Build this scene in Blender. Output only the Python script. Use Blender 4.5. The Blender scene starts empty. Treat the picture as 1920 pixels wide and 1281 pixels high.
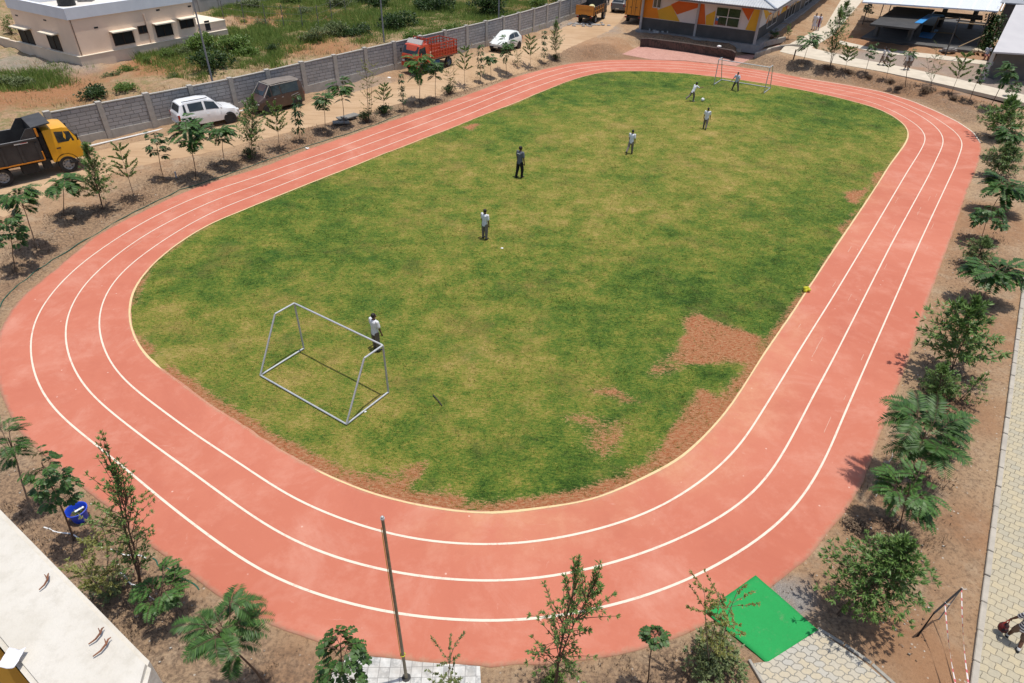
import bpy, bmesh, math, random
import numpy as np
from mathutils import Vector, Matrix
sc = bpy.context.scene
COL = sc.collection
PI = math.pi

# ---------------------------------------------------------------- camera, sky, sun, exposure
FPX, PITCH, ROLL, CAM_H = 1215.17, 0.63351, 0.02698, 14.4      # focal length in pixels of a 1920 wide frame
_c, _s = math.cos(PITCH), math.sin(PITCH)
_F = np.array([0, _c, -_s]); _R = np.array([1., 0, 0]); _U = np.cross(_R, _F)
CR = math.cos(ROLL)*_R + math.sin(ROLL)*_U
CU = -math.sin(ROLL)*_R + math.cos(ROLL)*_U
CF = _F
cam_d = bpy.data.cameras.new('camera'); cam = bpy.data.objects.new('camera', cam_d); COL.objects.link(cam)
cam_d.sensor_width = 36; cam_d.lens = FPX/1920*36; cam_d.clip_start = 0.05; cam_d.clip_end = 2000
m = Matrix.Identity(4)
for i in range(3):
    m[i][0] = CR[i]; m[i][1] = CU[i]; m[i][2] = -CF[i]
m[2][3] = CAM_H
cam.matrix_world = m
sc.camera = cam

SUN = Vector((0.13, 0.04, 1.0)).normalized()
sun_d = bpy.data.lights.new('sun', 'SUN'); sun = bpy.data.objects.new('sun', sun_d); COL.objects.link(sun)
sun_d.energy = 4.3; sun_d.angle = math.radians(0.5); sun_d.color = (1.0, 0.955, 0.88)
sun.rotation_euler = SUN.to_track_quat('Z', 'Y').to_euler()
w = bpy.data.worlds.new('World'); sc.world = w; w.use_nodes = True
nt = w.node_tree; bg = nt.nodes['Background']
sky = nt.nodes.new('ShaderNodeTexSky'); sky.sky_type = 'NISHITA'; sky.sun_disc = False
sky.sun_elevation = math.asin(SUN.z); sky.sun_rotation = math.atan2(SUN.x, SUN.y)
sky.air_density = 1.0; sky.dust_density = 2.0
nt.links.new(sky.outputs[0], bg.inputs[0]); bg.inputs[1].default_value = 0.15
sc.view_settings.view_transform = 'Standard'; sc.view_settings.look = 'None'
sc.view_settings.exposure = -0.08; sc.view_settings.gamma = 1
sc.cycles.max_bounces = 6; sc.cycles.transparent_max_bounces = 8

# ---------------------------------------------------------------- measuring helpers
def ray(px, py):
    return ((px-960)/FPX)*CR - ((py-640.5)/FPX)*CU + CF
def at_z(px, py, z=0.0):
    d = ray(px, py); t = (z-CAM_H)/d[2]
    return np.array([d[0]*t, d[1]*t, z])
def on_plane(px, py, p0, n):
    d = ray(px, py); o = np.array([0, 0, CAM_H]); n = np.asarray(n, float)
    return o + d*(((np.asarray(p0)-o)@n)/(d@n))
def proj(P):
    d = np.asarray(P, float)-np.array([0, 0, CAM_H]); z = d@CF
    return np.array([960+FPX*(d@CR)/z, 640.5-FPX*(d@CU)/z])
def height_to(base, px, py):
    """height above base whose picture lies nearest to the pixel"""
    zs = np.linspace(0, 12, 1201); P = np.array(base)[None, :]+zs[:, None]*np.array([0, 0, 1.])
    d = P-np.array([0, 0, CAM_H]); z = d@CF
    y = 640.5-FPX*(d@CU)/z
    return float(zs[np.argmin(abs(y-py))])
def sstep(a, b, x):
    t = np.clip((x-a)/(b-a), 0, 1); return t*t*(3-2*t)
def vnoise(x, y, seed=0):
    """smooth value noise on numpy arrays"""
    x = np.asarray(x, float); y = np.asarray(y, float)
    xi = np.floor(x).astype(np.int64); yi = np.floor(y).astype(np.int64); fx = x-xi; fy = y-yi
    fx = fx*fx*(3-2*fx); fy = fy*fy*(3-2*fy)
    def h(a, b):
        n = (a*374761393 + b*668265263 + seed*974711) & 0xffffffff
        n = ((n ^ (n >> 13))*1274126177) & 0xffffffff
        return ((n ^ (n >> 16)) & 0xffff)/65535.0
    return (h(xi, yi)*(1-fx)+h(xi+1, yi)*fx)*(1-fy)+(h(xi, yi+1)*(1-fx)+h(xi+1, yi+1)*fx)*fy
def fbm(x, y, seed=0, o=4):
    s = 0; a = .5; t = 0
    for k in range(o):
        s = s+a*vnoise(np.asarray(x)*2**k, np.asarray(y)*2**k, seed+k*7); t += a; a *= .5
    return s/t

# ---------------------------------------------------------------- track outlines (traced, then laid on the ground)
OUTER = [(960,1249.5),(1023,1246),(1085,1238),(1178,1229),(1231,1211),(1291,1187),(1333,1172),(1390,1140),(1443,1105),(1481,1075),(1516,1047),(1538,1022),(1562,990),(1594.5,944),(1612,923),(1624,894),(1640,846),(1655.6,798),(1677,740),(1701,683),(1730,590),(1751,534),(1778,460),(1795,412),(1815,352),(1832,315),(1839.5,285),(1839,267),(1825,247.5),(1795,227.5),(1757.5,209),(1710,189),(1657.5,172.5),(1620,165),(1560,154.5),(1500,145.5),(1447,135),(1379,125),(1285,114.6),(1222,112.5),(1160,112.5),(1130,113.5),(1070,119),(1015,131),(955,147.5),(905,167.5),(815,200),(715,232.5),(665,251),(577,280),(527,300),(480,318),(406,338),(337,363),(281,390),(234,413),(187,436.5),(156,460),(119,494),(78,525.6),(37,560),(8,598),(-8,640),(-10,690),(-3,730),(14,768),(32,805),(61,838),(102,872),(142,902),(187,940),(240,985),(281,1020),(335,1062),(382,1098),(431,1134),(489,1166),(539,1184),(604,1208.5),(670,1231.5),(769,1240),(850,1249),(900,1252)]
INNER = [(925,962),(1000,953),(1111,937),(1180,907.5),(1272,861.6),(1308,829),(1344,791),(1367,763),(1393,724),(1423,675),(1459,622),(1482,589.5),(1501,560),(1560,470),(1620,382),(1647,341),(1665,312),(1680,292),(1695,272),(1701,260),(1702,250),(1699,240),(1690,230),(1675,219),(1652,207),(1620,196),(1560,181),(1500,168.5),(1445,159),(1379,149),(1285,138),(1212,134),(1160,134),(1130,136),(1105,141),(1070,151),(1035,165),(1000,179),(970,192.5),(930,207.5),(895,221),(850,240),(802,257.5),(752,277.5),(715,291),(675,308),(600,337),(540,361),(480,385),(447,399),(406,415),(369,435),(334,458),(303,482),(278,507),(259,532),(248,557),(244,590),(251,625),(270,660),(305,692),(345,722),(385,752),(440,787),(490,820),(560,862),(620,893),(700,925),(780,945),(860,958)]
LANE1 = [(960,1023),(1035,1014),(1110,997.6),(1185,976),(1246,950),(1311,907.5),(1367,861.6),(1403,816),(1426,776),(1459,724),(1492,668),(1524.6,616),(1560,560),(1620,460),(1702.5,320),(1720,293),(1733,270),(1736,260),(1734,251),(1725,239),(1705,225),(1675,208),(1645,196),(1620,187.5),(1560,174.5),(1500,162),(1440,148.5),(1379,138.5),(1285,129.6),(1222,127),(1160,127),(1130,129),(1095,135),(1042,150),(992,168),(930,193),(880,214.5),(815,239),(715,277.5),(597,320),(480,366),(406,394),(344,427),(297,457),(250,491),(219,519),(194,557),(183,600),(188,640),(210,690),(250,730),(305,770),(360,812),(440,863),(489,896),(538,931),(588,954),(653,980),(719,1001),(801,1018),(900,1024)]
LANE2 = [(960,1091.5),(1035,1084),(1110,1068),(1185,1046.5),(1260,1019),(1323,987.6),(1371,960),(1410,930.5),(1449,884.6),(1475,838.7),(1501,789.5),(1524,743.6),(1560,678),(1670,460),(1740,332),(1755,300),(1767,275),(1769.5,265),(1767.5,254),(1757.5,240),(1732.5,221),(1695,201),(1657.5,187.5),(1620,178),(1560,166.5),(1500,156),(1440,144),(1379,133.5),(1285,124.6),(1222,122),(1160,122),(1130,123),(1080,130),(1030,144),(980,161),(930,180),(880,201),(815,225),(715,262),(640,289),(555,320),(480,348),(406,374),(344,402),(281,435),(234,466),(187.5,504),(156,535),(140,560),(122,600),(122,650),(140,700),(165,735),(191,760),(285,833),(366,890),(440,945.5),(489,980),(538,1011),(604,1039),(670,1060.5),(736,1075),(834,1089),(900,1092)]
LANE3 = [(960,1166.7),(1022,1161.8),(1085,1150.5),(1160,1135),(1235,1111.6),(1311,1080),(1386,1037.7),(1440,1001),(1485,960),(1511,927),(1541,875),(1560,834),(1573,800),(1722,460),(1792,310),(1800,287),(1805,272.5),(1804.5,266),(1799,255),(1782,240),(1745,216),(1695,194),(1657.5,180),(1620,171),(1560,160.5),(1500,151),(1440,139.5),(1379,129.3),(1285,119.8),(1222,117),(1160,117),(1130,118),(1070,124.5),(1020,137),(967,156),(930,171),(880,189),(815,212),(715,247.5),(615,285),(512,320),(480,333),(406,355),(344,380),(281,410),(219,447),(156,491),(125,519),(90,557),(62,605),(55,650),(62,700),(80,740),(95,762),(118,786),(183,837),(244,886),(305,939),(366,986),(419,1026),(489,1073.7),(538,1096.7),(604,1119.7),(670,1138),(736,1152.6),(818,1162),(900,1167)]
def closed_curve(px, step=0.35, sm=6):
    P = np.array([at_z(x, y)[:2] for x, y in px]); Q = np.vstack([P, P[:1]])
    s = np.r_[0, np.cumsum(np.hypot(*np.diff(Q, axis=0).T))]
    n = int(s[-1]/step); t = np.linspace(0, s[-1], n, endpoint=False)
    C = np.stack([np.interp(t, s, Q[:, k]) for k in (0, 1)], 1)
    for _ in range(sm): C = (np.roll(C, 1, 0)+2*C+np.roll(C, -1, 0))/4
    return C
C_OUT, C_IN = closed_curve(OUTER, sm=10), closed_curve(INNER, sm=5)
C_L = [closed_curve(L, sm=14) for L in (LANE1, LANE2, LANE3)]
def inside(poly, x, y):
    x = np.asarray(x, float); y = np.asarray(y, float); r = np.zeros(x.shape, bool)
    a = np.asarray(poly); b = np.roll(a, -1, 0)
    for (x0, y0), (x1, y1) in zip(a, b):
        if y0 == y1: continue
        c = ((y0 > y) != (y1 > y)) & (x < (x1-x0)*(y-y0)/(y1-y0)+x0); r ^= c
    return r
def pdist(poly, x, y, closed=True):
    x = np.asarray(x, float); y = np.asarray(y, float); d = np.full(x.shape, 1e9)
    a = np.asarray(poly, float); b = np.roll(a, -1, 0)
    if not closed: a = a[:-1]; b = b[:-1]
    for (x0, y0), (x1, y1) in zip(a, b):
        L = (x1-x0)**2+(y1-y0)**2+1e-12
        t = np.clip(((x-x0)*(x1-x0)+(y-y0)*(y1-y0))/L, 0, 1)
        d = np.minimum(d, np.hypot(x-x0-t*(x1-x0), y-y0-t*(y1-y0)))
    return d
PAVE = [at_z(*q)[:2] for q in [(1166,102),(1201,86),(1290,95),(1372,107),(1420,99),(1458,93),(1470,97),(1436,103),(1412,109),(1380,124),(1285,114),(1222,112)]]
WALL_PX = [(60,290),(170,266),(325,233),(457,204),(565,175),(655,151),(752,131),(880,98),(1000,60),(1087,30),(1150,6)]
OUT_S = C_OUT[::4]
def plateau(x, y):
    return 0.12+0.62*sstep(44, 62, y)
def terrain(x, y, fine=True):
    """height of the bare ground"""
    x = np.asarray(x, float); y = np.asarray(y, float)
    ins = inside(OUT_S, x, y); d = np.where(ins, -1, 1)*pdist(OUT_S, x, y)
    z = plateau(x, y)*sstep(0.5, 3.0, d)
    pd = np.where(inside(PAVE, x, y), 0, pdist(PAVE, x, y)); z = z*sstep(0.2, 1.6, pd)
    if fine:
        am = sstep(0.3, 1.5, d)*sstep(0.3, 1.2, pd)
        road = road_mask(x, y)
        z = z+am*(1-.92*road)*((fbm(x*.55, y*.55, 3)-.5)*.5+(fbm(x*1.7, y*1.7, 9, 3)-.5)*.3)*(1-.75*hard_mask(x, y))
    return np.where(d < 0.25, -0.03, z)
def G(px, py, it=6):
    """pixel of a thing's foot -> the point of the ground it stands on"""
    z = 0.0
    for k in range(14):
        p = at_z(px, py, z); z = .55*z+.45*max(0.0, float(terrain(p[0], p[1], False)))
    return np.array([p[0], p[1], z])
def gz(x, y): return float(terrain(x, y))
ROADC = None; HARD = []
def road_mask(x, y):
    if ROADC is None: return np.zeros(np.shape(x))
    return 1-sstep(2.0, 3.0, pdist(ROADC, x, y, False))
def hard_mask(x, y):
    r = np.zeros(np.shape(x))
    for poly in HARD:
        d = np.where(inside(poly, x, y), 0, pdist(poly, x, y)); r = np.maximum(r, 1-sstep(0.4, 1.1, d))
    return r*1.333
ROADC = np.array([G(*q)[:2] for q in [(-60,400),(60,340),(250,288),(400,262),(560,222),(680,188),(830,152),(960,106),(1070,70),(1130,38),(1150,0)]])
def zz(P, z): return np.array([P[0], P[1], z])

# ---------------------------------------------------------------- materials
MATS = {}
def mat(name, c1, c2=None, scale=6., rough=.8, bump=0., bscale=40., metal=0., spec=.3, detail=6., lo=.35, hi=.65, trans=0., island=False, coord='Object', extra=None):
    if name in MATS: return MATS[name]
    M = bpy.data.materials.new(name); M.use_nodes = True; MATS[name] = M
    n = M.node_tree.nodes; L = M.node_tree.links; b = n['Principled BSDF']
    b.inputs['Roughness'].default_value = rough; b.inputs['Metallic'].default_value = metal
    b.inputs['Specular IOR Level'].default_value = spec
    b.inputs['Base Color'].default_value = (*c1, 1)
    tc = n.new('ShaderNodeTexCoord')
    out = None
    if c2 is not None:
        if island:
            g = n.new('ShaderNodeNewGeometry'); fac = g.outputs['Random Per Island']
        else:
            t = n.new('ShaderNodeTexNoise'); t.inputs['Scale'].default_value = scale; t.inputs['Detail'].default_value = detail
            t.inputs['Roughness'].default_value = .62
            L.new(tc.outputs[coord], t.inputs['Vector'])
            r = n.new('ShaderNodeMapRange'); r.inputs[1].default_value = lo; r.inputs[2].default_value = hi
            L.new(t.outputs['Fac'], r.inputs[0]); fac = r.outputs[0]
        mx = n.new('ShaderNodeMix'); mx.data_type = 'RGBA'
        mx.inputs['A'].default_value = (*c1, 1); mx.inputs['B'].default_value = (*c2, 1)
        L.new(fac, mx.inputs['Factor']); L.new(mx.outputs['Result'], b.inputs['Base Color']); out = mx.outputs['Result']
    if bump:
        t = n.new('ShaderNodeTexNoise'); t.inputs['Scale'].default_value = bscale; t.inputs['Detail'].default_value = 5
        L.new(tc.outputs[coord], t.inputs['Vector'])
        bp = n.new('ShaderNodeBump'); bp.inputs['Strength'].default_value = bump; bp.inputs['Distance'].default_value = .02
        L.new(t.outputs['Fac'], bp.inputs['Height']); L.new(bp.outputs[0], b.inputs['Normal'])
    if trans:
        tr = n.new('ShaderNodeBsdfTranslucent'); ms = n.new('ShaderNodeMixShader'); ms.inputs[0].default_value = trans
        if out: L.new(out, tr.inputs[0])
        else: tr.inputs[0].default_value = (*c1, 1)
        L.new(b.outputs[0], ms.inputs[1]); L.new(tr.outputs[0], ms.inputs[2])
        L.new(ms.outputs[0], n['Material Output'].inputs['Surface'])
    return M
class NT:
    """tiny node-tree writer for the larger materials"""
    def __init__(s, name, rough=.85, spec=.25):
        s.M = bpy.data.materials.new(name); s.M.use_nodes = True; s.n = s.M.node_tree.nodes; s.L = s.M.node_tree.links
        s.b = s.n['Principled BSDF']; s.b.inputs['Roughness'].default_value = rough; s.b.inputs['Specular IOR Level'].default_value = spec
        s.tc = s.n.new('ShaderNodeTexCoord').outputs['Object']; MATS[name] = s.M
    def set(s, sock, v):
        if isinstance(v, (int, float)): sock.default_value = v
        elif isinstance(v, tuple): sock.default_value = (*v, 1) if len(v) == 3 and sock.type == 'RGBA' else v
        else: s.L.new(v, sock)
    def noise(s, scale, detail=5, rough=.6, vec=None, dist=0):
        t = s.n.new('ShaderNodeTexNoise'); t.inputs['Scale'].default_value = scale; t.inputs['Detail'].default_value = detail
        t.inputs['Roughness'].default_value = rough; t.inputs['Distortion'].default_value = dist
        s.L.new(vec or s.tc, t.inputs['Vector']); return t.outputs['Fac']
    def voro(s, scale, vec=None, feature='F1'):
        t = s.n.new('ShaderNodeTexVoronoi'); t.feature = feature; t.inputs['Scale'].default_value = scale; s.L.new(vec or s.tc, t.inputs['Vector']); return t
    def rng(s, x, a, b, c=0., d=1.):
        r = s.n.new('ShaderNodeMapRange'); s.set(r.inputs[0], x)
        for i, v in enumerate((a, b, c, d)): r.inputs[i+1].default_value = v
        return r.outputs[0]
    def mix(s, f, a, b):
        m_ = s.n.new('ShaderNodeMix'); m_.data_type = 'RGBA'
        s.set(m_.inputs['Factor'], f); s.set(m_.inputs['A'], a); s.set(m_.inputs['B'], b); return m_.outputs['Result']
    def math(s, op, a, b=0.):
        m_ = s.n.new('ShaderNodeMath'); m_.operation = op; s.set(m_.inputs[0], a); s.set(m_.inputs[1], b); return m_.outputs[0]
    def attr(s, name):
        a = s.n.new('ShaderNodeAttribute'); a.attribute_name = name; return a.outputs['Fac']
    def map(s, scale=(1, 1, 1), rot=0., vec=None):
        m_ = s.n.new('ShaderNodeMapping'); m_.inputs['Scale'].default_value = scale; m_.inputs['Rotation'].default_value = (0, 0, rot)
        s.L.new(vec or s.tc, m_.inputs['Vector']); return m_.outputs[0]
    def bump(s, h, strength=.5, dist=.02):
        b = s.n.new('ShaderNodeBump'); b.inputs['Strength'].default_value = strength; b.inputs['Distance'].default_value = dist
        s.L.new(h, b.inputs['Height']); s.L.new(b.outputs[0], s.b.inputs['Normal'])
    def color(s, c): s.set(s.b.inputs['Base Color'], c); return s.M

def m_ground():
    t = NT('dry_earth', .95, .1)
    n1 = t.noise(.12, 5); n2 = t.noise(.9, 6, .7); n3 = t.noise(9, 5, .75); n4 = t.noise(45, 3, .7)
    c = t.mix(t.rng(n1, .38, .62), (.345, .21, .12), (.41, .285, .175))
    c = t.mix(t.math('MULTIPLY', t.rng(n2, .5, .66), .8), c, (.42, .31, .205))
    c = t.mix(t.math('MULTIPLY', t.rng(n3, .50, .68), .7), c, (.13, .08, .05)); c = t.mix(t.math('MULTIPLY', t.rng(t.noise(2.6, 6, .8), .50, .64), .45), c, (.17, .11, .07))
    c = t.mix(t.attr('red'), c, t.mix(t.rng(n3, .4, .6), (.27, .115, .05), (.34, .17, .085)))
    c = t.mix(t.math('MULTIPLY', t.math('MULTIPLY', t.attr('mulch_shade'), .8), t.rng(n3, .35, .6)), c, (.10, .07, .052))
    c = t.mix(t.math('MULTIPLY', t.attr('green'), t.rng(t.noise(2.2, 6, .7), .42, .58)), c, t.mix(t.rng(n3, .4, .6), (.07, .115, .025), (.17, .165, .055)))
    c = t.mix(t.attr('gravel'), c, t.mix(t.rng(n4, .4, .6), (.16, .155, .15), (.33, .32, .30)))
    v = t.voro(5.5); c = t.mix(t.math('MULTIPLY', t.rng(v.outputs['Distance'], .16, .11), t.rng(t.noise(1.7, 2), .5, .62)), c, (.46, .40, .33))
    t.bump(t.math('ADD', t.math('MULTIPLY', n3, 1.), t.math('MULTIPLY', n4, .5)), .9, .06)
    return t.color(c)
def m_road():
    t = NT('tan_dirt_road', .95, .1)
    s_ = t.map((.35, 3.2, 1), -.82); n0 = t.noise(.2, 4); n1 = t.noise(1., 5, .65, s_); n2 = t.noise(14, 5, .7)
    c = t.mix(t.rng(n0, .4, .6), (.40, .265, .155), (.46, .32, .20))
    c = t.mix(t.math('MULTIPLY', t.rng(n1, .48, .68), .6), c, (.30, .19, .105))
    c = t.mix(t.math('MULTIPLY', t.rng(n2, .55, .7), .4), c, (.50, .38, .26))
    t.bump(n2, .5, .03); return t.color(c)
def m_track():
    t = NT('red_rubber_track', .9, .2)
    n0 = t.noise(.16, 4); n1 = t.noise(.8, 7, .7); n2 = t.noise(60, 3, .7); n3 = t.noise(2.6, 6, .75, None, 1.2)
    c = t.mix(t.rng(n0, .35, .65), (.435, .137, .086), (.485, .168, .108))
    c = t.mix(t.math('MULTIPLY', t.rng(n1, .5, .75), .55), c, (.56, .26, .185))
    c = t.mix(t.math('MULTIPLY', t.rng(n3, .64, .72), .4), c, (.62, .38, .30))
    c = t.mix(t.math('MULTIPLY', t.rng(n2, .45, .75), .25), c, (.36, .11, .07))
    v = t.voro(1.3); c = t.mix(t.math('MULTIPLY', t.rng(v.outputs['Distance'], .045, .02), .5), c, (.72, .58, .50))
    sc_ = t.noise(1.2, 5, .75, t.map((.6, 9, 1), .85)); c = t.mix(t.math('MULTIPLY', t.rng(sc_, .66, .76), .35), c, (.66, .45, .38))
    c = t.mix(t.math('MULTIPLY', t.attr('dust'), t.math('MULTIPLY', t.rng(n1, .3, .62), .5)), c, (.54, .30, .16))
    ed = t.math('ADD', t.attr('edge'), t.math('MULTIPLY', t.math('SUBTRACT', t.noise(3.5, 6, .75), .5), 1.4))
    c = t.mix(t.math('MULTIPLY', t.rng(ed, .6, 1.1), .8), c, (.40, .25, .165))
    big = t.noise(.34, 7, .72, None, .6); c = t.mix(t.math('MULTIPLY', t.rng(big, .52, .70), .32), c, (.60, .33, .25)); c = t.mix(t.math('MULTIPLY', t.rng(big, .47, .34), .3), c, (.37, .105, .068))
    t.bump(n2, .35, .008); return t.color(c)
def m_turf():
    t = NT('turf', .9, .15)
    nm = t.noise(.85, 8, .76); nf = t.noise(6.5, 6, .8, t.map((1, 2.4, 1), .45)); ff = t.noise(34, 3, .8); st = t.noise(1.6, 6, .75, t.map((.6, 2.2, 1), -.3))
    d = t.math('ADD', t.math('MULTIPLY', t.attr('dry'), .62), .135)
    for n_, k in ((nm, 1.35), (nf, 1.6), (ff, 1.15), (st, .5)): d = t.math('ADD', d, t.math('MULTIPLY', t.math('SUBTRACT', n_, .5), k))
    cr = t.n.new('ShaderNodeValToRGB'); t.L.new(d, cr.inputs[0]); e = cr.color_ramp.elements
    e[0].position = .0; e[0].color = (.020, .048, .007, 1); e[1].position = .95; e[1].color = (.40, .285, .11, 1)
    for p, c in ((.16, (.054, .110, .015)), (.33, (.102, .156, .021)), (.5, (.200, .190, .032)), (.7, (.295, .226, .066))): k = e.new(p); k.color = (*c, 1)
    c = cr.outputs['Color']; c = t.mix(t.math('MULTIPLY', t.rng(t.noise(.33, 7, .8), .52, .66), .42), c, (.150, .098, .038)); c = t.mix(t.math('MULTIPLY', t.rng(t.noise(.5, 7, .8, t.map((1, 1, 1), 1.)), .54, .68), .45), c, (.040, .105, .020))
    bare = t.attr('bare')
    for n_, k in ((nf, 1.9), (ff, 1.2), (nm, 1.3)): bare = t.math('ADD', bare, t.math('MULTIPLY', t.math('SUBTRACT', n_, .5), k))
    soil = t.mix(t.rng(nf, .42, .60), (.30, .088, .034), t.mix(t.rng(ff, .4, .6), (.32, .15, .07), (.44, .28, .15)))
    c = t.mix(t.rng(bare, .42, .60), c, soil)
    t.bump(t.math('ADD', nf, ff), .8, .04); return t.color(c)
def m_paint(name, c, worn=(.70, .30, .22)):
    t = NT(name, .7, .2); n1 = t.noise(3, 6, .75); n2 = t.noise(22, 5, .75)
    k = t.math('MULTIPLY', t.rng(n1, .50, .66), t.rng(n2, .42, .58)); return t.color(t.mix(t.math('MULTIPLY', k, .9), t.mix(n2, c, tuple(.88*v for v in c)), worn))
def m_brick(name, c1, c2, mortar, w_, h_, rot=0., wav=.0, gap=.012, spot=None, bumpd=.01):
    t = NT(name, .88, .2)
    vec = t.map((1, 1, 1), rot)
    if wav:
        sx = t.n.new('ShaderNodeSeparateXYZ'); t.L.new(vec, sx.inputs[0])
        cx = t.math('ADD', sx.outputs[0], t.math('MULTIPLY', t.math('SINE', t.math('MULTIPLY', sx.outputs[1], 2*PI/h_)), wav))
        cy = t.math('ADD', sx.outputs[1], t.math('MULTIPLY', t.math('SINE', t.math('MULTIPLY', sx.outputs[0], 2*PI/w_)), wav))
        cb = t.n.new('ShaderNodeCombineXYZ'); t.L.new(cx, cb.inputs[0]); t.L.new(cy, cb.inputs[1]); vec = cb.outputs[0]
    b = t.n.new('ShaderNodeTexBrick'); t.L.new(vec, b.inputs['Vector'])
    b.inputs['Scale'].default_value = 1; b.inputs['Brick Width'].default_value = w_; b.inputs['Row Height'].default_value = h_
    b.inputs['Mortar Size'].default_value = gap; b.inputs['Mortar Smooth'].default_value = .15
    b.inputs['Color1'].default_value = (*c1, 1); b.inputs['Color2'].default_value = (*c2, 1); b.inputs['Mortar'].default_value = (*mortar, 1)
    n1 = t.noise(1.1, 6, .7); n2 = t.noise(18, 5, .7)
    c = t.mix(t.math('MULTIPLY', t.rng(n1, .45, .7), .4), b.outputs['Color'], spot or tuple(.7*v for v in c1))
    c = t.mix(t.math('MULTIPLY', t.rng(n2, .4, .7), .35), c, tuple(.72*v for v in c2))
    t.bump(t.math('SUBTRACT', t.math('MULTIPLY', n2, .3), b.outputs['Fac']), .8, bumpd); return t.color(c)

WHITE = mat('white_paint', (.78, .78, .76), (.66, .66, .64), 3, .45)
DARK = mat('dark_void', (.012, .012, .013), (.02, .02, .02), 3, .6)
GLASS = mat('dark_glass', (.012, .016, .018), (.03, .038, .04), 1.5, .06, spec=.7)
TYRE = mat('tyre_rubber', (.018, .018, .018), (.035, .032, .03), 9, .85)
STEEL = mat('galvanised_steel', (.50, .51, .52), (.40, .41, .42), 8, .4, metal=.3)
CONC = mat('concrete', (.42, .38, .32), (.33, .30, .255), 2.5, .9, bump=.4)
BARK = mat('bark', (.14, .09, .06), (.075, .05, .034), 14, .95)
BARKP = mat('pale_bark', (.26, .20, .14), (.15, .11, .075), 14, .95)

# ---------------------------------------------------------------- mesh helpers
def link(o, parent=None):
    COL.objects.link(o)
    if parent is not None: o.parent = parent
    return o
def npmesh(name, V, F, material, parent=None, smooth=False):
    """V: n x 3, F: m x k array (all faces k-sided)"""
    V = np.ascontiguousarray(V, np.float32); F = np.ascontiguousarray(F, np.int32)
    me = bpy.data.meshes.new(name); me.vertices.add(len(V)); me.vertices.foreach_set('co', V.ravel())
    k = F.shape[1]; me.loops.add(F.size); me.loops.foreach_set('vertex_index', F.ravel())
    me.polygons.add(len(F)); me.polygons.foreach_set('loop_start', np.arange(0, F.size, k, dtype=np.int32))
    me.polygons.foreach_set('loop_total', np.full(len(F), k, np.int32))
    if smooth: me.polygons.foreach_set('use_smooth', np.ones(len(F), bool))
    me.update(calc_edges=True); me.validate()
    if material: me.materials.append(material)
    return link(bpy.data.objects.new(name, me), parent)
def vattr(o, name, a):
    at = o.data.attributes.new(name, 'FLOAT', 'POINT'); at.data.foreach_set('value', np.ascontiguousarray(a, np.float32))
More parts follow.
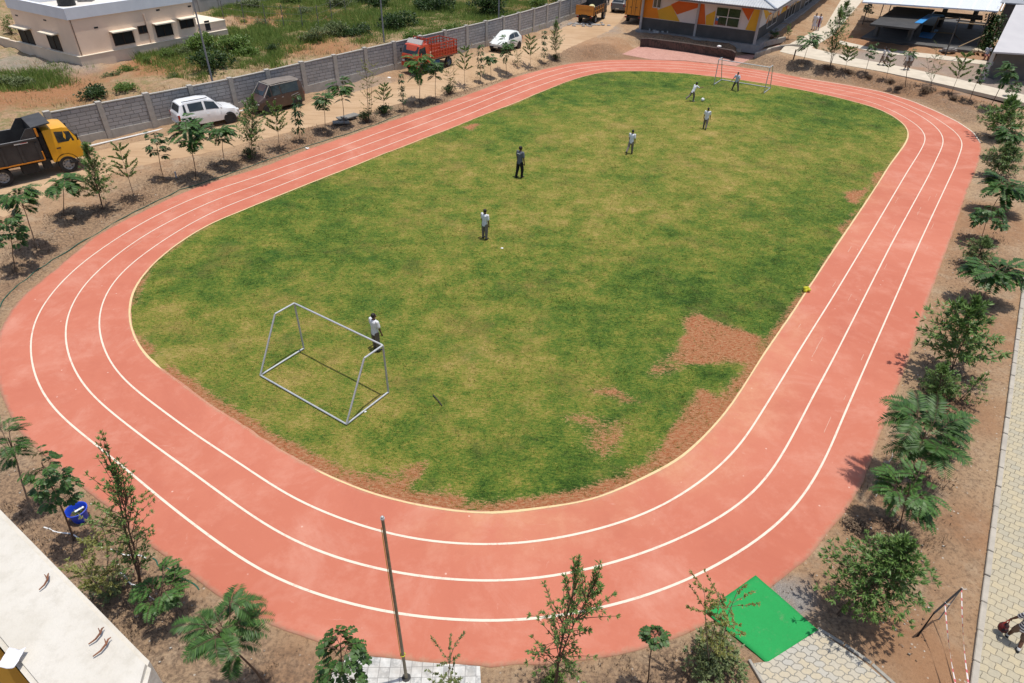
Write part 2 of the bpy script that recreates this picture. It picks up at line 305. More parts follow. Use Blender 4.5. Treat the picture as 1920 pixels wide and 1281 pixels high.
class MB:
    def __init__(s): s.v = []; s.f = []; s.mi = []
    def add(s, v, f, mi=0):
        o = len(s.v); s.v += [tuple(map(float, p)) for p in v]; s.f += [[i+o for i in q] for q in f]; s.mi += [mi]*len(f); return s
    def hexa(s, p, mi=0):
        return s.add(p, [(0,3,2,1),(4,5,6,7),(0,1,5,4),(1,2,6,5),(2,3,7,6),(3,0,4,7)], mi)
    def box(s, c, d, rz=0., mi=0, ry=0.):
        x, y, z = (k/2 for k in d); P = [(-x,-y,-z),(x,-y,-z),(x,y,-z),(-x,y,-z),(-x,-y,z),(x,-y,z),(x,y,z),(-x,y,z)]
        R_ = Matrix.Rotation(rz, 3, 'Z') @ Matrix.Rotation(ry, 3, 'Y'); c = Vector(c)
        return s.hexa([R_ @ Vector(p)+c for p in P], mi)
    def bar(s, a, b, w_, h_, mi=0):
        """square bar from a to b"""
        a = Vector(a); b = Vector(b); d = (b-a).normalized(); up = Vector((0, 0, 1)) if abs(d.z) < .95 else Vector((1, 0, 0))
        u = d.cross(up).normalized()*w_/2; v = u.cross(d).normalized()*h_/2
        return s.hexa([a-u-v, a+u-v, a+u+v, a-u+v, b-u-v, b+u-v, b+u+v, b-u+v], mi)
    def path(s, pts, rad, n=7, mi=0, caps=True):
        P = [Vector(p) for p in pts]; N = len(P); r = rad if hasattr(rad, '__len__') else [rad]*N
        V = []; prev = None
        for i, p in enumerate(P):
            d = (P[min(i+1, N-1)]-P[max(i-1, 0)]); d = d.normalized() if d.length > 1e-9 else Vector((0, 0, 1))
            if prev is None:
                a = Vector((1, 0, 0)) if abs(d.x) < .9 else Vector((0, 1, 0)); u = d.cross(a).normalized()
            else: u = (prev-d*prev.dot(d)).normalized()
            prev = u; v = d.cross(u)
            V += [p+(u*math.cos(2*PI*k/n)+v*math.sin(2*PI*k/n))*r[i] for k in range(n)]
        F = [(i*n+k, i*n+(k+1) % n, (i+1)*n+(k+1) % n, (i+1)*n+k) for i in range(N-1) for k in range(n)]
        if caps: F += [tuple(range(n))[::-1], tuple(range((N-1)*n, N*n))]
        return s.add(V, F, mi)
    def tube(s, a, b, r0, r1=None, n=8, mi=0): return s.path([a, b], [r0, r0 if r1 is None else r1], n, mi)
    def prism(s, poly, z0, z1, mi=0):
        """poly: list of (x,y) counter-clockwise; z0,z1 numbers or lists"""
        n = len(poly); a = z0 if hasattr(z0, '__len__') else [z0]*n; b = z1 if hasattr(z1, '__len__') else [z1]*n
        ar = sum(poly[i][0]*poly[(i+1) % n][1]-poly[(i+1) % n][0]*poly[i][1] for i in range(n))
        if ar < 0: poly = poly[::-1]; a = a[::-1]; b = b[::-1]
        V = [(p[0], p[1], a[i]) for i, p in enumerate(poly)]+[(p[0], p[1], b[i]) for i, p in enumerate(poly)]
        return s.add(V, [tuple(range(n))[::-1], tuple(range(n, 2*n))]+[(i, (i+1) % n, (i+1) % n+n, i+n) for i in range(n)], mi)
    def side(s, poly, y0, y1, mi=0):
        """profile in x,z extruded along y"""
        n = len(poly); V = [(p[0], y0, p[1]) for p in poly]+[(p[0], y1, p[1]) for p in poly]
        ar = sum(poly[i][0]*poly[(i+1) % n][1]-poly[(i+1) % n][0]*poly[i][1] for i in range(n))
        F = [tuple(range(n)), tuple(range(n, 2*n))[::-1]]+[(i+n, (i+1) % n+n, (i+1) % n, i) for i in range(n)]
        if (ar < 0) != (y1 < y0): F = [q[::-1] for q in F]
        return s.add(V, F, mi)
    def loft(s, rings, mi=0, caps=True, closed=True):
        n = len(rings[0]); V = [p for r in rings for p in r]; m_ = n if closed else n-1
        F = [(i*n+k, i*n+(k+1) % n, (i+1)*n+(k+1) % n, (i+1)*n+k) for i in range(len(rings)-1) for k in range(m_)]
        if caps and closed: F += [tuple(range(n))[::-1], tuple(range((len(rings)-1)*n, len(rings)*n))]
        return s.add(V, F, mi)
    def ball(s, c, r, n=12, m_=8, mi=0, sq=(1, 1, 1)):
        R_ = [[(c[0]+r*sq[0]*math.sin(a)*math.cos(2*PI*k/n), c[1]+r*sq[1]*math.sin(a)*math.sin(2*PI*k/n), c[2]+r*sq[2]*math.cos(a)) for k in range(n)] for a in [PI-(PI*(i+.02)/(m_+.04)) for i in range(m_+1)]]
        return s.loft(R_, mi)
    def quad(s, pts, mi=0): return s.add(pts, [tuple(range(len(pts)))], mi)
    def build(s, name, mats, parent=None, smooth=False, bevel=0., recalc=True):
        me = bpy.data.meshes.new(name); me.from_pydata(s.v, [], s.f)
        for q in (mats if isinstance(mats, (list, tuple)) else [mats]): me.materials.append(q)
        if len(me.materials) > 1: me.polygons.foreach_set('material_index', s.mi)
        if recalc or bevel:
            bm = bmesh.new(); bm.from_mesh(me); bmesh.ops.recalc_face_normals(bm, faces=bm.faces)
            if bevel:
                e = [e for e in bm.edges if len(e.link_faces) == 2 and e.calc_face_angle(0) > .5]
                bmesh.ops.bevel(bm, geom=e, offset=bevel, segments=2, affect='EDGES', clamp_overlap=True)
            bm.to_mesh(me); bm.free()
        if smooth:
            me.polygons.foreach_set('use_smooth', [True]*len(me.polygons))
            me.set_sharp_from_angle(angle=math.radians(38))
        return link(bpy.data.objects.new(name, me), parent)
def thing(name, label, cat, loc=(0, 0, 0), rz=0., group=None):
    o = bpy.data.objects.new(name, None); COL.objects.link(o); o.empty_display_size = .2
    o.location = tuple(map(float, loc)); o.rotation_euler = (0, 0, rz); o['label'] = label; o['category'] = cat
    if group: o['group'] = group
    return o
def tag(o, label, cat, group=None):
    o['label'] = label; o['category'] = cat
    if group: o['group'] = group
    return o
def struct(o): o['kind'] = 'structure'; return o
def stuff(o): o['kind'] = 'stuff'; return o

# ---------------------------------------------------------------- ground, road, track, turf, paths
LV_RED, LV_GREEN, LV_MULCH, LV_GRAV = [], [], [], []
def blob(lst, x, y):
    r = np.zeros(np.shape(x))
    for px, py, rad, a in lst:
        P = G(px, py); d = np.hypot(x-P[0], (y-P[1]))
        d = d*(1+.5*(fbm(x*.9, y*.9, 21, 3)-.5)*2)
        r = np.maximum(r, a*(1-sstep(rad*.5, rad*1.25, d)))
    return r
TREES = []      # filled in below, needed here for the planting pits
WALLW = np.array([G(*q)[:2] for q in WALL_PX])
def beyond_wall(x, y):
    """true on the scrub side of the block wall"""
    t = np.interp(y, WALLW[:, 1], WALLW[:, 0]); return x < t-.2
PATH_PX = [(1462,97),(1500,105.5),(1560,118),(1650,133.5),(1750,154),(1840,174),(1930,195),(2100,238),(2100,215),(1930,180),(1800,149),(1700,127),(1600,108.5),(1522,90),(1562,66),(1618,0),(1585,-14),(1548,48),(1500,72),(1470,88)]
PATH = np.array([at_z(x, y, .76)[:2] for x, y in PATH_PX])
LWALK_PX = [(1574,82),(1640,99),(1741,109),(1828,119.5),(1916,131),(2060,152),(2060,143),(1916,123),(1828,112),(1741,101),(1640,91),(1574,76)]
LWALK = np.array([at_z(x, y, .76)[:2] for x, y in LWALK_PX])
W0, W1 = at_z(1822,1281)[:2], at_z(1905,640)[:2]; wd = (W1-W0)/np.hypot(*(W1-W0)); wn = np.array([wd[1], -wd[0]])
WALK = np.array([W0-wd*14, W0+wd*42, W0+wd*42+wn*4.2, W0-wd*14+wn*4.2])
APRON = np.array([at_z(*q)[:2] for q in [(1412,1246),(1440,1243),(1533,1184),(1560,1206),(1610,1242),(1665,1290),(1700,1345),(1560,1460),(1470,1400)]])
TILES = np.array([at_z(*q)[:2] for q in [(560,1330),(655,1228),(900,1249.5),(908,1400),(560,1480)]])
HARD += [PATH, LWALK, WALK, APRON, TILES]

def make_ground():
    gx = np.r_[np.linspace(-900, -80, 12), np.arange(-76, 76, .36), np.linspace(80, 900, 12)]
    gy = np.r_[np.linspace(-700, -12, 10), np.arange(-8, 124, .36), np.linspace(128, 1100, 12)]
    X, Y = np.meshgrid(gx, gy); Z = terrain(X, Y)
    bw = beyond_wall(X, Y)
    Z = Z+np.where(bw, .35*sstep(.2, 3, np.interp(Y, WALLW[:, 1], WALLW[:, 0])-X)+(fbm(X*.3, Y*.3, 5)-.5)*.7*sstep(.5, 3, np.interp(Y, WALLW[:, 1], WALLW[:, 0])-X), 0)
    n, m_ = X.shape; idx = np.arange(n*m_).reshape(n, m_)
    F = np.stack([idx[:-1, :-1], idx[:-1, 1:], idx[1:, 1:], idx[1:, :-1]], -1).reshape(-1, 4)
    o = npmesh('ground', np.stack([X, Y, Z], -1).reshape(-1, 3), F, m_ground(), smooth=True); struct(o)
    x, y = X.ravel(), Y.ravel(); bw = bw.ravel()
    red = blob([(300,130,4,.9),(60,180,5,.9),(345,112,4,.8),(560,40,7,.8),(590,95,4,.8),(520,45,5,.7),(640,80,4,.5),(975,10,6,.8),(1690,150,4,.35),(1820,175,4,.4),(1810,770,1.2,.45),(1830,1000,1.,.4),(1790,600,2.,.35),(1850,420,3,.35),(1110,90,4,.35),(1640,80,6,.55),(1800,100,6,.5),(1720,118,4,.4),(1180,100,3,.4),(1700,1200,1.2,.55),(1760,1260,1,.6),(560,1260,1.,.3)], x, y)
    gre = np.where(bw, .6*sstep(.38, .5, fbm(x*.12, y*.12, 31)), 0.)
    gre = np.maximum(gre, blob([(720,45,9,1),(850,30,8,1),(680,20,8,.9),(780,60,5,.9),(900,20,8,.9),(390,110,4,.9),(330,110,3,.8),(430,85,6,.9),(180,180,3,.35),(235,165,4,.4),(60,165,4,.3),(470,95,5,.8),(500,20,6,.7),(620,65,5,.6),(1010,10,5,.9)], x, y))
    gre = gre*(1-.8*red)
    strip = np.where(bw, 0, 1)*sstep(0, .6, pdist(OUT_S, x, y))*(1-sstep(2.2, 3.6, pdist(OUT_S, x, y)))
    mul_shade = .8*strip*np.where((x < 4) | (y > 48), 1., .35)
    for t in TREES: mul_shade = np.maximum(mul_shade, 1.*(1-sstep(.35, 1.0, np.hypot(x-t[0], y-t[1]))))
    mul_shade = np.maximum(mul_shade, blob([(1250,79,3,1),(1330,86,3,1),(1395,96,2,.9),(1230,68,2,.9),(1250,1238,.6,.8),(1180,1245,.5,.8),(1060,1262,.6,.8),(1330,1250,.7,.8),(1400,1210,.4,.6),(1620,980,.7,.8),(1600,1185,.7,.7),(220,1110,.8,.6),(1760,1000,1,.5),(1790,880,1,.4)], x, y))  # blobs in front of the mural building paint eave shade into the soil colour
    gra = blob([(1490,1120,.55,.9),(1470,1105,.4,.8),(1660,112,4,.6),(1720,118,3,.5),(110,130,4,.6),(50,125,4,.5),(1100,50,4,.5),(660,160,3,.3),(1885,165,5,.6),(1860,140,6,.5)], x, y)
    for k, a in (('red', red), ('green', gre), ('mulch_shade', mul_shade), ('gravel', gra)): vattr(o, k, a)
    return o
def ribbon(name, C, half, z, material, closed=True, zf=None):
    C = np.asarray(C); T = (np.roll(C, -1, 0)-np.roll(C, 1, 0)) if closed else np.gradient(C, axis=0)
    T = T/np.hypot(T[:, 0], T[:, 1])[:, None]; N = np.stack([-T[:, 1], T[:, 0]], 1)
    h = half if hasattr(half, '__len__') else np.full(len(C), half)
    A = C+N*np.asarray(h)[:, None]; B = C-N*np.asarray(h)[:, None]; n = len(C)
    zA = zf(A) if zf else np.full(n, z); zB = zf(B) if zf else np.full(n, z)
    V = np.vstack([np.c_[A, zA], np.c_[B, zB]]); i = np.arange(n if closed else n-1); j = (i+1) % n
    return npmesh(name, V, np.stack([i, j, j+n, i+n], 1), material)
def make_track():
    n = 900
    def rs(C, k=n):
        i = np.argmin(np.hypot(*(C-np.array(at_z(925, 1100)[:2])).T)); C = np.roll(C, -i, 0); Q = np.vstack([C, C[:1]])
        s = np.r_[0, np.cumsum(np.hypot(*np.diff(Q, axis=0).T))]; t = np.linspace(0, s[-1], k, endpoint=False)
        return np.stack([np.interp(t, s, Q[:, q]) for q in (0, 1)], 1)
    A, B = rs(C_IN), rs(C_OUT)
    # match every inner point with the outer point nearest along the loop, kept in order
    j = np.array([np.argmin(np.hypot(*(B-a).T)) for a in A]); j = np.unwrap(j, period=n); j = np.maximum.accumulate(j)
    k_ = np.ones(25)/25; je = np.r_[j[-12:]-n, j, j[:12]+n]; j = np.convolve(je, k_, 'valid')
    Bq = np.stack([np.interp(j % n, np.arange(n+1), np.r_[B[:, q], B[0, q]]) for q in (0, 1)], 1)
    ed = .05*(fbm(np.arange(n)*.35, np.zeros(n), 61, 3)-.5)
    rad = (Bq-A); rad /= np.hypot(*rad.T)[:, None]
    A2 = A+rad*(ed*1.2)[:, None]; B2 = Bq+rad*(ed*1.6)[:, None]
    K_ = [0, .03, .09, .2, .35, .5, .65, .8, .91, .97, 1.]; R_ = len(K_)-1; V = np.concatenate([np.c_[A2*(1-k)+B2*k, np.full(n, .012)] for k in K_]+[np.c_[B2, np.full(n, -.06)]])
    i = np.arange(n); jn = (i+1) % n
    F = np.concatenate([np.stack([i+k*n, i+(k+1)*n, jn+(k+1)*n, jn+k*n], 1) for k in range(R_+1)])
    o = struct(npmesh('running_track', V, F, m_track()))
    v = V.reshape(R_+2, n, 3); near = np.repeat(np.array(K_+[1.])[:, None], n, 1)
    zone = blob([(1400,740,2.5,1),(1300,860,2,1),(1440,640,2.5,.8),(960,990,2,.9),(1110,960,2,.6),(1600,430,3,.4),(1650,360,3,.45),(850,980,1.5,.5)], v[..., 0], v[..., 1])
    vattr(o, 'edge', np.maximum(1-near*13, 1-(1-near)*14).clip(0, 1).ravel())
    vattr(o, 'dust', (np.clip(1-near*2.1, 0, 1)*zone).ravel())
    lw = m_paint('lane_paint', (.68, .61, .50))
    near_w = lambda C: np.clip((20-C[:, 1])/10, 0, 1)
    for C in C_L: struct(ribbon('lane_line', C, (.027+.006*near_w(C))+.007*(fbm(np.arange(len(C))*.3, np.zeros(len(C)), 5)-.5), .017, lw))
    # short worn streaks left between the lane lines on the straights
    rr = random.Random(12); V = []; Fq = []
    for C, n_ in zip(C_L, (30, 36, 30)):
        T = np.roll(C, -1, 0)-np.roll(C, 1, 0); T /= np.hypot(*T.T)[:, None]
        for k in range(n_):
            i = rr.randrange(len(C)); 
            if not (C[i, 0] > 9 and 14 < C[i, 1] < 36 or C[i, 0] < -4 and 26 < C[i, 1] < 48): continue
            N = np.array([-T[i, 1], T[i, 0]]); o_ = rr.choice((-1, 1))*rr.uniform(.14, .5); L_ = rr.uniform(.1, .55); w__ = rr.uniform(.008, .014); p = C[i]+N*o_
            q = [p-T[i]*L_-N*w__, p+T[i]*L_-N*w__, p+T[i]*L_+N*w__, p-T[i]*L_+N*w__]; Fq.append([len(V)+e for e in range(4)]); V += [(*e, .0165) for e in q]
    struct(npmesh('worn_marks', np.array(V), np.array(Fq), m_paint('worn_streak_paint', (.54, .30, .22), (.46, .155, .1))))
    # edge lines: cream on the inner kerb, a white stretch on the far outer edge
    inn = m_paint('edge_paint', (.66, .50, .27), (.55, .30, .16))
    out = [];w_ = []
    for q, p in enumerate(C_IN):
        px = proj((p[0], p[1], .02)); gone = (px[0] < 600 and 690 < px[1] < 885)
        hw = .034*(0.55+.9*fbm([q*.13], [3.], 8)[0])*(.75 if px[1] < 300 and px[0] < 1500 else 1); w_.append(.002 if gone else hw)
    cen = C_IN.mean(0); d = C_IN-cen; d /= np.hypot(*d.T)[:, None]
    struct(ribbon('edge_line', C_IN+d*.05, np.array(w_), .018, inn))
    oq = np.array([at_z(*q)[:2] for q in [(1838,268),(1825,248.5),(1795,228.5),(1757,210),(1710,190),(1657,173.5),(1620,166),(1560,155.5),(1500,146.5)]])
    t = np.linspace(0, 8, 90); oc = np.stack([np.interp(t, range(9), oq[:, q]) for q in (0, 1)], 1)
    for _ in range(6): oc[1:-1] = (oc[:-2]+2*oc[1:-1]+oc[2:])/4
    struct(ribbon('edge_line', oc, .04, .017, lw, False))
FIELD_DRY = [(1000,700,4,.62),(1250,420,6,.62),(1050,320,7,.55),(1200,330,6,.5),(1370,240,5,.78),(1300,200,6,.6),(850,310,6,.55),(620,720,3,.75),(560,760,2,.7),(800,640,4,.5),(1150,470,5,.55),(900,850,3,.55),(700,620,3,.6),(350,640,1.6,.7),(1000,620,3,.6),(1130,700,2,.55),(980,250,6,.55),(760,420,4,.45),(500,540,4,.45),(1000,410,3,.6),(640,860,1.,.6),(740,890,.8,.6),(1400,420,6,.5),(300,600,1.6,.8),(1120,520,4,.55),(1280,300,5,.55),(880,520,3,.45),(950,780,2.5,.6),(420,600,3,.5),(1500,300,5,.35)]
FIELD_GRN = [(1180,640,2.5,.5),(1130,600,2.5,.4),(1250,545,3.5,.55),(1390,590,2.5,.6),(450,500,3,.3),(650,440,4,.3),(1000,170,7,.35),(1200,150,9,.35),(1600,220,6,.35),(1080,880,1.1,.6),(920,920,.8,.6),(1150,880,.7,.5),(600,390,4,.3),(1450,470,4,.4),(1520,420,4,.35),(700,570,2,.35),(900,240,4,.3),(1330,650,1.,.4),(1270,740,1.2,.35),(850,880,1.,.35),(1350,500,4,.4),(1450,240,5,.3),(1000,480,3,.3),(1350,705,.9,.4)]
FIELD_BARE = [[(1285,596),(1305,586),(1354,606),(1443,634),(1422,690),(1380,686),(1330,681),(1285,685),(1243,667),(1272,645)],[(1407,690),(1430,690),(1370,775),(1275,866),(1240,882),(1215,860),(1239,819),(1285,770),(1305,740),(1310,722),(1354,737),(1380,705)],[(1108,732),(1157,724),(1212,755),(1170,758)],[(1043,775),(1092,771),(1177,784),(1170,839),(1138,868),(1095,846),(1089,809)],[(1185,872),(1245,862),(1278,868),(1180,912),(1110,940),(1000,958),(925,966),(940,945),(1050,930),(1130,905)],[(740,885),(805,862),(790,905),(750,950),(680,915),(650,893),(690,880)],[(750,935),(830,915),(900,940),(925,966),(860,962),(780,950)],[(1575,362),(1640,345),(1610,385),(1590,380)],[(1640,325),(1660,318),(1650,345),(1630,345)],[(862,240),(890,229),(905,232),(885,245)],[(1592,400),(1612,395),(1580,445),(1570,430)],[(1205,700),(1245,668),(1290,690),(1275,705),(1225,712)]]
def field_attrs(x, y):
    dry = .12+.60*fbm(x*.16, y*.16, 41, 4)+.5*(fbm(x*.55, y*.55, 43, 4)-.5)
    dry = np.maximum(dry, blob(FIELD_DRY, x, y)*(.25+1.2*fbm(x*.5, y*.5, 47)))-.55*blob(FIELD_GRN, x, y)*(.4+1.1*fbm(x*.6, y*.6, 49))
    bare = np.zeros(x.shape)
    wx = x+(fbm(x*2.3, y*2.3, 51)-.5)*.5; wy = y+(fbm(x*2.3, y*2.3, 53)-.5)*.5
    for k, pp in enumerate(FIELD_BARE):
        P = np.array([at_z(*q)[:2] for q in pp]); d = pdist(P, wx, wy)*np.where(inside(P, wx, wy), -1, 1)
        bare = np.maximum(bare, (1-sstep(-.45, .4, d))*(.66 if k == 5 else .55 if k in (3, 11) else .82))
    e = pdist(C_IN[::4], x, y); low = sstep(30, 12, y)
    bare = np.maximum(bare, (.4+.5*low)*(1-sstep(.05, .35+.45*low, e))*sstep(.35, .6, fbm(x*.4, y*.4, 57)+.15))
    return np.clip(dry, 0, 1.1), np.clip(bare, 0, 1)
def make_field():
    step = .22; mn = C_IN.min(0)-.5; mx_ = C_IN.max(0)+.5
    gx = np.arange(mn[0], mx_[0], step); gy = np.arange(mn[1], mx_[1], step); X, Y = np.meshgrid(gx, gy)
    P = C_IN[::3]; ok = inside(P, X, Y) | (pdist(P, X, Y) < .3)
    Z = (fbm(X*1.5, Y*1.5, 71, 3)-.5)*.03*sstep(.3, 1., np.where(inside(P, X, Y), pdist(P, X, Y), 0))
    n, m_ = X.shape; idx = np.arange(n*m_).reshape(n, m_)
    c = ok[:-1, :-1] & ok[1:, 1:] & ok[1:, :-1] & ok[:-1, 1:]
    F = np.stack([idx[:-1, :-1], idx[:-1, 1:], idx[1:, 1:], idx[1:, :-1]], -1)[c]
    u, inv = np.unique(F, return_inverse=True); V = np.stack([X, Y, Z], -1).reshape(-1, 3)[u]
    o = struct(npmesh('grass_field', V, inv.reshape(-1, 4), m_turf(), smooth=True))
    d, b = field_attrs(V[:, 0], V[:, 1]); vattr(o, 'dry', d); vattr(o, 'bare', b)
    # blades standing in the turf
    rg = np.random.default_rng(4); N = 75000
    p = rg.uniform(mn, mx_, (N*2, 2)); pr = np.clip(1.25-(p[:, 1]-10)/55, .25, 1); p = p[rg.random(len(p)) < pr]
    p = p[inside(P, p[:, 0], p[:, 1])]; d, b = field_attrs(p[:, 0], p[:, 1])
    k = rg.random(len(p)) > b*.9; p, d, b = p[k], d[k], b[k]; N = len(p); B = 4
    p = np.repeat(p, B, 0)+rg.normal(0, .035, (N*B, 2)); d = np.repeat(d, B); n = N*B
    a = rg.uniform(0, 2*PI, n); h = rg.uniform(.025, .065, n)*(1.15-.4*d); wdt = rg.uniform(.006, .012, n); ln = rg.uniform(.02, .09, n); a2 = rg.uniform(0, 2*PI, n)
    b0 = np.c_[p[:, 0]-np.cos(a)*wdt, p[:, 1]-np.sin(a)*wdt, np.full(n, -.01)]; b1 = np.c_[p[:, 0]+np.cos(a)*wdt, p[:, 1]+np.sin(a)*wdt, np.full(n, -.01)]
    tp = np.c_[p[:, 0]+np.cos(a2)*ln, p[:, 1]+np.sin(a2)*ln, h]
    V = np.stack([b0, b1, tp], 1).reshape(-1, 3)
    t = NT('grass_blades', .75, .2); g = t.n.new('ShaderNodeNewGeometry').outputs['Random Per Island']
    dd = t.math('ADD', t.attr('dry'), t.math('MULTIPLY', t.math('SUBTRACT', g, .5), .8))
    c = t.mix(t.rng(dd, .08, .45), t.mix(g, (.048, .108, .013), (.11, .178, .025)), (.205, .198, .036)); c = t.mix(t.rng(dd, .5, .9), c, (.37, .27, .09)); t.color(c)
    o = stuff(npmesh('grass', V, np.arange(3*n).reshape(-1, 3), t.M)); vattr(o, 'dry', np.repeat(d, 3))
def sheet(name, poly, dz, material, step=.5, zf=None):
    """a paved sheet with skirt, cut along its outline and draped a little above the ground"""
    bm = bmesh.new(); vs = [bm.verts.new((p[0], p[1], 0)) for p in poly]; f = bm.faces.new(vs); bm.normal_update()
    if f.normal.z < 0: f.normal_flip()
    poly = np.asarray(poly); lo, hi = poly.min(0), poly.max(0)
    for ax in (0, 1):
        for c in np.arange(lo[ax]+step, hi[ax], step):
            co = [0, 0, 0]; co[ax] = c; no = [0, 0, 0]; no[ax] = 1
            bmesh.ops.bisect_plane(bm, geom=bm.verts[:]+bm.edges[:]+bm.faces[:], plane_co=co, plane_no=no)
    xy = np.array([v.co[:2] for v in bm.verts]); z = (zf(xy) if zf else terrain(xy[:, 0], xy[:, 1], False))+dz
    for v, q in zip(bm.verts, z): v.co.z = q
    r = bmesh.ops.extrude_edge_only(bm, edges=[e for e in bm.edges if e.is_boundary])
    for v in r['geom']:
        if isinstance(v, bmesh.types.BMVert): v.co.z -= .25+dz
    bmesh.ops.recalc_face_normals(bm, faces=bm.faces); me = bpy.data.meshes.new(name); bm.to_mesh(me); bm.free(); me.materials.append(material)
    return link(bpy.data.objects.new(name, me))
def kerb_bm(pts, w_, h_, zf, seg=1.0):
    """row of kerb stones along a line, each a little different"""
    b = MB(); P = np.asarray(pts); s = np.r_[0, np.cumsum(np.hypot(*np.diff(P, axis=0).T))]; n = max(1, int(s[-1]/seg)); rr = random.Random(len(P)*7+n)
    for k in range(n):
        t0, t1 = s[-1]*k/n+.012, s[-1]*(k+1)/n-.012
        a = [np.interp(t0, s, P[:, q]) for q in (0, 1)]; c = [np.interp(t1, s, P[:, q]) for q in (0, 1)]
        za = zf(a)+h_/2-.1+rr.uniform(-.012, .012); zc = zf(c)+h_/2-.1+rr.uniform(-.012, .012)
        b.bar((a[0], a[1], za), (c[0], c[1], zc), w_+rr.uniform(-.006, .006), h_+.2)
    return b
def make_paths():
    R = ROADC; s = np.r_[0, np.cumsum(np.hypot(*np.diff(R, axis=0).T))]; t = np.linspace(0, s[-1], 240)
    C = np.stack([np.interp(t, s, R[:, q]) for q in (0, 1)], 1)
    for _ in range(40): C[1:-1] = (C[:-2]+2*C[1:-1]+C[2:])/4
    hw = 2.35+.7*(fbm(t*.25, np.zeros(240), 81)-.5)
    T = np.gradient(C, axis=0); T /= np.hypot(*T.T)[:, None]; N = np.stack([-T[:, 1], T[:, 0]], 1)
    K = 12; V = []
    for k in range(K+1):
        u = k/K*2-1; Q = C+N*(u*hw)[:, None]; rut = -.035*math.exp(-((abs(u)-.42)/.13)**2)
        z = terrain(Q[:, 0], Q[:, 1], True)+.03+rut*(.6+.8*fbm(t*.4, np.full(240, k*.3), 83))-.07*max(0, abs(u)-.8)/.2+.02*fbm(Q[:, 0]*2, Q[:, 1]*2, 91)
        V.append(np.c_[Q, z])
    V = np.concatenate(V); i = np.arange(239); n = 240
    F = np.concatenate([np.stack([i+k*n, i+k*n+1, i+(k+1)*n+1, i+(k+1)*n], 1) for k in range(K)])
    struct(npmesh('dirt_road', V, F, m_road(), smooth=True))
    pave = m_brick('pink_pavers', (.46, .235, .185), (.54, .31, .25), (.34, .2, .155), .22, .11, .6, 0, .008)
    def pz(xy):
        d = (xy[:, 0]-at_z(1412, 108)[0])/6.5; return np.clip(d, 0, 1)*.76
    struct(sheet('paved_forecourt', PAVE, .012, pave, .8, pz))
    cc = mat('path_concrete', (.56, .49, .385), (.47, .41, .32), 1.2, .9, bump=.2)
    pl = lambda xy: np.full(len(xy), .76)
    struct(sheet('concrete_path', PATH, .0, cc, 2., pl)); struct(sheet('concrete_walkway', LWALK, .015, cc, 2., pl))
    wk = m_brick('cream_pavers', (.44, .375, .25), (.36, .33, .255), (.16, .14, .105), .235, .20, -math.atan2(wd[1], wd[0])+PI/2, .012, .007, (.47, .385, .25), .012)
    zf0 = lambda q: float(terrain(q[0], q[1], False))
    struct(sheet('paver_walkway', WALK, .03, wk, .9))
    struct(kerb_bm([WALK[0]+wn*-.02, WALK[1]+wn*-.02], .13, .10, zf0, .9).build('walkway_kerb', CONC, None, bevel=.012))
    ap = m_brick('apron_pavers', (.46, .39, .27), (.40, .385, .345), (.19, .18, .155), .20, .165, .55, .018, .01, (.48, .42, .31), .012)
    struct(sheet('paver_apron', APRON, .035, ap, .5))
    gk = mat('grey_kerb', (.34, .32, .28), (.25, .235, .2), 5, .9, bump=.4)
    struct(kerb_bm([at_z(*q)[:2] for q in [(1532,1180),(1570,1205),(1620,1240),(1680,1295),(1715,1350)]], .09, .035, zf0, .5).build('apron_kerb', gk, None, bevel=.008))
    struct(kerb_bm([at_z(*q)[:2] for q in [(1403,1240),(1425,1275),(1455,1350)]], .06, .07, zf0, .5).build('apron_kerb', gk, None, bevel=.006))
    tl = NT('grey_check_tiles', .6, .3)
    vec = tl.map((1, 1, 1), -.05); ck = tl.n.new('ShaderNodeTexChecker'); tl.L.new(vec, ck.inputs['Vector']); ck.inputs['Scale'].default_value = 4.2
    ck.inputs['Color1'].default_value = (.44, .44, .42, 1); ck.inputs['Color2'].default_value = (.29, .29, .28, 1)
    br = tl.n.new('ShaderNodeTexBrick'); tl.L.new(vec, br.inputs['Vector']); br.offset = 0; br.inputs['Scale'].default_value = 1
    br.inputs['Brick Width'].default_value = 1/4.2; br.inputs['Row Height'].default_value = 1/4.2; br.inputs['Mortar Size'].default_value = .006
    n_ = tl.noise(5, 6, .75); c = tl.mix(tl.rng(n_, .42, .62), ck.outputs['Color'], (.58, .57, .54)); c = tl.mix(tl.math('MULTIPLY', tl.rng(tl.noise(1.2, 5), .45, .6), .6), c, (.38, .35, .31)); tl.color(tl.mix(br.outputs['Fac'], c, (.2, .19, .18)))
    struct(sheet('tiled_paving', TILES, .035, tl.M, .6))
    gt = NT('green_matting', .9, .15); g1 = gt.noise(1.6, 6, .7); g2 = gt.noise(26, 4, .75); gc = gt.mix(g1, (.018, .245, .062), (.027, .30, .08)); gc = gt.mix(gt.math('MULTIPLY', gt.rng(g2, .5, .72), .3), gc, (.03, .14, .045)); gc = gt.mix(gt.math('MULTIPLY', gt.rng(gt.noise(3.1, 7, .8), .57, .72), .5), gc, (.16, .24, .12)); gt.bump(g2, .5, .01); gm = gt.color(gc)
    mt = np.array([at_z(*q)[:2] for q in [(1416,1081),(1534,1185),(1441,1249),(1320,1149)]])
    b = MB(); nn = 14
    for i in range(nn+1):
        for j in range(nn+1):
            u, v_ = i/nn, j/nn; p = (mt[0]*(1-u)+mt[1]*u)*(1-v_)+(mt[3]*(1-u)+mt[2]*u)*v_
            wob = .02*(fbm([u*5], [v_*5], 3)[0]-.5); b.v.append((p[0]+wob, p[1]+wob, .055+.014*fbm([p[0]*3], [p[1]*3], 12)[0]))
